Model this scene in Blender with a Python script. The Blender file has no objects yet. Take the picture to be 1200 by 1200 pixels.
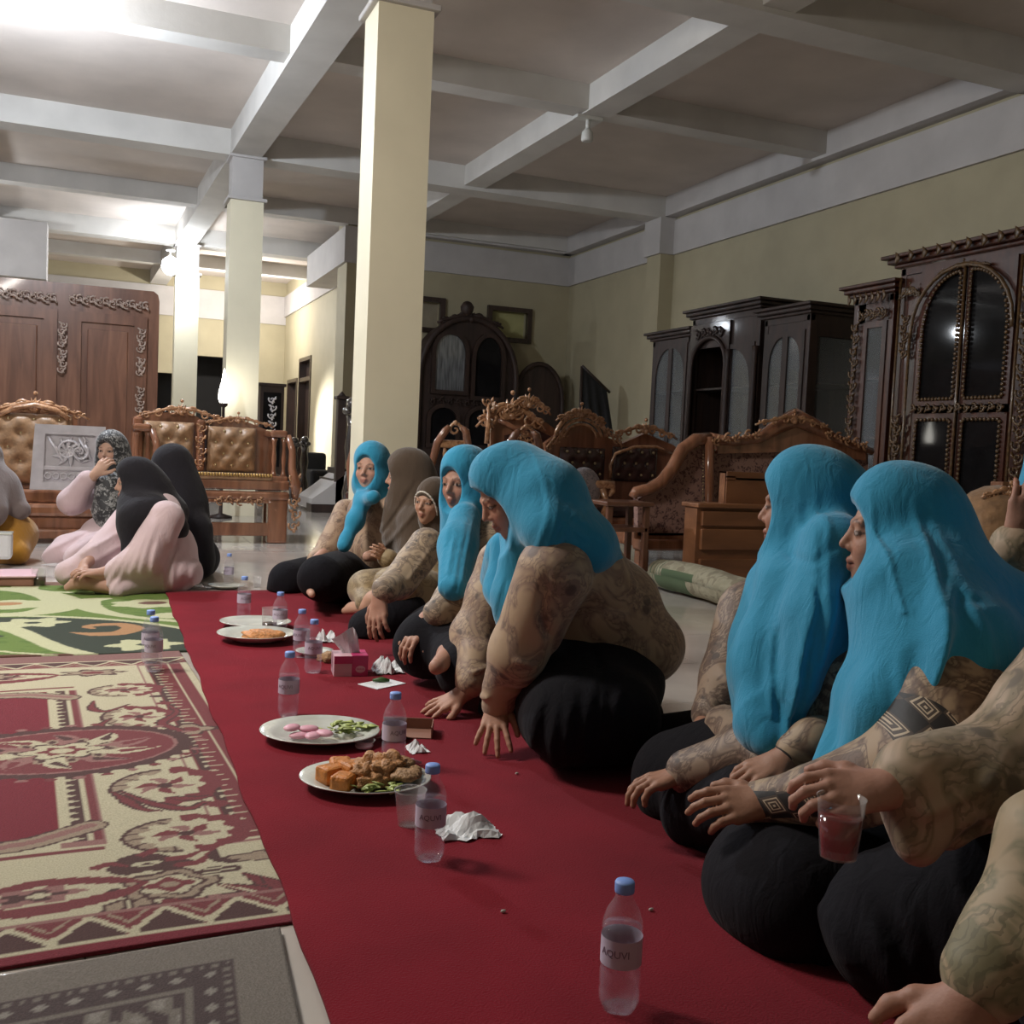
import bpy, bmesh, math, random
import numpy as np
from math import pi, sin, cos, radians as rad
from mathutils import Vector, Matrix
from concurrent.futures import ThreadPoolExecutor
S = bpy.context.scene
C = S.collection
random.seed(7)
# ------------------------------------------------------------------ camera, world, light, exposure
cam_d = bpy.data.cameras.new('camera'); cam = bpy.data.objects.new('camera', cam_d); C.objects.link(cam)
cam_d.sensor_width = 36; cam_d.lens = 36.0; cam_d.clip_start = .05; cam_d.clip_end = 100
RC = ((0.92573, 0.01875, 0.37772), (-0.37540, -0.07477, 0.92384), (0.04556, -0.99702, -0.06216))
cam.matrix_world = Matrix(((RC[0][0], -RC[0][1], -RC[0][2], 0), (RC[1][0], -RC[1][1], -RC[1][2], 0),
                           (RC[2][0], -RC[2][1], -RC[2][2], .88), (0, 0, 0, 1)))
S.camera = cam
S.view_settings.view_transform = 'Standard'; S.view_settings.look = 'None'
S.view_settings.exposure = 0.1; S.view_settings.gamma = 1; S.view_settings.use_curve_mapping = False
W = bpy.data.worlds.new('world'); S.world = W; W.use_nodes = True
W.node_tree.nodes['Background'].inputs[0].default_value = (.86, .88, 1, 1)
W.node_tree.nodes['Background'].inputs[1].default_value = .42
def lamp(kind, loc, power, col, size=.1, target=None, angle=60, blend=.5, name='light'):
    l = bpy.data.lights.new(name, kind); l.energy = power; l.color = col
    if kind == 'AREA': l.shape = 'DISK'; l.size = size
    else: l.shadow_soft_size = size
    if kind == 'SPOT': l.spot_size = rad(angle); l.spot_blend = blend
    o = bpy.data.objects.new(name, l); C.objects.link(o); o.location = loc
    if target is not None:
        o.rotation_euler = (Vector(target) - Vector(loc)).to_track_quat('-Z', 'Y').to_euler()
    return o
LAMPS = [  # point lights, the first two with bulbs: (position, watts, colour)
    ((-0.775,8.343,3.620), 330, (.82, .90, 1.0)),
    ((1.02, 16.7, 3.5), 60, (.85, .92, 1.0)),
    ((2.4, 20.4, 3.4), 190, (1.0, .96, .9)),  # unseen lamp added to brighten the corridor
    ((-2.6, 14.6, 3.5), 120, (.9, .95, 1.0)),
]
for p, w, c in LAMPS: lamp('POINT', (p[0], p[1], p[2]-.12), w, c, .08, name='point_light')
lamp('AREA', (-1.5, 4.1, 3.2), 128, (1.0, .94, .86), .9, (.7, 4.0, 0), name='hall_light')
lamp('SPOT', (2.2, 18.8, 1.5), 520, (1, .98, .95), .25, (3.7, 17.6, .8), 75, .5, name='corridor_spot')  # unseen spot added to throw the bright patch on the corridor wall
# ------------------------------------------------------------------ materials
def new_mat(name):
    m = bpy.data.materials.new(name); m.use_nodes = True
    nt = m.node_tree; return m, nt, nt.nodes['Principled BSDF']
def setp(b, **k):
    for n, v in k.items():
        n = n.replace('_', ' ')
        if n in b.inputs: b.inputs[n].default_value = v
def N(nt, t, **k):
    n = nt.nodes.new(t)
    for a, v in k.items(): setattr(n, a, v)
    return n
def math_(nt, op, a, b=None, c=None):
    n = N(nt, 'ShaderNodeMath', operation=op)
    for i, v in enumerate((a, b, c)):
        if v is None: continue
        if isinstance(v, (int, float)): n.inputs[i].default_value = v
        else: nt.links.new(v, n.inputs[i])
    return n.outputs[0]
def ramp(nt, fac, stops, interp='LINEAR'):
    r = N(nt, 'ShaderNodeValToRGB'); r.color_ramp.interpolation = interp
    el = r.color_ramp.elements
    while len(el) < len(stops): el.new(.5)
    for e, (p, c) in zip(el, stops): e.position = p; e.color = (*c, 1)
    nt.links.new(fac, r.inputs[0]); return r.outputs[0]
def lin(r, g, b):
    f = lambda c: (c/255/12.92 if c/255 < .04045 else ((c/255+.055)/1.055)**2.4)
    return (f(r), f(g), f(b))
def mat(name, col, rough=.6, metal=0, var=.12, scale=6, bump=0, bscale=60, coat=0, stretch=None, **kw):
    """noise-mottled procedural material"""
    m, nt, b = new_mat(name)
    tc = N(nt, 'ShaderNodeTexCoord'); vec = tc.outputs['Object']
    if stretch:
        mp = N(nt, 'ShaderNodeMapping'); mp.inputs['Scale'].default_value = stretch
        nt.links.new(vec, mp.inputs[0]); vec = mp.outputs[0]
    n = N(nt, 'ShaderNodeTexNoise'); n.inputs['Scale'].default_value = scale; n.inputs['Detail'].default_value = 6
    nt.links.new(vec, n.inputs['Vector'])
    lo = tuple(c*(1-var) for c in col); hi = tuple(min(1, c*(1+var)) for c in col)
    nt.links.new(ramp(nt, n.outputs['Fac'], [(.3, lo), (.7, hi)]), b.inputs['Base Color'])
    setp(b, Roughness=rough, Metallic=metal, Coat_Weight=coat, Coat_Roughness=.08, **kw)
    if bump:
        n2 = N(nt, 'ShaderNodeTexNoise'); n2.inputs['Scale'].default_value = bscale; n2.inputs['Detail'].default_value = 3
        nt.links.new(vec, n2.inputs['Vector'])
        bp = N(nt, 'ShaderNodeBump'); bp.inputs['Strength'].default_value = bump; bp.inputs['Distance'].default_value = .01
        nt.links.new(n2.outputs['Fac'], bp.inputs['Height']); nt.links.new(bp.outputs[0], b.inputs['Normal'])
    return m
def wood(name, dark, light, rough=.3, coat=.5, scale=5, axis=(1, 1, .12)):
    m, nt, b = new_mat(name)
    tc = N(nt, 'ShaderNodeTexCoord'); mp = N(nt, 'ShaderNodeMapping'); mp.inputs['Scale'].default_value = axis
    nt.links.new(tc.outputs['Object'], mp.inputs[0])
    n = N(nt, 'ShaderNodeTexNoise'); n.inputs['Scale'].default_value = scale*4; n.inputs['Detail'].default_value = 8
    n.inputs['Distortion'].default_value = .6
    nt.links.new(mp.outputs[0], n.inputs['Vector'])
    nt.links.new(ramp(nt, n.outputs['Fac'], [(.3, dark), (.7, light)]), b.inputs['Base Color'])
    setp(b, Roughness=rough, Coat_Weight=coat, Coat_Roughness=.06)
    return m
def vcol_mat(name, rough=.95, bump=.3, bscale=300, sheen=0, var=.1):
    """colour from the painted colour attribute, plus fibre noise"""
    m, nt, b = new_mat(name)
    a = N(nt, 'ShaderNodeVertexColor'); a.layer_name = 'tint'
    tc = N(nt, 'ShaderNodeTexCoord'); n = N(nt, 'ShaderNodeTexNoise'); n.inputs['Scale'].default_value = bscale
    nt.links.new(tc.outputs['Object'], n.inputs['Vector'])
    mx = N(nt, 'ShaderNodeMixRGB', blend_type='MULTIPLY'); mx.inputs[0].default_value = 1
    r = ramp(nt, n.outputs['Fac'], [(.3, (1-var*2,)*3), (.7, (1, 1, 1))])
    nt.links.new(a.outputs[0], mx.inputs[1]); nt.links.new(r, mx.inputs[2])
    nt.links.new(mx.outputs[0], b.inputs['Base Color']); setp(b, Roughness=rough, Sheen_Weight=sheen)
    if bump:
        bp = N(nt, 'ShaderNodeBump'); bp.inputs['Strength'].default_value = bump; bp.inputs['Distance'].default_value = .004
        nt.links.new(n.outputs['Fac'], bp.inputs['Height']); nt.links.new(bp.outputs[0], b.inputs['Normal'])
    return m
def emis(name, col, s):
    m, nt, b = new_mat(name); setp(b, Base_Color=(*col, 1), Emission_Color=(*col, 1), Emission_Strength=s); return m
def glass(name, col=(1, 1, 1), rough=.02, ior=1.35):
    m, nt, b = new_mat(name); setp(b, Base_Color=(*col, 1), Roughness=rough, IOR=ior, Transmission_Weight=1.0); return m
# ------------------------------------------------------------------ mesh building
def basis(d):
    d = Vector(d).normalized(); u = d.orthogonal().normalized(); return u, d.cross(u)
class MB:
    def __init__(s): s.v = []; s.f = []; s.sm = []
    def add(s, vs, fs, smooth=False):
        o = len(s.v); s.v += [tuple(v) for v in vs]
        for f in fs: s.f.append(tuple(o+i for i in f)); s.sm.append(smooth)
    def box(s, a, b, bev=0, rz=0, piv=None):
        x0, y0, z0 = a; x1, y1, z1 = b
        if x0 > x1: x0, x1 = x1, x0
        if y0 > y1: y0, y1 = y1, y0
        if z0 > z1: z0, z1 = z1, z0
        bm = bmesh.new(); bmesh.ops.create_cube(bm, size=1)
        for v in bm.verts: v.co = Vector((x0+(v.co.x+.5)*(x1-x0), y0+(v.co.y+.5)*(y1-y0), z0+(v.co.z+.5)*(z1-z0)))
        if bev: bmesh.ops.bevel(bm, geom=bm.edges[:], offset=min(bev, .45*min(x1-x0, y1-y0, z1-z0)), segments=2, affect='EDGES', profile=.5)
        if rz:
            p = Vector(piv or ((x0+x1)/2, (y0+y1)/2, 0)); M = Matrix.Rotation(rz, 3, 'Z')
            for v in bm.verts: v.co = M @ (v.co-p)+p
        bm.verts.index_update()
        s.add([v.co[:] for v in bm.verts], [[v.index for v in f.verts] for f in bm.faces]); bm.free(); return s
    def tube(s, pts, r, n=8, cap=True, flat=1.0, up=None):
        pts = [Vector(p) for p in pts]; m = len(pts)
        if not hasattr(r, '__len__'): r = [r]*m
        vs = []; prev = None
        for i, p in enumerate(pts):
            t = (pts[min(i+1, m-1)]-pts[max(i-1, 0)])
            if t.length < 1e-9: t = Vector((0, 0, 1))
            t.normalize()
            if up is not None: a = Vector(up) - t*t.dot(Vector(up)); a = a.normalized() if a.length > 1e-6 else t.orthogonal().normalized()
            elif prev is None: a = t.orthogonal().normalized()
            else: a = (prev - t*prev.dot(t)); a = a.normalized() if a.length > 1e-6 else t.orthogonal().normalized()
            prev = a; b = t.cross(a)
            for k in range(n): an = 2*pi*k/n; vs.append(p + a*cos(an)*r[i]*flat + b*sin(an)*r[i])
        fs = [(i*n+k, i*n+(k+1) % n, (i+1)*n+(k+1) % n, (i+1)*n+k) for i in range(m-1) for k in range(n)]
        if cap: fs += [tuple(range(n-1, -1, -1)), tuple((m-1)*n+k for k in range(n))]
        s.add(vs, fs, True); return s
    def lathe(s, prof, c=(0, 0, 0), n=24, sx=1, sy=1, ax='z', cap=True, ripple=None):
        vs = []
        for j, (r, z) in enumerate(prof):
            for k in range(n):
                an = 2*pi*k/n; rr = r if ripple is None else r*(1+ripple(an, z))
                q = (rr*cos(an)*sx, rr*sin(an)*sy, z)
                if ax == 'x': q = (q[2], q[0], q[1])
                if ax == 'y': q = (q[0], q[2], q[1])
                vs.append((c[0]+q[0], c[1]+q[1], c[2]+q[2]))
        m = len(prof)
        fs = [(i*n+k, i*n+(k+1) % n, (i+1)*n+(k+1) % n, (i+1)*n+k) for i in range(m-1) for k in range(n)]
        if cap: fs += [tuple(range(n-1, -1, -1)), tuple((m-1)*n+k for k in range(n))]
        s.add(vs, fs, True); return s
    def ball(s, c, r, n=10, m=6):
        if not hasattr(r, '__len__'): r = (r, r, r)
        vs = [(c[0], c[1], c[2]-r[2])]
        for i in range(1, m):
            t = pi*i/m
            for k in range(n): a = 2*pi*k/n; vs.append((c[0]+r[0]*sin(t)*cos(a), c[1]+r[1]*sin(t)*sin(a), c[2]-r[2]*cos(t)))
        vs.append((c[0], c[1], c[2]+r[2])); L = len(vs)-1; fs = []
        for k in range(n):
            fs.append((0, 1+(k+1) % n, 1+k)); fs.append((L, L-n+k, L-n+(k+1) % n))
            for i in range(m-2): a = 1+i*n; fs.append((a+k, a+(k+1) % n, a+n+(k+1) % n, a+n+k))
        s.add(vs, fs, True); return s
    def prism(s, poly, t, o, u, w, smooth=False):
        """poly in 2D (along u,w from o), extruded by t along u x w"""
        o, u, w = Vector(o), Vector(u).normalized(), Vector(w).normalized(); nn = u.cross(w); n = len(poly)
        vs = [o+u*a+w*b for a, b in poly]+[o+u*a+w*b+nn*t for a, b in poly]
        fs = [tuple(range(n-1, -1, -1)), tuple(range(n, 2*n))]+[(k, (k+1) % n, n+(k+1) % n, n+k) for k in range(n)]
        s.add(vs, fs, smooth); return s
    def ring_prism(s, outer, inner, t, o, u, w):
        """flat frame between two outlines with the same number of points"""
        o, u, w = Vector(o), Vector(u).normalized(), Vector(w).normalized(); nn = u.cross(w); n = len(outer)
        P = lambda L, d: [o+u*a+w*b+nn*d for a, b in L]
        vs = P(outer, 0)+P(inner, 0)+P(outer, t)+P(inner, t); fs = []
        for k in range(n):
            j = (k+1) % n
            fs += [(k, j, n+j, n+k), (2*n+k, 3*n+k, 3*n+j, 2*n+j), (k, 2*n+k, 2*n+j, j), (n+k, n+j, 3*n+j, 3*n+k)]
        s.add(vs, fs); return s
    def scroll(s, c, u, w, r, turns=1.3, a0=0, sgn=1, th=.012, n=6, flat=1.0):
        """tapering spiral in the plane (u,w)"""
        c, u, w = Vector(c), Vector(u).normalized(), Vector(w).normalized(); K = max(8, int(turns*12))
        pts = []; rs = []
        for i in range(K+1):
            t = i/K; a = a0+sgn*2*pi*turns*t; rr = r*(1-t)**.8+r*.08
            pts.append(c+u*cos(a)*rr+w*sin(a)*rr); rs.append(th*(1-.55*t))
        s.tube(pts, rs, n, flat=flat); return s
    def leaf(s, c, u, w, L, wd, ang, th=.012):
        c, u, w = Vector(c), Vector(u).normalized(), Vector(w).normalized(); nn = u.cross(w)
        d = u*cos(ang)+w*sin(ang); e = w*cos(ang)-u*sin(ang); K = 6; vs = []; fs = []
        for i in range(K+1):
            t = i/K; ww = wd*sin(pi*min(1, t*.92+.06))**.8; cur = e*(wd*.5*sin(pi*t*1.2)); p = c+d*(L*t)+cur
            vs += [p-e*ww, p+nn*th*(.3+sin(pi*t)), p+e*ww, p-nn*th*.5]
        for i in range(K):
            for k in range(4): fs.append((i*4+k, i*4+(k+1) % 4, i*4+4+(k+1) % 4, i*4+4+k))
        s.add(vs, fs, True); return s
    def build(s, name, m, parent=None, smooth=None, kind=None):
        me = bpy.data.meshes.new(name)
        me.from_pydata([v[:] if not isinstance(v, tuple) else v for v in s.v], [], s.f)
        me.polygons.foreach_set('use_smooth', s.sm if smooth is None else [smooth]*len(s.f))
        me.materials.append(m)
        bm = bmesh.new(); bm.from_mesh(me); bmesh.ops.recalc_face_normals(bm, faces=bm.faces); bm.to_mesh(me); bm.free()
        me.update(); o = bpy.data.objects.new(name, me); C.objects.link(o)
        if parent: o.parent = parent; o.matrix_parent_inverse = parent.matrix_world.inverted()
        if kind: o['kind'] = kind
        return o
def tag(o, label, cat, group=None):
    o['label'] = label; o['category'] = cat
    if group: o['group'] = group
    return o
def thing(name, loc, label, cat, group=None, rz=0):
    """Empty at the base of a thing; parts are built in its local frame when rz or loc matter"""
    o = bpy.data.objects.new(name, None); C.objects.link(o); o.empty_display_size = .05
    o.location = loc; o.rotation_euler = (0, 0, rz)
    o.matrix_world = Matrix.Translation(loc) @ Matrix.Rotation(rz, 4, 'Z')
    return tag(o, label, cat, group)
def part(mb, name, m, t, kind=None):
    """part built in the local frame of its thing"""
    o = mb.build(name, m, None, kind=kind); o.parent = t; return o
def struct(mb, name, m, parent=None):
    o = mb.build(name, m, parent)
    if not parent: o['kind'] = 'structure'
    return o
def copy_tree(o, parent=None):
    c = o.copy(); C.objects.link(c)
    if parent: c.parent = parent
    for ch in list(o.children): copy_tree(ch, c)
    return c
# ------------------------------------------------------------------ signed-distance bodies and cloth, meshed with surface nets
F32 = np.float32
def rotm(fwd, up=(0, 0, 1)):
    """rows: right, forward, up"""
    f = np.array(fwd, float); f /= np.linalg.norm(f); u = np.array(up, float); u -= f*(u@f); u /= np.linalg.norm(u)
    return np.array([np.cross(f, u), f, u])
class Sdf:
    def __init__(s, k=.02): s.ops = []; s.k = k; s.disp = None; s.amp = 0
    def put(s, fn, c, R, k=None, mode='+'): s.ops.append((fn, np.array(c, F32), float(R), s.k if k is None else k, mode)); return s
    def cap(s, a, b, ra, rb=None, k=None, mode='+'):
        rb = ra if rb is None else rb; a = np.array(a, F32); b = np.array(b, F32); ab = b-a; L = max(float(ab@ab), 1e-9)
        def fn(P):
            q = P-a; t = np.clip(q@ab/L, 0, 1); q = q-t[..., None]*ab
            return np.sqrt(np.einsum('...i,...i', q, q))-(ra+(rb-ra)*t)
        return s.put(fn, (a+b)/2, math.sqrt(L)/2+max(ra, rb), k, mode)
    def path(s, pts, r, k=None, mode='+'):
        n = len(pts); rr = r if hasattr(r, '__len__') else [r]*n
        for i in range(n-1): s.cap(pts[i], pts[i+1], rr[i], rr[i+1], k, mode)
        return s
    def ell(s, c, r, M=None, k=None, mode='+'):
        c = np.array(c, F32); r = np.array(r if hasattr(r, '__len__') else (r,)*3, F32); MM = None if M is None else np.array(M, F32)
        def fn(P):
            q = P-c
            if MM is not None: q = q@MM.T
            a = q/r; k0 = np.sqrt(np.einsum('...i,...i', a, a)); b = a/r; k1 = np.sqrt(np.einsum('...i,...i', b, b))+1e-6
            return k0*(k0-1)/k1
        return s.put(fn, c, float(r.max()), k, mode)
    def box(s, c, h, M=None, rd=.01, k=None, mode='+'):
        c = np.array(c, F32); h = np.array(h, F32)-rd; MM = None if M is None else np.array(M, F32)
        def fn(P):
            q = P-c
            if MM is not None: q = q@MM.T
            q = np.abs(q)-h; o = np.maximum(q, 0)
            return np.sqrt(np.einsum('...i,...i', o, o))+np.minimum(q.max(-1), 0)-rd
        return s.put(fn, c, float(np.linalg.norm(h))+rd, k, mode)
    def plane(s, p, n, k=.01, mode='&'):
        p = np.array(p, F32); n = np.array(n, F32); n = n/np.linalg.norm(n)
        return s.put(lambda P: (P-p)@n, p, 99., k, mode)
    def __call__(s, B, rad_):
        """B: (blocks, m, 3)"""
        ctr = B.mean(1); d = np.full(B.shape[:2], .5, F32)
        for fn, c, R, k, mode in s.ops:
            far = np.sqrt(((ctr-c)**2).sum(1)) > R+rad_+.05+k
            idx = np.nonzero(~far)[0]
            if not len(idx): continue
            e = fn(B[idx]).astype(F32); a = d[idx]
            if mode == '+':
                if k > 0: hh = np.maximum(k-np.abs(a-e), 0)/k; a = np.minimum(a, e)-hh*hh*k*.25
                else: a = np.minimum(a, e)
            else:
                if mode == '-': e = -e
                if k > 0: hh = np.maximum(k-np.abs(a-e), 0)/k; a = np.maximum(a, e)+hh*hh*k*.25
                else: a = np.maximum(a, e)
            d[idx] = a
        if s.disp is not None: d = d+s.disp(B)
        return d
    def bounds(s):
        lo = np.min([c-R for f, c, R, k, m in s.ops if m == '+'], 0); hi = np.max([c+R for f, c, R, k, m in s.ops if m == '+'], 0)
        return lo, hi
def snet(sdf, h, zmin=None):
    lo, hi = sdf.bounds(); lo = lo-4*h-.01; hi = hi+4*h+.01
    if zmin is not None: lo[2] = max(lo[2], zmin-4*h)
    H = 4*h; nc = np.ceil((hi-lo)/H).astype(int)+1
    g = np.stack(np.meshgrid(*[np.arange(n) for n in nc], indexing='ij'), -1).reshape(-1, 3)
    ctr = (lo+(g+.5)*H).astype(F32); d = np.concatenate([sdf(ctr[i:i+60000, None, :], 0.)[:, 0] for i in range(0, len(ctr), 60000)])
    act = np.nonzero(np.abs(d) < H*1.25+sdf.amp+.004)[0]
    D = np.repeat(np.repeat(np.repeat(d.reshape(nc), 4, 0), 4, 1), 4, 2)
    off = np.stack(np.meshgrid(*[np.arange(4)]*3, indexing='ij'), -1).reshape(-1, 3)
    for i in range(0, len(act), 8000):
        gi = g[act[i:i+8000]][:, None, :]*4+off[None]
        P = (lo+(gi+.5)*h).astype(F32); dv = sdf(P, H*.9)
        D[gi[..., 0], gi[..., 1], gi[..., 2]] = dv
    if zmin is not None:
        zi = lo[2]+(np.arange(D.shape[2])+.5)*h; D = np.maximum(D, (zmin-zi)[None, None, :].astype(F32))
    ins = D < 0; s = np.zeros(tuple(np.array(D.shape)-1), np.int8)
    X, Y, Z = s.shape
    for a in (0, 1):
        for b in (0, 1):
            for c in (0, 1): s += ins[a:a+X, b:b+Y, c:c+Z]
    cells = np.argwhere((s > 0) & (s < 8)); idm = np.full(s.shape, -1, np.int32); idm[tuple(cells.T)] = np.arange(len(cells))
    cor = [(a, b, c) for a in (0, 1) for b in (0, 1) for c in (0, 1)]
    cv = np.stack([D[cells[:, 0]+a, cells[:, 1]+b, cells[:, 2]+c] for a, b, c in cor], 1)
    acc = np.zeros((len(cells), 3)); cnt = np.zeros(len(cells))
    for i, ci in enumerate(cor):
        for j, cj in enumerate(cor):
            if j <= i or sum(abs(p-q) for p, q in zip(ci, cj)) != 1: continue
            a, b = cv[:, i], cv[:, j]; m = (a < 0) != (b < 0); t = np.where(m, a/np.where(m, a-b, 1), 0)
            p = np.array(ci)+(np.array(cj)-np.array(ci))*t[:, None]; acc += p*m[:, None]; cnt += m
    V = lo+(cells+acc/cnt[:, None]+.5)*h
    faces = []
    for ax in range(3):
        sl1 = [slice(None)]*3; sl2 = [slice(None)]*3; sl1[ax] = slice(0, -1); sl2[ax] = slice(1, None)
        e = np.argwhere(ins[tuple(sl1)] != ins[tuple(sl2)])
        o1, o2 = [q for q in range(3) if q != ax]
        e = e[(e[:, o1] > 0) & (e[:, o2] > 0) & (e[:, o1] < D.shape[o1]-1) & (e[:, o2] < D.shape[o2]-1)]
        def gid(d1, d2): q = e.copy(); q[:, o1] += d1; q[:, o2] += d2; return idm[tuple(q.T)]
        Q = np.stack([gid(-1, -1), gid(0, -1), gid(0, 0), gid(-1, 0)], 1)
        fl = ins[tuple(e.T)]
        if ax == 1: fl = ~fl
        Q[~fl] = Q[~fl][:, ::-1]; faces.append(Q)
    Fq = np.concatenate(faces); Fq = Fq[(Fq >= 0).all(1)]
    return V.astype(F32), Fq
def mesh_from(name, V, Fq, m, tint=None, smooth=True):
    me = bpy.data.meshes.new(name); nf = len(Fq); w = Fq.shape[1]
    me.vertices.add(len(V)); me.vertices.foreach_set('co', np.ascontiguousarray(V, F32).ravel())
    me.loops.add(nf*w); me.loops.foreach_set('vertex_index', Fq.astype(np.int32).ravel())
    me.polygons.add(nf); me.polygons.foreach_set('loop_start', np.arange(0, nf*w, w, dtype=np.int32))
    me.polygons.foreach_set('use_smooth', np.full(nf, smooth))
    if tint is not None:
        ca = me.color_attributes.new('tint', 'FLOAT_COLOR', 'POINT')
        ca.data.foreach_set('color', np.concatenate([tint, np.ones((len(tint), 1))], 1).astype(F32).ravel())
    me.update(calc_edges=True); me.validate(); me.materials.append(m)
    o = bpy.data.objects.new(name, me); C.objects.link(o); return o

# ------------------------------------------------------------------ the hall
M = {}
M['cream'] = mat('wall_paint', lin(170, 161, 134), .75, var=.06, scale=2.5, bump=.08, bscale=25)
M['pillar'] = mat('pillar_paint', lin(228, 220, 194), .55, var=.04, scale=3, bump=.05, bscale=20)
M['white'] = mat('white_wall_paint', lin(186, 182, 180), .8, var=.07, scale=3, bump=.08, bscale=25)
M['ceil'] = mat('ceiling_paint', lin(200, 190, 182), .85, var=.12, scale=1.2, bump=.1, bscale=30)
M['beam'] = mat('beam_paint', lin(200, 197, 192), .8, var=.08, scale=2.5, bump=.08, bscale=25)
M['slab'] = mat('screed', lin(120, 116, 112), .9)
M['tile'] = mat('floor_tile_glaze', lin(198, 190, 182), .13, var=.06, scale=4, coat=.3)
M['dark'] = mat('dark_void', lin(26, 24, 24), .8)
M['doorwood'] = wood('door_wood', lin(42, 32, 28), lin(66, 48, 40), .4, .3)
M['steel'] = mat('grey_metal', lin(120, 120, 122), .35, .8)
M['bulb'] = emis('lit_bulb', (.9, .95, 1.0), 60)
M['plastic'] = mat('white_plastic', lin(205, 205, 200), .4)
CZ = 4.15
m = MB().box((-7, -2.5, -.15), (7.2, 23, -.012)); floor = struct(m, 'floor', M['slab'])
# ceramic floor tiles, 60 cm, joints open 3 mm: one mesh shared by every tile
TS = .6; near = []
for i in range(-8, 12):
    for j in range(-3, 38):
        x = i*TS; y = .1+j*TS
        vis = not (x+TS < .36 and y+TS < 6.1 and y > 1.6) and not (x > .4 and x+TS < 1.6 and y+TS < 5.7)
        X, Y = x+TS/2, y+TS/2; dpt = .3777*X+.9238*Y; px = 600+1200*(.9257*X-.3754*Y)/max(dpt, .3)
        near.append(((0 if (vis and dpt > .8 and -60 < px < 1260) else 1, dpt), x, y))
near.sort(); t0 = MB().box((.0015, .0015, -.012), (TS-.0015, TS-.0015, 0)).build('floor_tile', M['tile']); first = True
rest = MB()
for k, (key, x, y) in enumerate(near):
    if k < 290:
        o = t0 if first else t0.copy()
        if not first: C.objects.link(o)
        first = False; o.location = (x, y, 0); o.parent = floor
    else: rest.box((x+.0015, y+.0015, -.012), (x+TS-.0015, y+TS-.0015, 0))
o = rest.build('floor_tiles', M['tile'], floor, kind='stuff')
m = MB().box((-7, -2.5, CZ), (7.2, 23, CZ+.15)); ceiling = struct(m, 'ceiling', M['ceil'])
def beam(x0, y0, x1, y1, w, z=3.88, mm='beam'):
    d = Vector((x1-x0, y1-y0, 0)).normalized(); n = Vector((-d.y, d.x, 0))*w/2
    P = [Vector((x0, y0, 0))-n, Vector((x1, y1, 0))-n, Vector((x1, y1, 0))+n, Vector((x0, y0, 0))+n]
    vs = [(p.x, p.y, z) for p in P]+[(p.x, p.y, CZ+.01) for p in P]
    q = MB(); q.add(vs, [(0, 1, 2, 3), (7, 6, 5, 4), (0, 1, 5, 4), (1, 2, 6, 5), (2, 3, 7, 6), (3, 0, 4, 7)])
    return struct(q, 'beam', M[mm], ceiling)
beam(1.86, -2.5, 1.12, 22.3, .32)
beam(-4.0, -2.5, -4.6, 22.3, .32)
beam(4.45, -2.5, 3.98, 14.7, .26, 3.92)
beam(-1.15, -2.5, -1.7, 22.3, .24, 3.95)
for y, w, z in ((.4, .3, 3.88), (6.12, .3, 3.88), (11.72, .32, 3.88), (17.5, .32, 3.88), (3.2, .24, 3.93), (8.58, .24, 3.93), (14.62, .24, 3.93), (20, .24, 3.93)):
    beam(-7, y, 6.85 if y < 14 else (3.75 if y > 14.7 else 6.85), y, w, z)
# walls
HH = CZ
m = MB().box((6.8, -2.5, 0), (7.0, 14.9, HH)); struct(m, 'wall_right', M['cream'])
m = MB().box((6.76, -2.5, 3.43), (6.8, 14.7, 3.86)).box((6.64, -2.5, 3.9), (6.8, 14.7, HH)); struct(m, 'trim_1', M['white'])
m = MB().box((6.6, 11.55, 0), (6.8, 11.9, 3.43)); struct(m, 'pillar', M['cream'])
m = MB().box((6.56, 11.52, 3.43), (6.8, 11.93, 3.88)); struct(m, 'trim_2', M['white'])
# far wall with its two small vent windows (real openings)
def wall_y(name, y0, y1, x0, x1, z1, holes, mm):
    xs = sorted({x0, x1, *[h[0] for h in holes], *[h[1] for h in holes]}); q = MB()
    for a, b in zip(xs, xs[1:]):
        hs = sorted([(h[2], h[3]) for h in holes if h[0] <= a and h[1] >= b]); z = 0
        for p, r in hs:
            if p > z: q.box((a, y0, z), (b, y1, p))
            z = r
        if z < z1: q.box((a, y0, z), (b, y1, z1))
    return struct(q, name, mm)
WN = [(4.25, 4.70, 2.60, 2.98), (5.52, 6.10, 2.56, 2.95)]
wall_y('wall_far', 14.7, 14.9, 3.4, 6.8, HH, WN, M['cream'])
M['vent_pane'] = mat('yellow_frosted_pane', lin(176, 172, 120), .35)
M['vent_pane2'] = mat('grey_frosted_pane', lin(150, 140, 120), .35)
for i, (a, b, c, d) in enumerate(WN):
    q = MB(); q.ring_prism([(a-.07, c-.07), (b+.07, c-.07), (b+.07, d+.07), (a-.07, d+.07)], [(a, c), (b, c), (b, d), (a, d)], .09, (0, 14.72, 0), (1, 0, 0), (0, 0, 1))
    w = struct(q, 'window_%d' % (i+1), M['doorwood']); q = MB().box((a, 14.8, c), (b, 14.82, d)); struct(q, 'pane', M['vent_pane' if i else 'vent_pane2'], w)
m = MB().box((3.4, 14.66, 3.43), (6.76, 14.7, 3.86)).box((3.4, 14.55, 3.9), (6.76, 14.7, HH)); struct(m, 'trim_3', M['white'])
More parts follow.
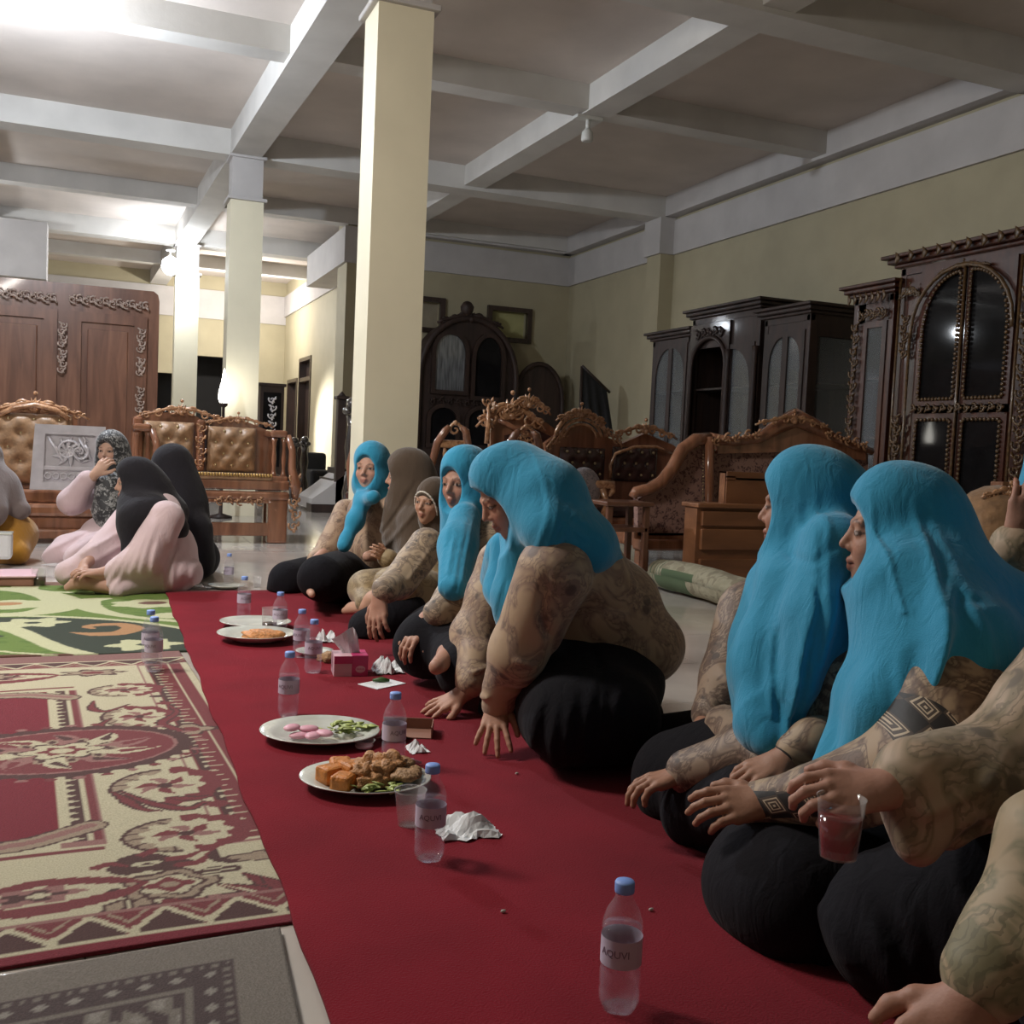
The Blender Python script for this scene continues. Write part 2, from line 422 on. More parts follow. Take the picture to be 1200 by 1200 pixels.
# corridor beyond: side wall with two doors, back wall with openings
def wall_x(name, x0, x1, y0, y1, z1, holes, mm):
    ys = sorted({y0, y1, *[h[0] for h in holes], *[h[1] for h in holes]}); q = MB()
    for a, b in zip(ys, ys[1:]):
        hs = [h for h in holes if h[0] <= a and h[1] >= b]; z = hs[0][2] if hs else 0
        if z < z1: q.box((x0, a, z), (x1, b, z1))
    return struct(q, name, mm)
DR = [(19.25, 20.45, 2.44), (20.62, 21.75, 2.08)]
wall_x('wall_corridor', 3.7, 3.9, 14.9, 22.4, HH, DR, M['cream'])
for i, (a, b, z) in enumerate(DR):
    q = MB(); q.ring_prism([(a, 0), (b, 0), (b, z), (a, z)], [(a+.07, 0), (b-.07, 0), (b-.07, z-.07), (a+.07, z-.07)], .2, (3.68, 0, 0), (0, 1, 0), (0, 0, 1))
    if i == 0: q.box((3.69, a, 1.98), (3.8, b, 2.06))
    d_ = struct(q, 'door_%d' % (i+1), M['doorwood']); q = MB().box((3.82, a+.07, 0), (3.86, b-.07, z-.07)); struct(q, 'door_leaf', M['doorwood'], d_)
m = MB().box((3.66, 14.9, 3.43), (3.7, 22.3, 3.86)); struct(m, 'trim_4', M['white'])
wall_y('wall_back', 22.3, 22.5, -7, 3.7, HH, [(1.75, 2.75, 0, 2.5), (.9, 1.5, 0, 2.1)], M['cream'])
m = MB().box((-7, 23.2, 0), (3.7, 23.3, HH)); struct(m, 'dark_beyond', M['dark'])  # dark sheet standing in for the gloom beyond the back openings
m = MB().box((-7, 22.26, 3.27), (3.7, 22.3, 3.86)); struct(m, 'trim_5', M['white'])
m = MB().box((3.25, 14.55, 0), (3.55, 15.15, HH)); struct(m, 'pillar', M['cream'])
m = MB().box((3.2, 14.5, 3.4), (3.6, 17.3, 3.9)); struct(m, 'trim_6', M['white'])
m = MB().box((-7.2, -2.5, 0), (-7, 23, .9)).box((-7.2, -2.5, 3.4), (-7, 23, HH)).box((-7.2, -2.5, .9), (-7, 3.0, 3.4))  # unseen side: bays opened to admit daylight, near end closed to darken it
m.box((-7, -2.7, 0), (7, -2.5, HH))
for y in (3.0, 8.6, 14.2, 19.6): m.box((-7.2, y, .9), (-7, y+.4, 3.4))
struct(m, 'wall_left', M['cream'])
m = MB().box((-1.9, 16.9, 3.06), (-.72, 17.3, 3.9), .01); struct(m, 'trim_7', M['white'])
# pillars
for x0, x1, y0, y1 in ((1.457, 1.79, 5.93, 6.25), (1.29, 1.637, 11.5, 11.84), (1.13, 1.49, 17.3, 17.66)):
    q = MB().box((x0, y0, 0), (x1, y1, 3.41)); p = struct(q, 'pillar', M['pillar'])
    struct(MB().box((x0-.035, y0-.035, 3.405), (x1+.035, y1+.035, 3.44), .008), 'ledge', M['white'], p)
    struct(MB().box((x0+.012, y0+.012, 3.44), (x1-.012, y1-.012, 3.89)), 'capital', M['white'], p)
    struct(MB().box((x0-.02, y0-.02, 3.855), (x1+.02, y1+.02, 3.885)), 'ledge', M['white'], p)
# lamps
def bulb_lamp(p, lab, lit=True, r=.055):
    t = thing('ceiling_bulb', p, lab, 'lamp')
    part(MB().lathe([(.07, .0), (.07, -.02), (.03, -.03)], n=16), 'mount_plate', M['plastic'], t)
    part(MB().tube([(0, 0, -.02), (0, 0, -.10)], .011), 'stem', M['plastic'], t)
    part(MB().lathe([(.022, -.08), (.026, -.085), (.028, -.13), (.024, -.135)], n=16), 'socket', M['plastic'], t)
    if lit: part(MB().ball((0, 0, -.13-r*.9), (r, r, r*1.1), 16, 10), 'bulb', M['bulb'], t)
    return t
bulb_lamp((1.02, 16.92, 3.7), 'glaring lit bulb hanging in front of the farthest pillar', True, .13)  # globe enlarged to imitate the glow around the bulb
bulb_lamp(((-0.775,8.343,3.620)[0], (-0.775,8.343,3.620)[1], 3.85), 'lit bulb under the ceiling near the top left corner', True, .08)
f = (4.095,8.619,3.920)
t = thing('ceiling_lamp_holder', (f[0], f[1], 3.92), 'white empty lamp holder under the crossing of two ceiling beams', 'lamp')
part(MB().box((-.13, -.05, -.03), (.13, .05, 0), .006), 'mount_plate', M['plastic'], t)
part(MB().tube([(0, 0, -.02), (0, 0, -.13)], .02, 10), 'stem', M['plastic'], t)
part(MB().lathe([(.025, -.11), (.05, -.14), (.055, -.2), (.05, -.22), (.03, -.22)], n=16), 'socket', M['plastic'], t)

# ------------------------------------------------------------------ carpets: flat woven print painted on a fine grid
class Paint:
    def __init__(s, a0, a1, b0, b1, h, base):
        s.na = int(round((a1-a0)/h)); s.nb = int(round((b1-b0)/h))
        s.A, s.B = np.meshgrid(np.linspace(a0, a1, s.na+1), np.linspace(b0, b1, s.nb+1), indexing='ij')
        s.c = np.empty(s.A.shape+(3,)); s.c[:] = base; s.h = h; s.o = (a0, b0)
    def win(s, pts, pad):
        p = np.array(pts); lo = np.floor((p.min(0)-pad-s.o)/s.h).astype(int); hi = np.ceil((p.max(0)+pad-s.o)/s.h).astype(int)+1
        return slice(max(lo[0], 0), max(hi[0], 0)), slice(max(lo[1], 0), max(hi[1], 0))
    def poly(s, pts, col):
        w = s.win(pts, s.h); A, B = s.A[w], s.B[w]
        if not A.size: return
        inside = np.zeros(A.shape, bool); n = len(pts)
        for i in range(n):
            (x0, y0), (x1, y1) = pts[i], pts[(i+1) % n]
            if y0 == y1: continue
            inside ^= ((y0 > B) != (y1 > B)) & (A < (x1-x0)*(B-y0)/(y1-y0)+x0)
        s.c[w][inside] = col
    def stroke(s, pts, wd, col):
        pts = smooth2(pts); n = len(pts); wd = np.interp(np.linspace(0, 1, n), np.linspace(0, 1, len(wd)), wd) if hasattr(wd, '__len__') else [wd]*n
        w = s.win(pts, max(wd)+s.h); A, B = s.A[w], s.B[w]
        if not A.size: return
        ins = np.zeros(A.shape, bool)
        for i in range(n-1):
            (x0, y0), (x1, y1) = pts[i], pts[i+1]; L = (x1-x0)**2+(y1-y0)**2+1e-12
            t = np.clip(((A-x0)*(x1-x0)+(B-y0)*(y1-y0))/L, 0, 1)
            ins |= (A-x0-t*(x1-x0))**2+(B-y0-t*(y1-y0))**2 < (wd[i]+(wd[i+1]-wd[i])*t)**2
        s.c[w][ins] = col
    def ell(s, c, rx, ry, col, rot=0, a0=None, a1=None, r0=0, wav=0, nw=0):
        w = s.win([c], max(rx, ry)*(1+wav)+s.h); A, B = s.A[w]-c[0], s.B[w]-c[1]
        if not A.size: return
        q, r = cos(rot), sin(rot); x = (q*A+r*B)/rx; y = (-r*A+q*B)/ry; an = np.arctan2(y, x)
        d = np.hypot(x, y)/(1+(wav*np.cos(nw*an) if wav else 0)); m = (d < 1) & (d >= r0)
        if a0 is not None: m &= ((an-a0) % (2*pi)) < ((a1-a0) % (2*pi))
        s.c[w][m] = col
    def band(s, lo, hi, blo, bhi, fn):
        m = (s.A >= lo) & (s.A < hi) & (s.B >= blo) & (s.B < bhi); s.c[m] = fn(s.A[m], s.B[m])
    def mesh(s, name, m, z0, th, M2=None, zf=None):
        na, nb = s.A.shape; P = np.stack([s.A.ravel(), s.B.ravel()], 1)
        if M2 is not None: P = M2(P)
        Z = np.full(len(P), z0+th) if zf is None else zf(P)+z0+th
        V = np.concatenate([P, Z[:, None]], 1)
        i = np.arange(na*nb).reshape(na, nb); Q = np.stack([i[:-1, :-1], i[1:, :-1], i[1:, 1:], i[:-1, 1:]], -1).reshape(-1, 4)
        rim = np.concatenate([i[:, 0], i[-1, 1:], i[-2::-1, -1], i[0, -2:0:-1]]); k = len(V); r2 = np.arange(k, k+len(rim))
        low = V[rim].copy(); low[:, 2] = z0; V = np.concatenate([V, low])
        sd = np.stack([rim, r2, np.roll(r2, -1), np.roll(rim, -1)], 1)
        tint = s.c.reshape(-1, 3); tint = np.concatenate([tint, tint[rim]])
        return mesh_from(name, V, np.concatenate([Q, sd]), m, tint)
def smooth2(pts, k=5):
    if len(pts) < 3: return pts
    P = [np.array(p, float) for p in pts]; P = [2*P[0]-P[1]]+P+[2*P[-1]-P[-2]]; out = []
    for i in range(1, len(P)-2):
        for j in range(k):
            t = j/k; a, b, c, d = P[i-1:i+3]
            out.append(tuple(.5*((2*b)+(-a+c)*t+(2*a-5*b+4*c-d)*t*t+(-a+3*b-3*c+d)*t**3)))
    return out+[tuple(P[-2])]
CRM = lin(196, 188, 160); MAR = lin(122, 58, 62); DRK = lin(84, 56, 54); TAN = lin(160, 142, 122); FLD = lin(122, 34, 48); PNK = lin(150, 108, 104)
M['rug_v'] = vcol_mat('woven_rug_print', .95, .5, 260, var=.14)
p = Paint(-1.7, .46, -.21, 2.24, .006, CRM)
AX = -.75   # the rug's own long axis: the far half of the design mirrors the near half
mir = lambda q: (2*AX-q[0], q[1])
def both(fn):
    fn(lambda q: q); fn(mir)
def rosette(c, r, F):
    p.ell(c, r*1.25, r, DRK, wav=.12, nw=5); p.ell(c, r*1.1, r*.87, TAN, wav=.14, nw=5); p.ell(c, r*.85, r*.66, DRK, wav=.14, nw=5)
    p.ell(c, r*.75, r*.57, CRM, wav=.14, nw=5); p.ell(c, r*.55, r*.4, MAR, wav=.2, nw=4); p.ell(c, r*.25, r*.18, TAN)
def acanthus(c, rx, ry, F, rot=0, flip=0):
    sx = 1 if F((0, 0))[0] == 0 else -1; c = F(c); r = rot*sx
    L0, L1 = (.55*pi, 1.45*pi) if sx > 0 else (-.45*pi, .45*pi); Q0, Q1 = (-.48*pi, .5*pi) if sx > 0 else (.5*pi, 1.48*pi)
    p.ell(c, rx*1.05, ry*1.05, DRK, r, L0, L1); p.ell(c, rx*.97, ry*.95, TAN, r, L0, L1)
    for k in range(7): a = L0+(L1-L0)*(k+.5)/7; p.stroke([(c[0]+rx*.7*cos(a), c[1]+ry*.7*sin(a)), (c[0]+rx*.98*cos(a+.1), c[1]+ry*.95*sin(a+.1))], .003, DRK)
    p.ell(c, rx*1.1, ry*1.12, MAR, r, Q0, Q1, wav=.05, nw=9)
    p.ell(c, rx*.72, ry*.8, CRM, r, wav=.1, nw=11)
    for k in range(6): a = -.9*pi+k*.36*pi; p.stroke([c, (c[0]+rx*.3*cos(a), c[1]+ry*.3*sin(a)+.005), (c[0]+rx*.55*cos(a+.3), c[1]+ry*.5*sin(a+.3))], [.004, .014, .004], MAR if k % 2 else PNK)
    p.ell(c, rx*.14, ry*.14, DRK)
def side(F):
    L = lambda pts: [F(q) for q in pts]
    # outer toothed border and cream line
    p.poly(L([(0.394,2.046),(0.455,2.091),(.45,2.2),(.45,.0),(0.380,0.160),(0.388,0.836)]), CRM)
    a0 = .31
    p.poly(L([(a0-.035, 2.02), (a0+.12, 2.02), (a0+.12, .19), (a0-.035, .19)]), PNK); p.poly(L([(a0-.025, 2.0), (a0+.12, 2.0), (a0+.12, .2), (a0-.025, .2)]), CRM)
    p.poly(L([(a0, 2.0), (a0+.12, 2.0), (a0+.12, .215), (a0, .215)]), MAR); p.poly(L([(a0+.006, 2.0), (a0+.03, 2.0), (a0+.03, .225), (a0+.006, .225)]), DRK)
    for k in range(44):
        b = .24+k*.04; p.poly(L([(a0+.018, b), (a0+.018, b+.014), (a0+.062, b+.007)]), CRM)
    p.stroke(L([(a0+.078, .2), (a0+.078, 2.05)]), .003, CRM)
    p.ell(F((a0+.03, 1.09)), .07, .06, DRK, wav=.25, nw=4); p.ell(F((a0+.03, 1.09)), .055, .045, TAN, wav=.25, nw=4); p.ell(F((a0+.03, 1.09)), .03, .025, MAR)
    # field side strip with teeth
    for b0, b1 in ((1.17, 1.66), (.3, .79)):
        p.poly(L([(-.035, b0-.03), (.055, b0-.03), (.055, b1), (-.035, b1)]), PNK); p.poly(L([(-.035, b0), (.052, b0), (.052, b1), (-.035, b1)]), MAR)
        p.poly(L([(-.035, b0), (.03, b0), (.03, b1), (-.035, b1)]), CRM); p.poly(L([(-.012, b0), (.022, b0), (.022, b1), (-.012, b1)]), DRK)
        for k in range(12):
            b = b0+k*(b1-b0)/12; p.poly(L([(-.014, b), (-.014, b+.026), (.012, b+.013)]), CRM)
    for c, rx, ry, r in (((.205, 1.63), .115, .085, .2), ((.215, 1.27), .105, .12, .3), ((.212, .61), .125, .125, -.2), ((.218, .28), .13, .10, 0)):
        acanthus(c, rx, ry, F, r)
    for st in ([(.10, 1.5), (.09, 1.40), (.13, 1.36), (.2, 1.43)], [(.3, 1.45), (.33, 1.3), (.27, 1.18), (.31, 1.08), (.28, .98), (.33, .86), (.25, .8)],
               [(0.089,0.603),(0.118,0.521),(0.148,0.455),(0.185,0.436)],[(0.111,0.596),(0.169,0.490),(0.242,0.431),(0.283,0.460),(0.308,0.445)],
               [(0.204,0.522),(0.269,0.493),(0.318,0.507)], [(.13, 1.12), (.1, 1.2), (.14, 1.28)], [(.10, .95), (.16, .99), (.22, .93), (.17, .85)]):
        p.stroke(L(st), [.006, .02, .012, .004], DRK); p.stroke(L(st), [.002, .012, .006, .001], MAR)
    p.ell(F((0.312,0.441)), .028, .022, MAR); p.ell(F((.31, 1.42)), .03, .018, MAR); p.ell(F((.30, 1.52)), .03, .015, DRK)
    # corner bouquet
    c = (0.137,0.126); p.stroke(L([(0.080,0.125),(0.112,0.145),(0.157,0.129),(0.199,0.125)]), [.035, .05, .035, .01], DRK); p.ell(F((0.119,0.137)), .03, .012, CRM); p.ell(F((0.123,0.133)), .012, .006, DRK)
    for st in ([(0.167,0.147),(0.203,0.151),(0.239,0.177)],[(0.182,0.110),(0.222,0.117),(0.255,0.172)],[(0.117,0.186),(0.138,0.201),(0.147,0.209)],[(0.026,0.144),(0.053,0.155),(0.081,0.135)]):
        p.stroke(L(st), [.012, .01, .003], MAR)
    rosette(F((0.151,0.021)), .072, F)
    for q, ang in (((0.053,0.010), .3), ((0.045,-0.049), .9), ((0.093,-0.049), 1.2), ((0.115,-0.074), -.3)):
        w = .035; p.stroke(L([(q[0]-w*cos(ang), q[1]-w*sin(ang)), q, (q[0]+w*cos(ang), q[1]+w*sin(ang))]), [.003, .022, .003], DRK)
        p.stroke(L([(q[0]-w*.8*cos(ang), q[1]-w*.8*sin(ang)), q, (q[0]+w*.8*cos(ang), q[1]+w*.8*sin(ang))]), [.001, .014, .001], TAN)
    p.ell(F((0.329,0.107)), .062, .025, DRK, wav=.15, nw=5); p.ell(F((0.329,0.107)), .053, .019, TAN, wav=.15, nw=5)
    p.stroke(L([(0.262,0.169),(0.252,0.129),(0.275,0.099),(0.299,0.101)]), [.004, .014, .008, .003], DRK)
    p.ell(F((0.252,0.060)), .045, .022, DRK); [p.stroke(L([(q-.03, e), (q+.03, e+.004)]), .003, CRM) for q, e in (((0.253,0.065)[0], (0.254,0.073)[1]), ((0.251,0.055)[0], (0.251,0.055)[1]), ((0.251,0.055)[0], (0.249,0.041)[1]))]
    root = (0.364,-0.128)
    for k, (q, cc) in enumerate((((0.294,0.030), MAR), ((0.327,-0.002), MAR), ((0.240,-0.010), MAR), ((0.211,-0.055), PNK), ((0.213,-0.105), MAR), ((0.233,-0.138), MAR), ((0.273,-0.153), PNK))):
        mid = ((q[0]+root[0])/2, (q[1]+root[1])/2+.012)
        p.stroke(L([q, mid, root]), [.006, .024, .012], DRK); p.stroke(L([q, mid, root]), [.003, .019, .006], cc)
    p.stroke(L([(0.240,-0.010),(0.299,-0.064),(0.363,-0.133)]), [.002, .006, .006], CRM)
    p.stroke(L([(0.142,-0.058),(0.164,-0.075),(0.198,-0.069)]), [.016, .02, .01], MAR)
def leafy(c, F):   # long pointed palmette lying along the near and far borders
    x, y = c; c = F(c)
    p.stroke([(c[0]-.2, c[1]-.01), (c[0]-.05, c[1]+.055), (c[0]+.1, c[1]+.03), (c[0]+.16, c[1])], [.004, .016, .016, .004], MAR)
    p.stroke([(c[0]-.2, c[1]-.015), (c[0]-.05, c[1]-.065), (c[0]+.1, c[1]-.04), (c[0]+.16, c[1])], [.008, .022, .018, .004], MAR)
    p.ell((c[0]-.04, c[1]), .08, .035, PNK, wav=.2, nw=6); p.ell((c[0]-.04, c[1]), .05, .02, DRK, wav=.3, nw=5); p.ell((c[0]-.03, c[1]), .02, .01, CRM)
p.poly([(2*AX+.0, .31), (-.0, .31), (-.0, 1.66), (2*AX, 1.66)], FLD)
both(side)
for cx in (-.05, -.55, -1.0): leafy((cx, .045), lambda q: q); leafy((cx-.1, 1.9), lambda q: q)
for cx in (.0, -.35, -.8, -1.3):
    p.ell((cx+.12, 1.92), .1, .05, DRK, wav=.2, nw=7); p.ell((cx+.12, 1.92), .08, .035, TAN, wav=.2, nw=7); p.ell((cx+.12, 1.92), .04, .02, MAR)
# wavy corner cartouches of the field
for b, sg in ((.285, 1), (1.665, -1)):
    pts = [(-1.5, b), (-1.1, b-.0*sg), (-.75, b+.0*sg), (-.4, b), (-.22, b+.015*sg), (-.1, b+.03*sg), (-.03, b+.065*sg), (.03, b+.1*sg)]
    p.stroke(pts, .036, DRK); p.stroke(pts, .029, TAN); p.stroke([(x, y+.004) for x, y in pts], .012, PNK)
    p.poly([(-1.6, b-.05*sg), (.05, b-.05*sg), (.05, b-.03*sg), (-1.6, b-.03*sg)], MAR)
# medallion
def medallion(c):
    p.ell(c, .345, .23, DRK, wav=.03, nw=34)
    for k in range(34):
        a = 2*pi*k/34; q = (c[0]+.362*cos(a), c[1]+.245*sin(a)); p.ell(q, .014, .011, MAR if k % 2 else PNK)
    p.ell(c, .30, .195, PNK); p.ell(c, .29, .186, MAR)
    for k in range(10):
        a = 2*pi*k/10+.2; q = (c[0]+.17*cos(a), c[1]+.11*sin(a)); e = (c[0]+.255*cos(a+.18), c[1]+.16*sin(a+.18))
        p.stroke([c, q, e], [.01, .03, .004], CRM if k % 2 else PNK); p.stroke([q, e], [.014, .002], DRK if k % 3 else MAR)
        q2 = (c[0]+.12*cos(a+.3), c[1]+.09*sin(a+.3)); p.ell(q2, .025, .018, TAN, rot=a); p.ell(q2, .014, .009, DRK, rot=a)
    p.ell(c, .1, .07, DRK, wav=.2, nw=6); p.ell(c, .09, .06, CRM, wav=.2, nw=6); p.ell(c, .055, .035, MAR, wav=.2, nw=6); p.ell(c, .03, .02, CRM)
cm = (0.009,0.981); medallion((cm[0]-.02, .98)); medallion((2*AX-cm[0]+.02, .98))
# near and far end borders: zigzag, then plain red binding
zz = lambda A: np.abs(((A/.13) % 1)*2-1)
def endband(A, B, b0, b1):
    t = (B-b0)/(b1-b0); z = zz(A); c = np.empty((len(A), 3)); c[:] = MAR; c[z > t] = DRK; c[np.abs(z*.7+.15-t) < .09] = CRM; c[np.abs(z*.7+.5-t) < .05] = TAN
    c[(t > .88)] = PNK; c[((A/.13+.5) % 1 < .1) & (t < .35)] = CRM; c[t < .07] = CRM; return c
p.band(-2, .47, -.175, -.06, lambda A, B: endband(A, B, -.175, -.06))
p.band(-2, .47, 2.02, 2.12, lambda A, B: endband(A, -B, -2.12, -2.02))
p.band(-2, .47, -.3, -.175, lambda A, B: np.tile(FLD, (len(A), 1))); p.band(-2, .47, 2.12, 2.3, lambda A, B: np.tile(PNK, (len(A), 1))*.8)
TH_ = rad(3.4)
rugM = lambda P: np.stack([cos(TH_)*P[:, 0]-sin(TH_)*P[:, 1], sin(TH_)*P[:, 0]+cos(TH_)*P[:, 1]+2.0], 1)
rng = np.random.default_rng(3)
def wob(P): return .0015*np.sin(P[:, 0]*9+P[:, 1]*4)+.0015
o = p.mesh('patterned_rug', M['rug_v'], .001, .004, rugM, wob)
tag(o, 'large maroon and cream rug with scrolling leaves and an oval medallion', 'rug')
# green rug
GRN = lin(104, 128, 58); GR2 = lin(92, 118, 50); DGR = lin(52, 60, 48); IV = lin(196, 196, 158); OR_ = lin(176, 132, 92); BRN = lin(112, 78, 66)
p = Paint(-1.9, .42, 4.26, 6.3, .008, GRN)
p.poly([(-1.9, 4.22), (.42, 4.22), (.42, 4.27), (-1.9, 4.31)], BRN); p.poly([(-1.9, 4.25), (.42, 4.2), (.42, 4.24), (-1.9, 4.3)], lin(140, 124, 100))
p.poly([(-1.9, 5.15), (-0.390,5.145),(-0.035,5.103),(0.206,4.949),(0.358,4.770),(0.409,4.575),(.42, 4.25),(0.030,4.241),(-0.151,4.488),(-0.253,4.777),(-0.374,4.943),(-1.9, 4.8)], DGR)
p.stroke([(-0.505,5.038),(-0.371,4.905),(-0.290,4.783),(-0.195,4.560),(-0.107,4.370),(0.008,4.230)], [.05, .05, .045, .04, .045, .03], IV)
p.stroke([(-0.639,5.134),(-0.393,5.188),(-0.128,5.114),(0.139,4.978),(0.334,4.812),(0.454,4.642)], .02, IV)
p.stroke([(-0.678,6.018),(-0.459,6.031),(-0.303,5.935),(-0.182,5.735),(-0.125,5.501),(-0.169,5.339),(-0.266,5.238),(-0.395,5.209),(-0.586,5.210)], [.05, .06, .07, .09, .10, .09, .06, .05, .04], IV)
p.stroke([(-0.238,6.195),(-0.315,6.169),(-0.340,6.052),(-0.265,5.932),(-0.119,5.894)], [.02, .06, .07, .03, .02], IV)
p.stroke([(0.065,5.661),(-0.010,5.616),(-0.035,5.517),(0.005,5.321),(0.088,5.176),(0.210,5.053),(0.377,4.948)], [.03, .06, .075, .06, .04, .03, .03], IV)
p.ell((-0.397,5.503), .22, .14, IV, wav=.06, nw=9); p.ell((-0.406,5.528), .09, .05, OR_)
p.ell((0.271,5.478), .18, .13, IV, wav=.1, nw=7); p.ell((0.287,5.497), .07, .05, BRN)
p.ell((0.346,5.111), .08, .08, IV)
for q, r in (((-0.245,4.985), .105), ((0.204,4.407), .105), ((-0.529,4.711), .1)):
    p.ell(q, r*1.25, r, IV, wav=.2, nw=6); p.ell(q, r*.33, r*.24, DGR)
p.stroke([(-0.080,4.724),(0.007,4.669),(0.107,4.673),(0.167,4.776),(0.124,4.879),(0.032,4.883),(-0.019,4.851),(0.006,4.798)], [.006, .035, .045, .05, .035, .03, .025, .01], OR_)
p.stroke([(-0.492,4.386),(-0.328,4.351),(-0.294,4.333)], .012, IV); p.stroke([(-0.277,4.316),(-0.227,4.298)], .012, IV); p.stroke([(-0.218,4.291),(-0.176,4.275)], .012, IV); p.stroke([(-0.165,4.265),(-0.132,4.256)], .01, IV)
p.stroke([(-0.416,4.729),(-0.353,4.668)], [.02, .02], DGR)
nz = np.sin(p.A*31+3*np.sin(p.B*17))*np.sin(p.B*43+2*np.sin(p.A*23)); msk = (np.abs(p.c-np.array(GRN)).sum(-1) < 1e-6) & (nz > .45); p.c[msk] = GR2
for x0, x1 in ((-1.9, .42),): p.band(x0, x1, 6.16, 6.4, lambda A, B: np.tile(lin(128, 96, 82), (len(A), 1)))
o = p.mesh('green_rug', M['rug_v'], .001, .005, None, wob)
tag(o, 'green and black rug with white flowers and cream ribbons', 'rug')
# grey rug nearest the camera
GY = lin(128, 120, 112); GD = lin(84, 70, 70); GL = lin(150, 144, 136)
p = Paint(-1.3, 0, -1.2, 0, .006, GY)    # local frame: corner at (0,0), runs to -x and -y
def nested(d0, d1, col): p.c[(-p.A > d0) & (-p.B > d0) & (~((-p.A > d1) & (-p.B > d1)))] = col
rr = np.random.default_rng(5)
D_ = np.minimum(-p.A, -p.B); T_ = np.where(-p.A < -p.B, p.B, p.A)
p.c[D_ < .012] = GL*np.array(1) if False else GY
p.c[(D_ > .085) & (D_ < .094)] = GD; p.c[(D_ > .102) & (D_ < .15)] = GD
p.c[(D_ > .094) & (D_ < .102) & ((T_/.022) % 1 < .5)] = GD
p.c[(D_ > .112) & (D_ < .14) & (np.abs(((T_/.05) % 1)-.5)*.05+np.abs(D_-.126) < .012)] = GL
p.c[(D_ > .165) & (D_ < .17)] = GD
f1 = np.sin(p.A*70)*np.sin(p.B*62)+.6*np.sin(p.A*140+2*np.sin(p.B*60))
p.c[(D_ > .17) & (D_ < .25) & (f1 > .25)] = GD; p.c[(D_ > .17) & (D_ < .25) & (f1 < -.7)] = GL
p.c[(D_ > .25) & (D_ < .29)] = GD; p.c[(D_ > .258) & (D_ < .282) & (np.abs(((T_/.045) % 1)-.5)*.045+np.abs(D_-.27) < .011)] = GL
f2 = np.sin(p.A*38+2*np.sin(p.B*21))+np.sin(p.B*44+2*np.sin(p.A*19))
p.c[(D_ > .3) & (f2 > .5)] = GD; p.c[(D_ > .3) & (f2 > 1.2)] = GL; p.c[(D_ > .3) & (f2 < -1.0)] = GL
gc = (0.320,1.783,0.000); ga = math.atan2((0.320,1.783,0.000)[1]-(-0.124,1.744,0.000)[1], (0.320,1.783,0.000)[0]-(-0.124,1.744,0.000)[0])
gb = rad(-4)
def greyM(P): return np.stack([gc[0]+cos(ga)*P[:, 0]-sin(gb)*P[:, 1]*1.0, gc[1]+sin(ga)*P[:, 0]+cos(gb)*P[:, 1]], 1)
o = p.mesh('grey_rug', M['rug_v'], .0075, .004, greyM, wob)
tag(o, 'faded grey patterned rug in the near left corner', 'rug')
# long red carpet
M['red'] = mat('red_felt_carpet', lin(122, 23, 37), .97, var=.16, scale=3, bump=.4, bscale=220, Sheen_Weight=.05, Specular_IOR_Level=.15)
n_ = 60; Vr = []; Fr = []
for i in range(n_+1):
    y = .2+(5.83-.2)*i/n_; e = .004*sin(y*7)+.003*sin(y*17)
    x0 = .345+.012*(y-1.5)*.4+e; x1 = 1.62+.01*sin(y*3)
    for x in (x0, x0+.006, (x0+x1)/2, x1-.006, x1): Vr.append((x, y, .018 if x0 < x < x1 else .0145))
    Vr += [(x0, y, .0085), (x1, y, .0085)]
for i in range(n_):
    a = i*7; b = a+7
    for k in range(4): Fr.append((a+k, a+k+1, b+k+1, b+k))
    Fr += [(a+5, a, b, b+5), (a+4, a+6, b+6, b+4), (a+5, b+5, b+6, a+6)]
Fr += [(5, 6, 4, 3, 2, 1, 0), tuple(n_*7+i for i in (0, 1, 2, 3, 4, 6, 5))]
mb = MB(); mb.add(Vr, Fr, True); o = mb.build('red_carpet', M['red'])
tag(o, 'long plain deep red carpet the food is set out on', 'carpet')
# ------------------------------------------------------------------ furniture
M['w_amber'] = wood('amber_lacquered_wood', lin(112, 72, 52), lin(164, 112, 84), .22, .9, 3)
M['w_gold'] = wood('gilded_carving', lin(128, 84, 56), lin(204, 156, 116), .2, .9, 8, (1, 1, 1)); 
M['w_mid'] = wood('brown_teak', lin(86, 54, 40), lin(124, 84, 64), .34, .5, 3)
M['w_dark'] = wood('dark_walnut', lin(34, 22, 18), lin(58, 38, 30), .6, .08, 3)
M['w_black'] = wood('blackened_wood', lin(34, 24, 21), lin(62, 44, 38), .55, .1, 3)
M['w_raw'] = wood('plain_teak_board', lin(112, 72, 46), lin(150, 100, 66), .5, .15, 2, (.2, 1, 1))
M['gold_dull'] = wood('dull_gold_carving', lin(58, 42, 26), lin(112, 84, 52), .35, .5, 10, (1, 1, 1))
M['pale_gloss'] = mat('pale_gloss_lacquer', lin(206, 202, 208), .25, .05, .12, 10, coat=.8)  # pale base colour stands in for the arm panel's bright reflection
M['tuft'] = mat('bronze_brocade', lin(150, 116, 84), .42, var=.3, scale=22, bump=.25, bscale=60, Sheen_Weight=.3)
M['tuftdark'] = mat('brown_tufted_leather', lin(66, 44, 42), .25, var=.35, scale=18, coat=.5)
M['button'] = mat('crystal_button', lin(210, 190, 150), .15, .7)
M['cglass'] = None
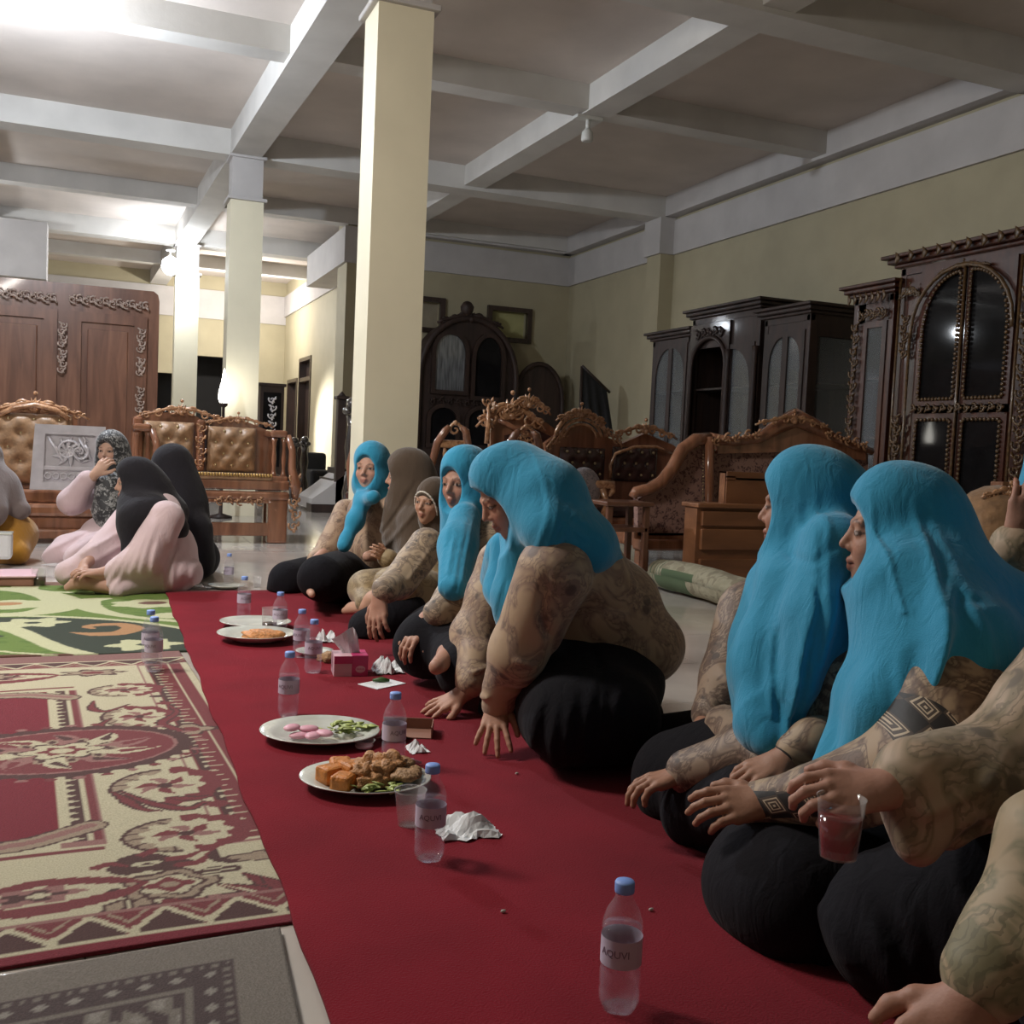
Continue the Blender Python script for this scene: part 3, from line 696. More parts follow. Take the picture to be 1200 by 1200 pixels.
def floral(name, base, spot, s=14):
    m, nt, b = new_mat(name); tc = N(nt, 'ShaderNodeTexCoord')
    n = N(nt, 'ShaderNodeTexNoise'); n.inputs['Scale'].default_value = s; n.inputs['Detail'].default_value = 2; n.inputs['Distortion'].default_value = 1.2
    v = N(nt, 'ShaderNodeTexVoronoi', feature='DISTANCE_TO_EDGE'); v.inputs['Scale'].default_value = s*1.6
    nt.links.new(tc.outputs['Object'], n.inputs[0]); nt.links.new(tc.outputs['Object'], v.inputs[0])
    a = ramp(nt, n.outputs['Fac'], [(.50, (0, 0, 0)), (.56, (1, 1, 1))]); e = ramp(nt, v.outputs['Distance'], [(.02, (0, 0, 0)), (.08, (1, 1, 1))])
    k = math_(nt, 'MULTIPLY', a, e); mx = N(nt, 'ShaderNodeMixRGB'); nt.links.new(k, mx.inputs[0])
    mx.inputs[1].default_value = (*base, 1); mx.inputs[2].default_value = (*spot, 1); nt.links.new(mx.outputs[0], b.inputs['Base Color']); setp(b, Roughness=.6, Sheen_Weight=.2); return m
M['floral'] = floral('floral_upholstery', lin(150, 116, 104), lin(84, 52, 50), 22)
def pane_mat(name, col, rough=.05):
    m, nt, b = new_mat(name); setp(b, Base_Color=(*col, 1), Roughness=rough, Transmission_Weight=.85, IOR=1.3, Alpha=.55); return m
M['cglass'] = pane_mat('cabinet_glass', (.75, .8, .82))
def wp(mb, name, m, t): return mb.build(name, m, t)
def slab(mb, pts, d):
    """extrude a planar outline of 3-D points by vector d"""
    n = len(pts); d = Vector(d); vs = [Vector(p) for p in pts]; vs += [v+d for v in vs]
    mb.add(vs, [tuple(range(n-1, -1, -1)), tuple(range(n, 2*n))]+[(k, (k+1) % n, n+(k+1) % n, n+k) for k in range(n)]); return mb
def carve(mb, p0, p1, w, u, n=None, th=.008, balls=True):
    """run of carved scrolls and leaves from p0 to p1; u = direction across the run"""
    p0, p1, u = Vector(p0), Vector(p1), Vector(u).normalized(); d = (p1-p0); L = d.length; d = d/L; n = n or max(2, int(L/(w*1.1)))
    for i in range(n):
        c = p0+d*(L*(i+.5)/n); sg = 1 if i % 2 else -1
        mb.scroll(c+u*sg*w*.1, d, u, w*.42, 1.2, sg*1.0, sg, th, 5)
        mb.leaf(c-u*sg*w*.15, d, u, w*.55, w*.16, -sg*.7, th*1.3); mb.leaf(c, d, u, w*.5, w*.12, pi+sg*.6, th)
        if balls: mb.ball(c-d*(L/n*.45), th*1.3, 6, 4)
def crest(mb, c, u, w, half, hgt, th=.02, seed=1):
    """symmetric carved crest centred on c: shell, paired scrolls, leaves and rosettes"""
    c, u, w = Vector(c), Vector(u).normalized(), Vector(w).normalized()
    for k in range(7): mb.leaf(c, u, w, hgt*(.62+.12*cos((k-3)*.9)), hgt*.10, pi/2+(k-3)*.33, th)
    nn = u.cross(w); mb.ball(c+w*hgt*.12+nn*th*.5, th*1.4, 8, 6); mb.ball(c+w*hgt*.9, th*.9, 8, 6)
    for s in (-1, 1):
        uu = u*s
        mb.scroll(c+uu*half*.22+w*hgt*.22, uu, w, hgt*.30, 1.4, .4, 1, th*.8)
        mb.scroll(c+uu*half*.50+w*hgt*.02, uu, w, hgt*.26, 1.3, 2.2, -1, th*.7)
        mb.scroll(c+uu*half*.78-w*hgt*.12, uu, w, hgt*.2, 1.3, .6, 1, th*.6)
        for k in range(6):
            t = .12+k*.15; mb.leaf(c+uu*half*t+w*hgt*(.25-.45*t), uu, w, hgt*(.42-.25*t), hgt*.09, .5+.5*(k % 2), th*.7)
        for k in range(5): mb.ball(c+uu*half*(.18+.18*k)+w*hgt*(.42-.11*k), th*.6, 6, 4)
        pts = [c+w*hgt*.45, c+uu*half*.3+w*hgt*.36, c+uu*half*.6+w*hgt*.08, c+uu*half*.85-w*hgt*.1, c+uu*half-w*hgt*.3]
        mb.tube(pts, [th*.8, th*.9, th*.7, th*.6, th*.5], 6)
def tufted(mb, btn, o, W_, H_, T, nx, ny, nrm=(0, -1, 0)):
    """buttoned cushion, bottom left corner o, width along +x, height z, face towards -y"""
    K = 28; J = 22; vs = []; B = [(W_*(i+.5+(.5 if j % 2 else 0))/nx, H_*(j+.6)/ny) for j in range(ny) for i in range(nx-(j % 2))]
    for j in range(J+1):
        for i in range(K+1):
            x = W_*i/K; z = H_*j/J; e = min(x, W_-x, z, H_-z); y = T*min(1, (max(e, 0)/.05))**.5
            for bx, bz in B: r2 = ((x-bx)**2+(z-bz)**2); y -= T*.55*math.exp(-r2/.0012)
            vs.append((o[0]+x, o[1]-y, o[2]+z))
    fs = [(j*(K+1)+i, j*(K+1)+i+1, (j+1)*(K+1)+i+1, (j+1)*(K+1)+i) for j in range(J) for i in range(K)]
    mb.add(vs, fs, True)
    btn += [(o[0]+bx, o[1]-T*.5, o[2]+bz) for bx, bz in B]
def put_buttons(L, t):
    f_ = None
    for q_ in L:
        o_ = MB().ball((0, 0, 0), (.013, .009, .013), 8, 5).build('button', M['button']) if f_ is None else f_.copy()
        if f_ is None: f_ = o_
        else: C.objects.link(o_)
        o_.location = Vector(q_)-t.location; o_.parent = t
# --- loveseat in front of the second pillar
Y = 8.6
t = thing('carved_loveseat', (.85, 8.9, 0), 'amber carved loveseat with buttoned bronze back, in front of the second pillar', 'sofa')
q = MB()
q.box((.30, Y-.02, .44), (1.50, Y+.62, .52), .015).box((.30, Y-.04, .36), (1.50, Y+.02, .43), .02).box((.30, Y-.02, .33), (1.50, Y+.6, .37), .01)
q.box((.27, Y-.03, .0), (.36, Y+.07, .36), .015); q.box((1.33, Y-.03, 0), (1.49, Y+.09, .36), .02); q.box((.30, Y-.02, .06), (1.42, Y+.04, .17), .01)
q.box((.28, Y+.55, 0), (.38, Y+.62, .36)); q.box((1.38, Y+.55, 0), (1.48, Y+.62, .36)); wp(q, 'seat_frame', M['w_amber'], t)
q = MB(); q.box((.3, Y-.03, .52), (1.36, Y+.4, .565), .02); wp(q, 'seat_cushion', M['tuft'], t)
q = MB()
for k in range(46): q.ball((.32+k*.0228, Y-.035, .562), (.0115, .012, .016), 6, 4)
wp(q, 'rope_trim', mat('brass_rope', lin(196, 160, 96), .3, .6), t)['kind'] = 'stuff'
q = MB(); b_ = []; tufted(q, b_, (.36, Y+.36, .57), .40, .40, .06, 3, 4); tufted(q, b_, (.87, Y+.36, .57), .40, .38, .06, 3, 4)
wp(q, 'back_cushion', M['tuft'], t); put_buttons(b_, t)
q = MB(); slab(q, [(.27, Y+.4, .5), (1.42, Y+.4, .5), (1.42, Y+.4, .92), (1.2, Y+.4, 1.0), (.98, Y+.4, 1.03), (.84, Y+.4, .99), (.7, Y+.4, 1.07), (.5, Y+.4, 1.04), (.27, Y+.4, .98)], (0, .07, 0))
q.box((.78, Y+.33, .57), (.85, Y+.42, 1.0), .02); q.box((.28, Y+.33, .5), (.36, Y+.42, 1.0), .02); wp(q, 'back_frame', M['w_amber'], t)
q = MB(); crest(q, (.66, Y+.37, 1.03), (1, 0, 0), (0, 0, 1), .36, .13, .017); crest(q, (1.12, Y+.37, .99), (1, 0, 0), (0, 0, 1), .3, .09, .014); carve(q, (.815, Y+.31, .6), (.815, Y+.31, .98), .08, (1, 0, 0))
wp(q, 'crest', M['w_gold'], t)
for sx in (.33, 1.40):
    q = MB(); q.box((sx-.07, Y, .5), (sx+.09, Y+.4, .56), .015); q.box((sx-.06, Y-.0, .88), (sx+.08, Y+.42, .94), .02)
    for dx in (-.025, .055): q.lathe([(.028, .56), (.02, .58), (.014, .62), (.02, .70), (.014, .78), (.018, .84), (.028, .87)], (sx+dx, Y+.04, 0), 12)
    q.tube([(sx+.08, Y+.03, .9), (sx+.12, Y+.01, .78), (sx+.12, Y-.01, .62), (sx+.15, Y-.03, .5), (sx+.15, Y-.02, .38)], [.03, .03, .035, .045, .03], 8)
    wp(q, 'arm', M['w_amber'], t)
q = MB(); carve(q, (1.545, Y-.04, .1), (1.545, Y-.04, .6), .09, (1, 0, 0), th=.012); wp(q, 'carving', M['w_gold'], t); q = MB(); carve(q, (.9, Y-.04, .35), (1.3, Y-.04, .35), .07, (0, 0, 1)); wp(q, 'carving', M['w_gold'], t)
# --- armchair with a glossy side panel whose reflection is painted in, at the left edge
Y = 8.45
t = thing('carved_armchair', (-.3, 8.8, 0), 'carved armchair at the left edge with bronze back and glossy arm panel', 'sofa')
q = MB(); q.box((-1.0, Y+.1, .3), (.05, Y+.7, .40), .02).box((-1.0, Y+.04, .2), (.06, Y+.7, .30), .03).box((-1.0, Y+.08, .1), (.05, Y+.68, .2), .015).box((-1.0, Y+.02, .03), (.07, Y+.7, .11), .02)
slab(q, [(-1.05, Y+.62, .4), (-.14, Y+.62, .4), (-.14, Y+.62, .95), (-.25, Y+.62, 1.02), (-.45, Y+.62, 1.07), (-.7, Y+.62, 1.02), (-1.05, Y+.62, .9)], (0, .07, 0)); wp(q, 'seat_frame', M['w_amber'], t)
q = MB(); b_ = []; tufted(q, b_, (-.92, Y+.6, .42), .74, .56, .07, 4, 5); wp(q, 'back_cushion', M['tuft'], t); put_buttons(b_, t)
q = MB(); crest(q, (-.45, Y+.58, 1.0), (1, 0, 0), (0, 0, 1), .4, .16, .02); q.tube([(-.72, Y+.55, .95), (-.6, Y+.55, 1.02), (-.45, Y+.55, 1.05), (-.3, Y+.55, 1.02), (-.2, Y+.55, .95)], .022, 8); wp(q, 'crest', M['w_gold'], t)
q = MB(); a, b = -.42, .04; z0, z1 = .41, .90
q.ring_prism([(a-.03, z0), (b, z0), (b+.03, z1), (a, z1)], [(a+.06, z0+.06), (b-.06, z0+.06), (b-.04, z1-.07), (a+.07, z1-.07)], -.05, (0, Y-.03, 0), (1, 0, 0), (0, 0, 1))
q.box((a+.02, Y+.0, z0+.03), (b-.02, Y+.02, z1-.03)); q.box((a+.04, Y-.02, z0+.15), (b-.04, Y+.02, z0+.18), .005)
for k in range(6): cx = a+.09+k*.055; q.tube([(cx+.022*cos(x), Y-.01, z0+.105+.022*sin(x)) for x in np.linspace(0, 2*pi, 13)], .006, 6, False)
q.tube([(a+.09, Y-.01, z1-.09), (a+.2, Y-.012, z0+.21)], .012, 6); q.tube([(b-.16, Y-.01, z1-.09), (b-.07, Y-.012, z0+.24)], .012, 6)
q.scroll(((a+b)/2, Y-.02, .71), (1, 0, 0), (0, 0, 1), .08, 1.5, 0, 1, .012); q.scroll(((a+b)/2+.08, Y-.02, .70), (1, 0, 0), (0, 0, 1), .06, 1.5, 1, -1, .012)
for k in range(9): q.leaf(((a+b)/2, Y-.01, .70), (1, 0, 0), (0, 0, 1), .12, .02, k*.7, .012)
for k in range(5): q.leaf((b-.13+.01*k, Y-.01, .62+.04*k), (1, 0, 0), (0, 0, 1), .06, .012, .4+k*.5, .01)
o = wp(q, 'arm_panel', M['pale_gloss'], t); o['label'] = 'glossy carved arm panel, bright reflection painted in its colour'
# --- tall wardrobe on the left
Y = 11.8
t = thing('wardrobe', (-.5, 12.1, 0), 'huge brown wardrobe with recessed doors and pale carved strips, left', 'wardrobe')
q = MB(); slab(q, [(-2.3, Y, 0), (.61, Y, 0), (.61, Y, 2.28), (.595, Y, 2.35), (.55, Y, 2.385), (-2.3, Y, 2.385)], (0, .6, 0)); wp(q, 'body', M['w_mid'], t)
for x0, x1 in ((-2.2, -1.36), (-1.2, -.42), (-.26, .46)):
    q = MB(); o_ = [(x0-.03, .1), (x1+.03, .1), (x1+.03, 2.1), (x0-.03, 2.1)]; i_ = [(x0+.1, .24), (x1-.1, .24), (x1-.1, 2.0), (x0+.1, 2.0)]
    q.ring_prism(o_, i_, -.04, (0, Y-.04, 0), (1, 0, 0), (0, 0, 1)); d_ = wp(q, 'door', M['w_mid'], t)
    q = MB().box((x0+.1, Y-.012, .24), (x1-.1, Y+.0, 2.0)).box((x0+.16, Y-.03, .32), (x1-.16, Y-.005, 1.93), .012); o = wp(q, 'panel', M['w_mid'], d_)
M['palecarve'] = mat('worn_pale_carving', lin(160, 140, 128), .35, var=.3, scale=40)
for x0, x1 in ((-1.15, -.4), (-.28, .5)): q = MB(); carve(q, (x0, Y-.05, 2.25-.02), (x1, Y-.05, 2.25-.04), .09, (0, 0, 1), 12, .009); wp(q, 'carving', M['palecarve'], t)
for x, z0, z1 in ((-.34, 1.45, 1.70), (-.34, 1.72, 1.98), (.43, 1.08, 1.36), (.43, 1.48, 1.66), (.43, 1.72, 1.98)): q = MB(); carve(q, (x, Y-.06, z0), (x, Y-.06, z1), .08, (1, 0, 0), 4, .009); wp(q, 'carving', M['palecarve'], t)
# --- carved chairs seen between pillar and leaning woman
proto = thing('carved_chair', (2.50, 7.1, 0), 'curved back carved chair just right of the big pillar', 'chair', 'carved chairs right of the big pillar')
def chair_parts(t):
    for s in (-1, 1):
        q = MB(); q.tube([(s*.15, .25, 0), (s*.15, .25, .45), (s*.16, .28, .7), (s*.12, .26, .9), (s*.08, .2, .99), (s*.05, .22, 1.02)], [.025, .025, .03, .032, .03, .018], 8); part(q, 'back_post', M['w_amber'], t)
        q = MB(); q.tube([(s*.17, -.2, 0), (s*.17, -.18, .3), (s*.17, -.2, .44)], [.02, .03, .03], 8); part(q, 'leg', M['w_amber'], t)
    q = MB(); q.box((-.2, -.23, .43), (.2, .27, .49), .02); part(q, 'seat', M['tuftdark'], t)
    q = MB(); q.box((-.12, .24, .86), (.12, .28, .92), .01); q.box((-.12, .24, .6), (.12, .28, .64), .01)
    for k in range(3): q.lathe([(.012, .64), (.02, .7), (.01, .76), (.018, .82), (.01, .87)], (-.06+.06*k, .26, 0), 8)
    q.scroll((0, .22, 1.0), (1, 0, 0), (0, 0, 1), .05, 1.3, 0, 1, .015); q.ball((0, .22, 1.05), .02); part(q, 'splat', M['w_gold'], t)
chair_parts(proto)
for loc, rz, lab in (((2.03, 7.55, 0), .2, 'carved chair half hidden behind the big pillar'), ((2.98, 6.98, 0), -.2, 'carved chair with slatted back, farthest right of its row'), ((2.5, 8.35, 0), .3, 'carved chair set behind the row beside the pillar')):
    c_ = copy_tree(proto); c_.location = loc; c_.rotation_euler = (0, 0, rz); c_['label'] = lab
# --- throne-like chair with the highest gilded crown
Y = 7.7
t = thing('carved_throne', (3.3, 8.0, 0), 'high backed throne chair with the tallest gilded crown', 'chair')
q = MB(); slab(q, [(2.98, Y, .3), (3.62, Y, .3), (3.66, Y, .85), (3.58, Y, 1.0), (3.42, Y, 1.1), (3.3, Y, 1.13), (3.08, Y, 1.12), (2.96, Y, 1.25), (2.93, Y, 1.0)], (0, .07, 0)); q.box((2.96, Y-.2, .32), (3.66, Y+.05, .45), .02)
for x in (2.98, 3.58): q.box((x, Y-.19, 0), (x+.06, Y-.13, .34), .01)
q.tube([(3.457,7.680,0.758),(3.413,7.680,0.875),(3.293,7.680,0.981),(3.102,7.680,1.054),(2.989,7.680,1.103)], .022, 8); wp(q, 'frame', M['w_amber'], t)
q = MB(); crest(q, (3.087,7.650,1.108), (1, 0, 0), (0, 0, 1), .3, .24, .022); crest(q, (3.218,7.620,1.211), (1, 0, 0), (0, 0, 1), .2, .16, .018)
carve(q, (2.903,7.620,1.044), (2.871,7.620,1.258), .09, (1, 0, 0), 5, .01); carve(q, (3.088,7.600,0.985), (3.454,7.600,0.864), .08, (0, 0, 1), 6, .011)
q.tube([(2.865,7.600,0.907), (2.872,7.600,1.076), (2.865,7.600,1.217)], [.022, .02, .008], 8); wp(q, 'crown', M['w_gold'], t)
q = MB(); slab(q, [(3.05, Y-.03, .45), (3.55, Y-.03, .45), (3.55, Y-.03, .95), (3.3, Y-.03, 1.05), (3.05, Y-.03, .98)], (0, .05, 0)); wp(q, 'backrest', M['tuftdark'], t)
# --- dark tufted sofa with gilded crests
Y = 7.4
t = thing('gilded_sofa', (4.0, 7.6, 0), 'dark brown tufted sofa with gilded arched crests, centre', 'sofa')
q = MB(); slab(q, [(3.314,7.400,0.389),(3.285,7.400,0.929),(3.428,7.400,1.036),(3.605,7.400,1.099),(3.809,7.400,1.007),(3.968,7.400,0.959),(4.176,7.400,1.052),(4.448,7.400,0.966),(4.534,7.400,0.913),(4.566,7.400,0.413)], (0, .07, 0))
q.box((3.3, 7.02, .28), (4.5, 7.4, .38), .02)
for x in (3.35, 4.4): q.box((x, 7.03, 0), (x+.07, 7.1, .3), .01)
wp(q, 'frame', M['w_amber'], t)
q = MB(); b_ = []; c0 = (3.410,7.380,0.650); c1 = (3.874,7.380,0.651); tufted(q, b_, (c0[0], 7.39, c0[2]), .40, .26, .05, 4, 3); tufted(q, b_, (c1[0], 7.39, c1[2]), .42, .28, .05, 4, 3)
q.box((3.35, 7.04, .38), (4.45, 7.36, .46), .03); wp(q, 'cushion', M['tuftdark'], t); put_buttons(b_, t)
q = MB(); a0 = Vector((3.566,7.340,0.996))
for rr_, th_ in ((.225, .02), (.18, .014), (.14, .012)): q.tube([(a0.x+rr_*cos(x), 7.34, a0.z-.02+rr_*.85*sin(x)) for x in np.linspace(.15, pi-.1, 16)], th_, 7)
crest(q, (a0.x-.02, 7.32, a0.z+.15), (1, 0, 0), (0, 0, 1), .22, .12, .017); carve(q, (a0.x+.12, 7.33, a0.z+.12), (a0.x+.36, 7.33, a0.z-.04), .07, (0, 0, 1), 6, .01)
crest(q, (4.136,7.330,1.050), (1, 0, 0), (0, 0, 1), .3, .12, .018); carve(q, (3.270,7.330,0.902), (3.455,7.330,1.038), .06, (0, 0, 1), 5, .009)
q.tube([(3.833,7.320,0.680), (3.827,7.320,0.783), (3.868,7.320,0.873), (4.043,7.320,0.936), (4.241,7.320,0.944), (4.405,7.320,0.895)], .014, 6); wp(q, 'crest', M['w_gold'], t)
q = MB(); q.tube([(3.419,7.000,0.668), (3.526,6.950,0.635), (3.657,6.950,0.639), (3.667,6.950,0.593), (3.633,6.950,0.547)], [.03, .035, .035, .025, .015], 8); q.tube([(3.571,6.950,0.610), (3.621,6.950,0.494), (3.571,6.950,0.350), (3.596,6.950,0.167)], [.03, .022, .028, .02], 8); wp(q, 'arm', M['w_gold'], t)
q = MB(); q.ball((3.428,6.980,0.592), (.15, .07, .17), 16, 12)
o = q.build('cushion', floral('pale_grey_print', lin(150, 140, 140), lin(110, 104, 110), 30)); tag(o, 'pale grey patterned cushion showing behind the leaning woman', 'cushion')
# --- low table with turned legs in front of it
t = thing('side_table', (3.522,6.300,0.235), 'low brown side table between gilded sofa and rolled carpet', 'table'); base = Vector(t.location); t.location.z = 0; t.matrix_world = Matrix.Translation(t.location)
a = Vector((3.100,5.950,0.561)); b = Vector((3.457,5.950,0.558)); q = MB().box((a.x, 5.95, a.z-.03), (b.x, 6.26, a.z), .008); wp(q, 'tabletop', M['w_mid'], t)
q = MB().box((a.x+.03, 5.97, a.z-.2), (b.x-.03, 6.24, a.z-.17), .005); wp(q, 'shelf', M['w_mid'], t)
for x in (a.x+.02, b.x-.06):
    for y in (5.97, 6.2): wp(MB().box((x, y, 0), (x+.04, y+.04, a.z-.03), .006), 'leg', M['w_mid'], t)
# --- chaise with floral back
Y = 6.4
t = thing('carved_chaise', (4.7, 6.7, 0), 'floral chaise sofa with carved wooden top rail and low sloping end', 'sofa')
q = MB(); slab(q, [(3.578,6.400,0.561),(3.672,6.400,0.606),(3.827,6.400,0.720),(3.922,6.400,0.896),(4.018,6.400,0.962),(4.148,6.400,0.967),(4.193,6.400,0.305),(3.594,6.400,0.299)], (0, .06, 0)); slab(q, [(4.152,6.400,0.918),(4.429,6.400,0.980),(5.605,6.400,0.978),(5.661,6.400,0.320),(4.193,6.400,0.305)], (0, .06, 0)); wp(q, 'back_panel', M['floral'], t)
q = MB(); q.tube([(3.525,6.380,0.573), (3.538,6.370,0.610), (3.640,6.370,0.631), (3.741,6.370,0.682), (3.826,6.370,0.783), (3.902,6.370,0.926), (4.004,6.370,0.998), (4.125,6.370,1.016)], [.035, .04, .045, .05, .05, .05, .05, .045], 10)
q.tube([(4.125,6.370,1.016), (4.332,6.370,1.001), (4.554,6.370,1.036), (4.715,6.370,1.133), (4.865,6.370,1.204), (5.051,6.370,1.150), (5.217,6.370,1.080), (5.426,6.370,1.024), (5.613,6.370,0.978)], [.045, .035, .04, .06, .075, .06, .04, .035, .03], 10)
q.tube([(4.105,6.340,1.028), (4.125,6.340,0.732), (4.156,6.340,0.285)], .035, 8)
for k in range(2): a = Vector((3.560,6.340,0.304)); b = Vector((5.610,6.340,0.298))
q.box((a.x, 6.3, .20), (b.x, 6.42, .28), .015); q.box((a.x+.02, 6.34, 0), (a.x+.1, 6.42, .2), .01); q.box((b.x-.1, 6.34, 0), (b.x-.02, 6.42, .2), .01); q.box((a.x, 6.4, .22), (b.x, 6.8, .34), .02); wp(q, 'frame', M['w_amber'], t)
slab(q := MB(), [(4.194,6.360,0.982),(4.474,6.360,1.001),(4.659,6.360,1.073),(4.858,6.360,1.204),(5.069,6.360,1.125),(5.294,6.360,1.031),(5.547,6.360,0.963),(5.551,6.360,0.910),(4.877,6.360,0.948),(4.199,6.360,0.908)], (0, .05, 0)); wp(q, 'top_rail', M['w_amber'], t)
q = MB(); crest(q, (4.807,6.300,1.162), (1, 0, 0), (0, 0, 1), .34, .1, .016); carve(q, (4.109,6.310,0.998), (4.546,6.310,1.074), .07, (0, 0, 1), 5, .01); carve(q, (5.110,6.310,1.101), (5.540,6.310,1.016), .07, (0, 0, 1), 5, .01); wp(q, 'crest', M['w_gold'], t)
q = MB()
for pts in ([(4.123,6.360,0.308),(4.081,6.360,0.940)], [(4.211,6.360,0.309),(4.168,6.360,0.932)], [(4.051,6.360,0.951),(3.939,6.360,0.910),(3.865,6.360,0.748),(3.759,6.360,0.635),(3.603,6.360,0.582)], [(4.183,6.360,0.932),(4.476,6.360,0.982),(5.093,6.360,1.022),(5.503,6.360,0.987)]):
    L = [Vector(x) for x in pts]
    for a, b in zip(L, L[1:]):
        n_ = max(2, int((b-a).length/.022))
        for k in range(n_): c_ = a+(b-a)*k/n_; q.ball((c_.x, 6.375, c_.z), .0065, 5, 4)
wp(q, 'nailheads', M['button'], t)['kind'] = 'stuff'
# --- small drawer cabinet and slotted wooden box
c0 = Vector((3.661,5.750,0.576)); c1 = Vector((4.247,5.750,0.577)); t = thing('drawer_cabinet', (4.1, 6.0, 0), 'plain teak drawer cabinet behind the rolled carpet', 'cabinet'); zt = c0.z
q = MB().box((c0.x+.02, 5.78, 0), (c1.x+.1, 5.93, zt-.03)).box((c0.x, 5.74, zt-.03), (c1.x+.12, 5.95, zt), .006); wp(q, 'body', M['w_raw'], t)
for k, (za, zb) in enumerate(((zt-.15, zt-.05), (zt-.31, zt-.17), (zt-.5, zt-.37))): 
    d_ = wp(MB().box((c0.x+.05, 5.755, za), (c1.x+.06, 5.79, zb), .006), 'drawer', M['w_raw'], t)
c0 = Vector((3.945,5.850,0.789)); c1 = Vector((4.320,5.850,0.590)); t = thing('slotted_box', (c0.x+.17, 5.9, zt), 'plain wooden box with a slot, standing on the drawer cabinet', 'box')
q = MB(); x0, x1, z1 = c0.x, c0.x+.34, c0.z
q.box((x0, 5.85, zt), (x1, 5.87, z1-.055)).box((x0, 5.85, z1-.04), (x1, 5.87, z1)).box((x0, 5.85, z1-.06), (x0+.07, 5.87, z1-.03)).box((x0, 5.86, zt), (x0+.012, 5.95, z1)).box((x1-.012, 5.86, zt), (x1, 5.95, z1)).box((x0, 5.938, zt), (x1, 5.95, z1)).box((x0, 5.86, z1-.012), (x1, 5.95, z1))
wp(q, 'body', M['w_raw'], t); wp(MB().box((x0+.02, 5.875, zt+.01), (x1-.02, 5.88, z1-.02)), 'slot_shade', M['dark'], t)  # thin dark sheet paints the shade inside the slot
# --- rolled carpet
M['rollgreen'] = None
def roll_mat():
    m, nt, b = new_mat('rolled_carpet_pile'); tc = N(nt, 'ShaderNodeTexCoord'); sp = N(nt, 'ShaderNodeSeparateXYZ'); nt.links.new(tc.outputs['Object'], sp.inputs[0])
    y = sp.outputs[1]; z = sp.outputs[2]
    g = math_(nt, 'MULTIPLY', math_(nt, 'LESS_THAN', math_(nt, 'ABSOLUTE', math_(nt, 'SUBTRACT', y, .33)), .17), math_(nt, 'LESS_THAN', z, .155))
    g2 = math_(nt, 'MULTIPLY', math_(nt, 'LESS_THAN', math_(nt, 'ABSOLUTE', math_(nt, 'SUBTRACT', math_(nt, 'MODULO', math_(nt, 'ADD', y, 3), .045), .0225)), .006), math_(nt, 'GREATER_THAN', y, .52))
    n = N(nt, 'ShaderNodeTexNoise'); n.inputs['Scale'].default_value = 14; nt.links.new(tc.outputs['Object'], n.inputs[0])
    base = ramp(nt, n.outputs['Fac'], [(.42, lin(132, 124, 104)), (.5, lin(160, 154, 132)), (.62, lin(148, 142, 120))])
    mx = N(nt, 'ShaderNodeMixRGB'); nt.links.new(math_(nt, 'MAXIMUM', g, g2), mx.inputs[0]); nt.links.new(base, mx.inputs[1]); mx.inputs[2].default_value = (*lin(84, 100, 74), 1)
    nt.links.new(mx.outputs[0], b.inputs['Base Color']); setp(b, Roughness=.95); return m
t = thing('rolled_carpet', (3.5, 5.2, 0), 'rolled pale carpet with green bands lying on the floor tiles', 'carpet')
prof = []
for k in range(70):
    a = k/69*2*pi*2.6; r = .135-.0070*a; prof.append((r*1.1*cos(a+pi), .112+r*.83*sin(a+pi)))
vs = []; nY = 26
for j in range(nY+1):
    y = -1.05+1.75*j/nY; e = .01*sin(y*9)+.006*sin(y*23); sc = 1+.04*sin(y*5)
    if j > nY-2: sc *= .97
    for x, z in prof: vs.append((x*sc+e, y+.05*(z-.1) if j == nY else y, max(.004, z*sc)))
    for x, z in prof: vs.append((x*sc*.90+e, y+.05*(z-.1) if j == nY else y, max(.012, (z-.112)*sc*.90+.112)))
n2 = len(prof); fs = []
for j in range(nY):
    for k in range(n2-1):
        a = j*2*n2+k; b = a+2*n2; fs.append((a, a+1, b+1, b)); fs.append((a+n2, b+n2, b+n2+1, a+n2+1))
for j in (0, nY):
    for k in range(n2-1): a = j*2*n2+k; fs.append((a, a+1, a+n2+1, a+n2))
q = MB(); q.add(vs, fs, True); part(q, 'roll', roll_mat(), t)
# --- arched glass cabinet by the far wall
Y = 13.95
def arch(x0, x1, z0, zs, rise, n=14):
    c = (x0+x1)/2; r = (x1-x0)/2; return [(x1, z0), *[(c+r*cos(a), zs+rise*sin(a)) for a in np.linspace(0, pi, n)], (x0, z0)]
t = thing('arched_cabinet', (4.92, 14.3, 0), 'dark arched glass cabinet with a finial under the far wall windows', 'cabinet')
q = MB(); A_ = arch(4.2, 5.66, 0, 1.85, .85, 20); q.prism(A_, .5, (0, Y+.5, 0), (1, 0, 0), (0, 0, 1)); wp(q, 'body', M['w_black'], t)
q = MB(); q.tube([(x, Y-.03, z) for x, z in A_], .045, 8); crest(q, (4.93, Y-.02, 2.66), (1, 0, 0), (0, 0, 1), .5, .2, .035); q.lathe([(.05, 2.72), (.09, 2.8), (.1, 2.86), (.06, 2.92), (.02, 2.94)], (4.87, Y, 0), 12)
carve(q, (4.35, Y-.04, 1.5), (5.5, Y-.04, 1.5), .1, (0, 0, 1), 9, .012); wp(q, 'carving', M['w_dark'], t)
M['glare'] = mat('glare_glass', lin(120, 122, 124), .12, .2, .5, 40, coat=1, stretch=(1, 1, .1)); M['dglass'] = mat('dark_glass', lin(26, 25, 26), .05, 0, .3, 5, coat=0, Specular_IOR_Level=.12)  # first glass has pale glare painted in as grey streaks
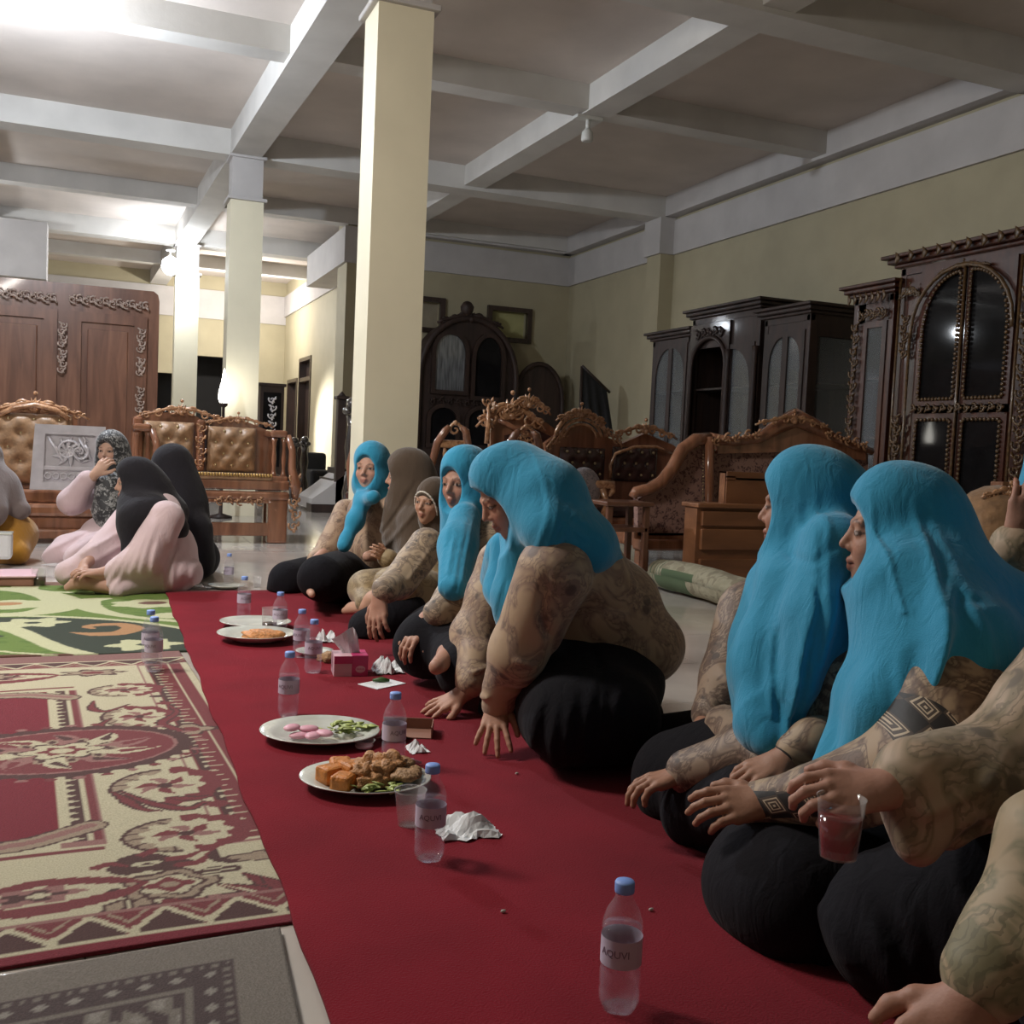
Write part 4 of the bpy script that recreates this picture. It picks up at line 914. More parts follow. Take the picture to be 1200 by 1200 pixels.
for x0, x1, z0, zs, rs, nm, mm in ((4.42, 4.86, 1.66, 2.2, .25, 'left', 'glare'), (5.02, 5.42, 1.6, 2.15, .3, 'right', 'dglass'), (4.38, 4.76, .9, 1.25, .16, 'low', 'dglass'), (4.95, 5.35, .9, 1.25, .16, 'lowr', 'dglass')):
    q = MB(); O = arch(x0-.06, x1+.06, z0-.06, zs, rs+.06); I = arch(x0, x1, z0, zs, rs); q.ring_prism(O, I, .06, (0, Y, 0), (1, 0, 0), (0, 0, 1)); d_ = wp(q, 'door', M['w_dark'], t)
    q = MB(); q.prism(I, .01, (0, Y-.006, 0), (1, 0, 0), (0, 0, 1)); wp(q, 'glass', M[mm], d_)
t = thing('arched_headboard', (6.1, 14.2, 0), 'low dark arched headboard standing right of the arched cabinet', 'headboard')
q = MB(); A_ = arch(5.72, 6.5, 0, 1.6, .55, 18); q.prism(A_, .08, (0, 14.2, 0), (1, 0, 0), (0, 0, 1)); wp(q, 'panel', M['w_black'], t); q = MB(); q.tube([(x, 14.1, z) for x, z in A_], .035, 8); wp(q, 'rim', M['w_dark'], t)
M['blackcloth'] = mat('black_cloth', lin(28, 27, 28), .8, var=.3, scale=8, bump=.2, bscale=20)
# black cloth on a leaning pole
q = MB(); top = [(5.950,12.300,1.997),(6.028,12.300,1.957),(6.161,12.300,1.843),(6.320,12.300,1.740)]; bot = [(6.001,12.300,1.075),(6.153,12.300,1.082),(6.306,12.300,1.090),(6.473,12.300,1.097)]; vs = []
for j in range(9):
    for i in range(13):
        u = i/12*3; k = min(int(u), 2); f_ = u-k; a = Vector(top[k]).lerp(Vector(top[k+1]), f_); b = Vector(bot[k]).lerp(Vector(bot[k+1]), f_); p_ = a.lerp(b, j/8); p_.y += .035*sin(i*1.6)*(j/8)+.02; vs.append(p_)
q.add(vs, [(j*13+i, j*13+i+1, (j+1)*13+i+1, (j+1)*13+i) for j in range(8) for i in range(12)], True); q.add([v+Vector((0, .03, 0)) for v in vs], [(j*13+i, (j+1)*13+i, (j+1)*13+i+1, j*13+i+1) for j in range(8) for i in range(12)], True)
t = thing('draped_cloth', (6.2, 12.3, 0), 'black cloth draped over a pole against the right wall', 'cloth'); wp(q, 'cloth', M['blackcloth'], t)
a = Vector((5.927,12.280,2.005)); wp(MB().tube([a, a+Vector((.45, .05, -.32))], .018, 6).tube([a+Vector((.02, .05, 0)), (a.x+.05, 12.35, 0)], .02, 6), 'pole', M['w_black'], t)
# --- display cabinets along the right wall (fronts look towards -x)
XF = 6.05
def rect(y0, y1, z0, z1): return [(y0, z0), (y1, z0), (y1, z1), (y0, z1)]
def front_cab(name, lab, y0, y1, zt, xf, depth, mats, doors, zb=0, gl='cglass', corn=.09, cv=None, side='glass', grp=None):
    t = thing(name, (xf+depth/2, (y0+y1)/2, 0), lab, 'cabinet', grp); fm, gm = mats; q = MB(); x1 = xf+depth
    q.box((xf+.02, y1-.04, 0), (x1, y1, zt-.1)); q.box((x1-.03, y0, 0), (x1, y1, zt-.1)); q.box((xf, y0, zt-.16), (x1, y1, zt-.06)); q.box((xf, y0, 0), (x1, y1, .12))
    for z in (.62, 1.1, 1.6): q.box((xf+.05, y0+.03, z), (x1-.03, y1-.03, z+.02))
    for y in (y0, y1-.06): q.box((xf, y, 0), (xf+.06, y+.06, zt-.1), .008)
    q.box((x1-.06, y0, 0), (x1, y0+.06, zt-.1), .008); ed = sorted({y0+.06, y1-.06, *[d[0] for d in doors], *[d[1] for d in doors]}); ed = [e for e in ed if y0+.05 < e < y1-.05]
    for a, b in zip(ed, ed[1:]):
        if b-a < .5 and not any(d[0] <= a+.001 and d[1] >= b-.001 for d in doors): q.box((xf+.008, a, .1), (xf+.03, b, zt-.1))
    q.box((xf+.008, y0+.05, max(d[3] for d in doors)-.005), (xf+.03, y1-.05, zt-.1)); wp(q, 'carcass', fm, t)
    q = MB(); q.box((xf-corn, y0-corn, zt-.03), (x1, y1+corn, zt), .008).box((xf-corn*.7, y0-corn*.7, zt-.07), (x1, y1+corn*.7, zt-.03), .012).box((xf-corn*.35, y0-corn*.35, zt-.1), (x1, y1+corn*.35, zt-.07), .01); wp(q, 'cornice', fm, t)
    q = MB(); A_ = arch(0, 1, 0, .5, .3); o_ = [(xf+.1, zt-.1)]
    q.ring_prism([(xf+.05, .12), (x1-.05, .12), (x1-.05, zt-.16), (xf+.05, zt-.16)], [(xf+.1, .2), (x1-.1, .2), (x1-.1, zt-.3), (xf+.1, zt-.3)], .03, (0, y0+.03, 0), (1, 0, 0), (0, 0, 1)); wp(q, 'side_frame', fm, t)
    wp(MB().box((xf+.1, y0+.02, .2), (x1-.1, y0+.028, zt-.3)), 'side_glass', M['cglass'], t)
    for (a, b, z0, z1, kind) in doors:
        q = MB()
        if kind == 'arch': I = arch(a+.05, b-.05, z0+.05, z1-.05-(b-a)*.5, (b-a)*.45); O = arch(a, b, z0, z1-.02-(b-a)*.4, (b-a)*.42); O = [(b, z0), (b, z1), *[(b-(b-a)*k/11, z1) for k in range(1, 11)], (a, z1), (a, z1), (a, z0)][:16]; O = [(b, z0)]+[(b, z1) if k < 3 else ((a, z1) if k > 10 else (b-(b-a)*(k-2)/9, z1)) for k in range(14)]+[(a, z0)]
        elif kind == 'half_l': # half arch rising towards +y
            n = 14; I = [(b-.04, z0+.05)]+[(b-.04-(b-a-.09)*k/(n-1), (z1-.05)-(b-a)*.9*(1-math.sqrt(max(0, 1-(k/(n-1))**2)))) for k in range(n)]+[(a+.05, z0+.05)]; O = [(b, z0)]+[(b-(b-a)*k/(n-1), z1) for k in range(n)]+[(a, z0)]
        elif kind == 'half_r':
            n = 14; I = [(b-.05, z0+.05)]+[(b-.05-(b-a-.09)*k/(n-1), (z1-.05)-(b-a)*.9*(1-math.sqrt(max(0, 1-(1-k/(n-1))**2)))) for k in range(n)]+[(a+.04, z0+.05)]; O = [(b, z0)]+[(b-(b-a)*k/(n-1), z1) for k in range(n)]+[(a, z0)]
        else: I = rect(a+.05, b-.05, z0+.05, z1-.05); O = rect(a, b, z0, z1)
        q.ring_prism(O, I, .03, (xf-.01, 0, 0), (0, 1, 0), (0, 0, 1)); d_ = wp(q, 'door', fm, t)
        q = MB(); q.prism(I, .006, (xf+.005, 0, 0), (0, 1, 0), (0, 0, 1)); wp(q, 'glass', M[gl], d_)
        if cv is not None:
            q = MB(); P_ = [(xf-.02, y, z) for y, z in I]; P_.append(P_[0])
            for a_, b_2 in zip(P_, P_[1:]):
                a_ = Vector(a_); b_2 = Vector(b_2); L = (b_2-a_).length
                if L < 1e-4: continue
                n = max(1, int(L/.035))
                for k in range(n): q.ball(a_+(b_2-a_)*((k+.5)/n), (.012, .016, .016), 6, 4)
            wp(q, 'beading', cv, d_)['kind'] = 'stuff'
    return t
dk = (M['w_black'], None); row = 'dark glass cabinets along the right wall'
front_cab('glass_cabinet', 'low end glass cabinet at the far end of the right wall row', 9.9, 10.74, 2.31, XF+.05, .6, dk, [(9.96, 10.32, .15, 2.15, 'half_l'), (10.32, 10.68, .15, 2.15, 'half_r')], grp=None)
t = front_cab('glass_cabinet', 'tall middle cabinet of the right wall row, open arched niche', 8.55, 9.8, 2.47, XF, .7, dk, [(8.62, 9.05, .15, 2.05, 'half_l')])
q = MB(); I = arch(9.08, 9.74, .9, 1.85, .3); O = [(9.8, .9)]+[(9.8, 2.3) if k < 3 else ((9.05, 2.3) if k > 10 else (9.8-.75*(k-2)/9, 2.3)) for k in range(14)]+[(9.05, .9)]
q.ring_prism(O, I, .04, (XF-.02, 0, 0), (0, 1, 0), (0, 0, 1)); q.tube([(XF-.03, y, z) for y, z in I], .025, 8); wp(q, 'niche_arch', M['w_dark'], t)
q = MB(); q.lathe([(.04, .1), (.03, .3), (.035, 1.2), (.028, 1.9), (.04, 2.0)], (XF-.02, 8.58, 0), 12); q.lathe([(.04, .1), (.03, .3), (.035, 1.2), (.028, 1.9), (.04, 2.0)], (XF-.02, 9.05, 0), 12); carve(q, (XF-.03, 9.15, 2.2), (XF-.03, 9.7, 2.2), .1, (0, 0, 1), 5, .012); wp(q, 'column', M['w_dark'], t)
front_cab('glass_cabinet', 'near cabinet of the right wall row with pointed arch doors', 7.78, 8.48, 2.34, XF, .68, dk, [(7.84, 8.13, .15, 2.1, 'half_l'), (8.13, 8.42, .15, 2.1, 'half_r')])
M['maho'] = wood('mahogany', lin(48, 24, 16), lin(84, 44, 28), .3, .6, 3)
t = front_cab('carved_cabinet', 'narrow carved display cabinet with slim glass pane, right of the dark row', 6.72, 7.2, 2.40, XF, .62, (M['maho'], None), [(6.78, 7.06, .15, 2.08, 'rect')], corn=.1)
q = MB(); carve(q, (XF-.03, 7.13, .3), (XF-.03, 7.13, 2.1), .09, (0, 1, 0), 18, .011); carve(q, (XF-.04, 6.76, 2.14), (XF-.04, 7.1, 2.14), .08, (0, 0, 1), 5, .01)
for k in range(7): q.leaf((XF-.09, 6.75+k*.07, 2.23), (0, 1, 0), (0, 0, 1), .09, .022, pi/2, .015)
wp(q, 'carving', M['gold_dull'], t)
t = front_cab('carved_cabinet', 'widest gilt-carved cabinet with arched glass doors at the right edge', 5.0, 6.66, 2.58, XF, .66, (M['maho'], None), [(5.97, 6.42, .2, 1.30, 'rect'), (5.50, 5.95, .2, 1.30, 'rect'), (5.97, 6.42, 1.36, 2.42, 'half_r'), (5.50, 5.95, 1.36, 2.42, 'half_l')], corn=.12, cv=M['gold_dull'], gl='dglass')
q = MB(); carve(q, (XF-.04, 6.56, .2), (XF-.04, 6.56, 1.3), .1, (0, 1, 0), 14, .013); carve(q, (XF-.04, 6.54, 1.75), (XF-.04, 6.54, 2.1), .08, (0, 1, 0), 5, .011); carve(q, (XF-.04, 5.36, .2), (XF-.04, 5.36, 2.2), .1, (0, 1, 0), 22, .012)
carve(q, (XF-.05, 5.5, 1.335), (XF-.05, 6.42, 1.335), .06, (0, 0, 1), 12, .01); crest(q, (XF-.05, 5.96, 2.39), (0, 1, 0), (0, 0, 1), .25, .06, .012); crest(q, (XF-.05, 6.5, 2.25), (0, 1, 0), (0, 0, 1), .12, .1, .012)
for k in range(12): q.leaf((XF-.12, 5.0+k*.145, 2.50), (0, 1, 0), (0, 0, 1), .09, .03, pi/2, .02); 
for y in (6.62, 6.48, 5.955, 5.44, 5.26): q.tube([(XF-.035, y, .15), (XF-.035, y, 2.4 if y != 6.48 else 2.0)], .012, 6)
q.tube([(XF-.05, y, z) for y, z in arch(5.48, 6.46, 1.9, 1.95, .46)], .016, 6); wp(q, 'carving', M['gold_dull'], t)
# --- gold-topped armchair and a small box behind the women at the right edge
t = thing('padded_armchair', (3.1, 3.8, 0), 'beige padded armchair with a small gilt top, right edge', 'chair'); c0 = Vector((3.752,3.434,0.695))
q = MB(); q.ball((c0.x, c0.y, c0.z-.14), (.24, .2, .26), 20, 12); q.box((c0.x-.24, c0.y-.3, .2), (c0.x+.24, c0.y+.2, .46), .05); wp(q, 'backrest', M['tuft'], t)
q = MB(); crest(q, (c0.x-.03, c0.y-.1, c0.z+.08), (.93, -.37, 0), (0, 0, 1), .13, .06, .012); wp(q, 'crest', M['w_gold'], t)
for dx in (-.2, .16):
    for dy in (-.26, .12): wp(MB().box((c0.x+dx, c0.y+dy, 0), (c0.x+dx+.04, c0.y+dy+.04, .22)), 'leg', M['w_amber'], t)
c0 = Vector((5.430,4.921,0.809)); t = thing('wooden_stand', (c0.x, c0.y, 0), 'plain orange wooden post end showing above the beige armchair', 'post'); wp(MB().box((c0.x-.07, c0.y-.05, 0), (c0.x+.07, c0.y+.05, c0.z), .006), 'post', M['w_raw'], t); wp(MB().box((c0.x-.16, c0.y-.14, 0), (c0.x+.16, c0.y+.14, .05), .006), 'foot', M['w_raw'], t)
# --- bits in the corridor: back rooms' cabinet, stair end with newel, table
t = thing('tall_sideboard', (2.6, 17.5, 0), 'narrow dark glossy cabinet beside the corridor wall', 'cabinet'); a = Vector((2.456,17.000,1.705)); b = Vector((2.839,17.000,1.730))
wp(MB().box((a.x, 17, 0), (b.x, 17.4, a.z)).box((a.x-.03, 16.97, a.z), (b.x+.03, 17.4, a.z+.05), .01), 'body', M['w_dark'], t)
q = MB(); q.box((a.x+.05, 16.98, .4), (b.x-.05, 16.995, a.z-.1)); wp(q, 'door', M['dglass'], t); q = MB(); carve(q, ((a.x+b.x)/2, 16.96, .9), ((a.x+b.x)/2, 16.96, a.z-.15), .12, (1, 0, 0), 5, .015); wp(q, 'carving', M['pale_gloss'], t)
t = thing('stair_end', (2.75, 12.6, 0), 'pale plastered foot of a small staircase behind the women', 'stairs')
q = MB(); slab(q, [(2.416,12.300,0.036),(2.422,12.300,0.160),(2.613,12.300,0.299),(2.765,12.300,0.427),(2.868,12.300,0.503),(2.910,12.300,0.505),(2.927,12.300,0.046)], (0, .9, 0)); wp(q, 'side_wall', M['white'], t)
a = Vector((2.426,12.300,0.026)); b = Vector((2.927,12.300,0.036)); wp(MB().box((a.x-.01, 12.28, 0), (b.x, 12.6, .1)), 'plinth', M['w_black'], t)
q = MB()
for k in range(4): q.box((b.x-.42+k*.1, 12.5, 0), (b.x-.32+k*.1, 13.3, .14+.13*k))
wp(q, 'steps', M['w_black'], t)
q = MB(); n0 = Vector((2.756,12.350,0.425)); nt_ = Vector((2.701,12.350,1.375)); q.box((n0.x-.055, 12.3, .1), (n0.x+.055, 12.41, nt_.z), .006).box((n0.x-.08, 12.27, nt_.z), (n0.x+.08, 12.44, nt_.z+.04), .01).lathe([(.05, nt_.z+.04), (.03, nt_.z+.07), (.0, nt_.z+.1)], (n0.x, 12.355, 0), 10); wp(q, 'newel_post', M['w_black'], t)
t = thing('low_dark_sofa', (3.1, 15.5, 0), 'low dark sofa near the corridor doors', 'sofa'); a = Vector((2.963,15.200,0.116)); b = Vector((3.301,15.200,0.674))
wp(MB().box((a.x, 15.2, .06), (b.x, 15.9, .42), .04), 'seat', M['blackcloth'], t); wp(MB().box((a.x, 15.7, .3), (b.x, 15.95, b.z), .05), 'backrest', M['blackcloth'], t)
for x in (a.x+.03, b.x-.08): wp(MB().box((x, 15.25, 0), (x+.05, 15.3, .08)), 'leg', M['w_black'], t)
M['chrome'] = mat('glossy_dark_lacquer', lin(90, 84, 80), .08, .6, .2, 12, coat=1)
def turned(name, lab, loc, h, cat='ornament', mm='chrome', s=1):
    t = thing(name, loc, lab, cat); q = MB(); q.lathe([(.10*s, 0), (.10*s, .02*h), (.05*s, .08*h), (.07*s, .25*h), (.035*s, .4*h), (.06*s, .6*h), (.04*s, .75*h), (.055*s, .85*h)], n=14); part(q, 'stem', M[mm], t)
    q = MB(); q.ball((0, 0, .93*h), .06*s, 10, 8)
    for k in range(5): q.ball((.06*s*cos(k*1.26), .06*s*sin(k*1.26), .88*h), .03*s, 8, 6)
    part(q, 'head', M[mm], t); return t
turned('carved_ornament', 'tall glossy carved ornament left of the big pillar', (*Vector((2.463,10.500,0.141))[:2], 0), 1.35, s=1.3)
turned('carved_ornament', 'shorter dark glossy post by the corridor door', (*Vector((2.531,14.200,0.572))[:2], 0), .9)
turned('carved_ornament', 'glossy post standing between corridor door and low sofa', (*Vector((2.747,14.600,0.568))[:2], 0), .92)
# made-up glowing stand imitating a flame-shaped reflection by the second pillar
lp = Vector((1.242,11.200,1.309)); t = thing('reflection_glow', (lp.x, 11.2, 0), 'glowing flame shaped reflection beside the second pillar', 'lamp')
wp(MB().lathe([(.12, 0), (.12, .02), (.02, .05), (.015, lp.z-.14), (.04, lp.z-.12), (.045, lp.z-.09)], (lp.x, 11.2, 0), 14), 'stand', M['w_dark'], t)
wp(MB().lathe([(.03, -.12), (.055, -.05), (.052, .03), (.03, .12), (.01, .24), (.0, .27)], (lp.x, 11.2, lp.z), 14), 'shade', emis('reflection_emission', (1, .96, .86), 22), t)

# ------------------------------------------------------------------ things set out on the red carpet
ZC = .0185
M['pet'] = None
def clear(name, col, alpha, rough=.04):
    m, nt, b = new_mat(name); setp(b, Base_Color=(*col, 1), Roughness=rough, Alpha=alpha, Specular_IOR_Level=.8, Coat_Weight=1.0, Coat_Roughness=.03, IOR=1.45)
    lw = N(nt, 'ShaderNodeLayerWeight'); lw.inputs[0].default_value = .35
    nt.links.new(ramp(nt, lw.outputs['Facing'], [(0, (alpha*.5,)*3), (.6, (alpha,)*3), (1, (min(1, alpha*3),)*3)]), b.inputs['Alpha']); return m
M['pet'] = clear('clear_bottle_plastic', (.80, .78, .90), .14); M['watr'] = clear('water', (.60, .56, .74), .13); M['cup'] = clear('clear_cup_plastic', (.85, .85, .85), .22)
M['cap'] = mat('blue_cap_plastic', lin(132, 164, 232), .45, var=.04); M['label'] = mat('lilac_bottle_label', lin(198, 188, 208), .5, var=.05, scale=20); M['ink'] = mat('label_ink', lin(120, 104, 124), .5)
M['china'] = mat('white_china', lin(206, 208, 200), .18, var=.03, coat=.4); M['paper'] = mat('tissue_paper', lin(226, 228, 230), .9, var=.04, bump=.3, bscale=50)
M['tofu'] = mat('fried_tofu', lin(196, 122, 50), .55, var=.3, scale=40, bump=.5, bscale=90); M['chick'] = mat('fried_chicken', lin(184, 132, 84), .6, var=.4, scale=45, bump=.9, bscale=80)
M['crack'] = mat('peanut_cracker', lin(160, 124, 88), .7, var=.35, scale=60, bump=.8, bscale=110); M['green'] = mat('lettuce', lin(160, 172, 96), .5, var=.4, scale=25); M['dkgreen'] = mat('cucumber_peel', lin(60, 92, 44), .5, var=.3, scale=30)
M['rose'] = mat('pink_crackers', lin(222, 164, 180), .5, var=.1, scale=30); M['tea'] = mat('dark_tea', lin(60, 24, 18), .1, coat=1); M['magenta'] = mat('magenta_board', lin(192, 58, 112), .45, var=.05); M['pinkbox'] = mat('pale_pink_board', lin(216, 176, 186), .5, var=.05)
M['kraft'] = mat('brown_card', lin(140, 100, 84), .7, var=.1); M['noodle'] = mat('orange_noodles', lin(206, 140, 84), .5, var=.35, scale=70, bump=.8, bscale=120)
def text_mesh(txt, size, m, bend=None, ext=.0003):
    cu = bpy.data.curves.new('lettering', 'FONT'); cu.body = txt; cu.size = size; cu.extrude = ext; cu.align_x = 'CENTER'; cu.resolution_u = 2
    to = bpy.data.objects.new('lettering', cu); C.objects.link(to); bpy.context.view_layer.update()
    me = bpy.data.meshes.new_from_object(to); bpy.data.objects.remove(to)
    for v in me.vertices:
        if bend: a = v.co.x/bend; z = v.co.y; r = bend+v.co.z; v.co = (r*sin(a), -r*cos(a), z)
        else: v.co = (v.co.x, -v.co.z, v.co.y)
    me.materials.clear(); me.materials.append(m); o = bpy.data.objects.new('lettering', me); C.objects.link(o); return o
def petal(an, z): return (.10*abs(sin(2.5*an))-.08)*max(0, 1-z/.028) if z < .028 else 0
def bottle():
    t = thing('water_bottle', (0, 0, 0), '', 'bottle')
    prof = [(.012, .004), (.026, .0), (.031, .012), (.0315, .028), (.0300, .034), (.0315, .040), (.0315, .062), (.0300, .068), (.0312, .072), (.0312, .118), (.0302, .122), (.0315, .128), (.030, .140), (.025, .156), (.018, .168), (.0135, .176), (.0135, .190)]
    part(MB().lathe(prof, n=30, ripple=petal), 'body', M['pet'], t)
    part(MB().lathe([(r*.93, z) for r, z in prof[:12]]+[(.029, .131), (.001, .131)], n=30, ripple=petal), 'water', M['watr'], t)
    l = part(MB().lathe([(.0318, .074), (.0318, .117)], n=30, cap=False), 'label_band', M['label'], t)
    x = text_mesh('AQUVI', .016, M['ink'], .032); x.location = (0, 0, .092); x.parent = t
    part(MB().lathe([(.0148, .184), (.0152, .186), (.0152, .199), (.014, .2015), (.001, .202)], n=24, ripple=lambda a, z: .02*sin(24*a)), 'cap', M['cap'], t)
    return t
proto = bottle(); spots = [
 ((0.772,1.357,0.018), 'water bottle nearest the camera, alone at the bottom of the carpet', 1.0),
 ((0.661,1.987,0.018), 'water bottle in front of the fried food platter', .99),
 ((0.754,2.605,0.018), 'water bottle behind the fried food platter, beside a crumpled tissue', .98),
 ((0.570,3.157,0.018), 'water bottle standing behind the platter of pink crackers', 1.0),
 ((0.761,3.739,0.018), 'water bottle just left of the pink tissue box', .98),
 ((0.768,4.015,0.018), 'water bottle partly behind the one left of the tissue box', .94),
 ((0.765,4.509,0.018), 'water bottle standing beside the tall tea glass', .92),
 ((0.667,4.940,0.018), 'water bottle behind the farthest white plate', .98),
 ((0.211,3.913,0.008), 'water bottle standing on the patterned rug, front one of the pair', .99),
 ((0.206,4.063,0.008), 'water bottle standing on the patterned rug, rear one of the pair', .99)]
ybot = []
for i, (p_, lab, sc) in enumerate(spots):
    o = proto if i == 0 else copy_tree(proto); o.location = (p_[0], p_[1], ZC if i < 8 else .0075); o.scale = (1.02, 1.02, sc); o['label'] = lab; o.rotation_euler = (0, 0, -.35+.25*((i*7) % 5-2)); ybot.append(o)
def lump(mb, c, r, seed, n=14, m=9, a=.22):
    g = random.Random(seed); ph = [g.uniform(0, 6) for _ in range(6)]; k0 = len(mb.v); mb.ball((0, 0, 0), 1, n, m); rr = r if hasattr(r, '__len__') else (r,)*3
    for i in range(k0, len(mb.v)):
        x, y, z = mb.v[i]; f_ = 1+a*(sin(4*x+ph[0])*sin(5*y+ph[1])+.6*sin(9*z+ph[2]+3*x)+.5*sin(11*y+ph[3])*sin(8*x+ph[4])); mb.v[i] = (c[0]+x*rr[0]*f_, c[1]+y*rr[1]*f_, c[2]+z*rr[2]*f_)
    return mb
def platter(name, loc, lab, rx, ry, rz, rim=.026):
    t = thing(name, (loc[0], loc[1], ZC), lab, 'plate', rz=rz)
    prof = [(.0, .001), (.45, .001), (.5, .0), (.55, .004), (.72, .012), (.98, rim), (1.0, rim+.002), (.99, rim+.004), (.74, .017), (.56, .0085), (.0, .008)]
    q = MB(); q.lathe([(max(r, .001), z) for r, z in prof], n=44, sx=rx, sy=ry); part(q, 'dish', M['china'], t); return t
def vine_rim(t, rx, ry):
    q = MB()
    for k in range(30):
        a = 2*pi*k/30; r = .86
        for s in (-1, 1): q.leaf((rx*r*cos(a), ry*r*sin(a), .0215), (cos(a+s), sin(a+s), .12), (-sin(a+s), cos(a+s), 0), .016, .004, .3*s, .0006)
    part(q, 'rim_pattern', mat('grey_glaze', lin(120, 124, 120), .4) if 'gg' not in M else M['gg'], t)
# platter with fried food
c = (0.641,2.456,0.018); t = platter('platter', c, 'vine rimmed oval platter of fried tofu, chicken and fritters', .165, .135, -.39); vine_rim(t, .165, .135)
def onp(c0, dx, dy, rz=-.39): return (c0[0]+dx*cos(rz)-dy*sin(rz), c0[1]+dx*sin(rz)+dy*cos(rz))
def food(name, cat, lab, grp, mb, m, loc, z, rz=0):
    t_ = thing(name, (loc[0], loc[1], z), lab, cat, grp, rz=rz); t_2 = part(mb, name+'_piece', m, t_); return t_
def food1(name, cat, lab, grp, mb, m, loc, z, rz=0):
    o = mb.build(name, m); o.location = (loc[0], loc[1], z); o.rotation_euler = (0, 0, rz); return tag(o, lab, cat, grp)
for k, (dx, dy, z, s) in enumerate(((-.085, -.01, .018, .032), (-.045, -.062, .018, .030), (-.07, .038, .02, .032), (-.035, -.005, .03, .030))):
    lab = ('cube of fried tofu at the left of the pile', 'cube of fried tofu at the front of the pile', 'cube of fried tofu at the back of the pile', 'cube of fried tofu on top of the others')[k]
    q = MB(); q.box((-s, -s*.85, 0), (s, s*.85, s*1.35), .009); food1('fried_tofu', 'tofu', lab, 'fried tofu cubes', q, M['tofu'], onp(c, dx, dy), ZC+z-.008, .4+k*.5)
for k, (dx, dy, z, rr) in enumerate(((.005, .055, .035, (.05, .035, .028)), (.04, .0, .038, (.048, .036, .03)), (-.005, -.02, .042, (.036, .03, .024)), (.055, .05, .04, (.05, .04, .03)), (.02, -.045, .03, (.04, .028, .02)))):
    lab = ('craggy fried chicken piece at the back', 'largest craggy fried chicken piece in the middle', 'small fried chicken piece on top', 'fried chicken piece beside the fritters', 'fried chicken piece above the lettuce')[k]
    food1('fried_chicken', 'chicken', lab, 'fried chicken pieces', lump(MB(), (0, 0, 0), rr, 20+k, 18, 12, .28), M['chick'], onp(c, dx, dy), ZC+z, k*.8)
for k, (dx, dy, z) in enumerate(((.095, .035, .034), (.10, -.015, .04), (.075, .065, .045))):
    lab = ('flat brown fritter at the right end', 'flat brown fritter leaning over the rim', 'flat brown fritter behind the others')[k]
    food1('peanut_fritter', 'fritter', lab, 'fritters on the platter', lump(MB(), (0, 0, 0), (.045, .04, .012), 40+k, 18, 8, .12), M['crack'], onp(c, dx, dy), ZC+z, k)
def leaves(n, rx, ry, seed, m, s=.03):
    g = random.Random(seed); q = MB()
    for k in range(n): a = g.uniform(0, 6.28); r = g.random()**.5; q.leaf((rx*r*cos(a), ry*r*sin(a), .003+g.random()*.012), (cos(a*3), sin(a*3), .2), (-sin(a*3), cos(a*3), .2), s*g.uniform(.6, 1.2), s*.3, g.uniform(-.5, .5), .002)
    return q
o = food1('lettuce', 'lettuce', 'pale lettuce and cucumber under the fried chicken', None, leaves(26, .055, .02, 3, M['green']), M['green'], onp(c, .03, -.085), ZC+.016, -.4); o['kind'] = 'stuff'
# clear cup over the edge of that platter
p_ = (0.675,2.141,0.018); t = thing('plastic_cup', (p_[0], p_[1]+.04, ZC), 'clear plastic cup behind the bottle by the fried food', 'cup'); part(MB().lathe([(.026, 0), (.036, .078), (.037, .08), (.035, .079), (.025, .002), (.001, .002)], n=24), 'cup', M['cup'], t); part(MB().tube([(.0365*cos(a), .0365*sin(a), .08) for a in np.linspace(0, 2*pi, 25)], .0012, 5, False), 'rim', M['cup'], t)
# platter with pink crackers
c = (0.615,2.891,0.018); t = platter('platter', c, 'plain white oval platter with pink crackers and shredded cabbage', .172, .15, -.36)
for k, (dx, dy) in enumerate(((-.05, -.05), (-.01, -.06), (.02, -.045), (-.03, -.02), (-.075, -.03))):
    lab = ('leftmost', 'front', 'rightmost', 'rear', 'outermost')[k]; q = MB(); q.ball((0, 0, .006), (.03, .022, .009), 14, 8)
    food1('pink_cracker', 'cracker', lab+' pink cracker on the white platter', 'pink crackers', q, M['rose'], onp(c, dx, dy, -.36), ZC+.016+.004*k, k)
o = food1('shredded_cabbage', 'vegetables', 'shredded cabbage and cucumber in clear wrap on the white platter', None, leaves(60, .06, .045, 5, M['green'], .036), M['green'], onp(c, .07, .03, -.36), ZC+.016, 0); o['kind'] = 'stuff'
p_ = (0.716,2.772,0.018); t = thing('sauce_cup', (p_[0], p_[1], ZC), 'small clear cup tucked under the rim of the white platter', 'cup'); part(MB().lathe([(.022, 0), (.03, .022), (.032, .024), (.029, .023), (.021, .002), (.001, .002)], n=20), 'cup', M['cup'], t); part(MB().lathe([(.001, .002), (.024, .003), (.026, .009), (.001, .009)], n=20), 'sauce', M['pinkbox'], t)
# far plates
c = (0.646,4.369,0.018); t = platter('plate', c, 'white plate heaped with orange noodles', .165, .15, -.39, .034)
o = food1('noodles', 'noodles', 'orange fried noodles on the middle plate', None, lump(MB(), (0, 0, .012), (.085, .06, .03), 60, 26, 14, .16), M['noodle'], onp(c, .03, 0), ZC+.008, -.4); o['kind'] = 'stuff'
c = (0.687,4.688,0.018); t = platter('plate', c, 'empty white plate farthest along the carpet', .16, .14, -.39)
c = (0.804,3.977,0.018); t = platter('saucer', (c[0]+.02, c[1]+.05), 'small greenish saucer behind two bottles', .075, .07, 0, .02)
o = food1('snack_scraps', 'snacks', 'brown snack scraps beside the tissue box', None, lump(MB(), (0, 0, .012), (.04, .05, .022), 71, 16, 10, .25), M['crack'], (0.860,3.919,0.018), ZC, 0)
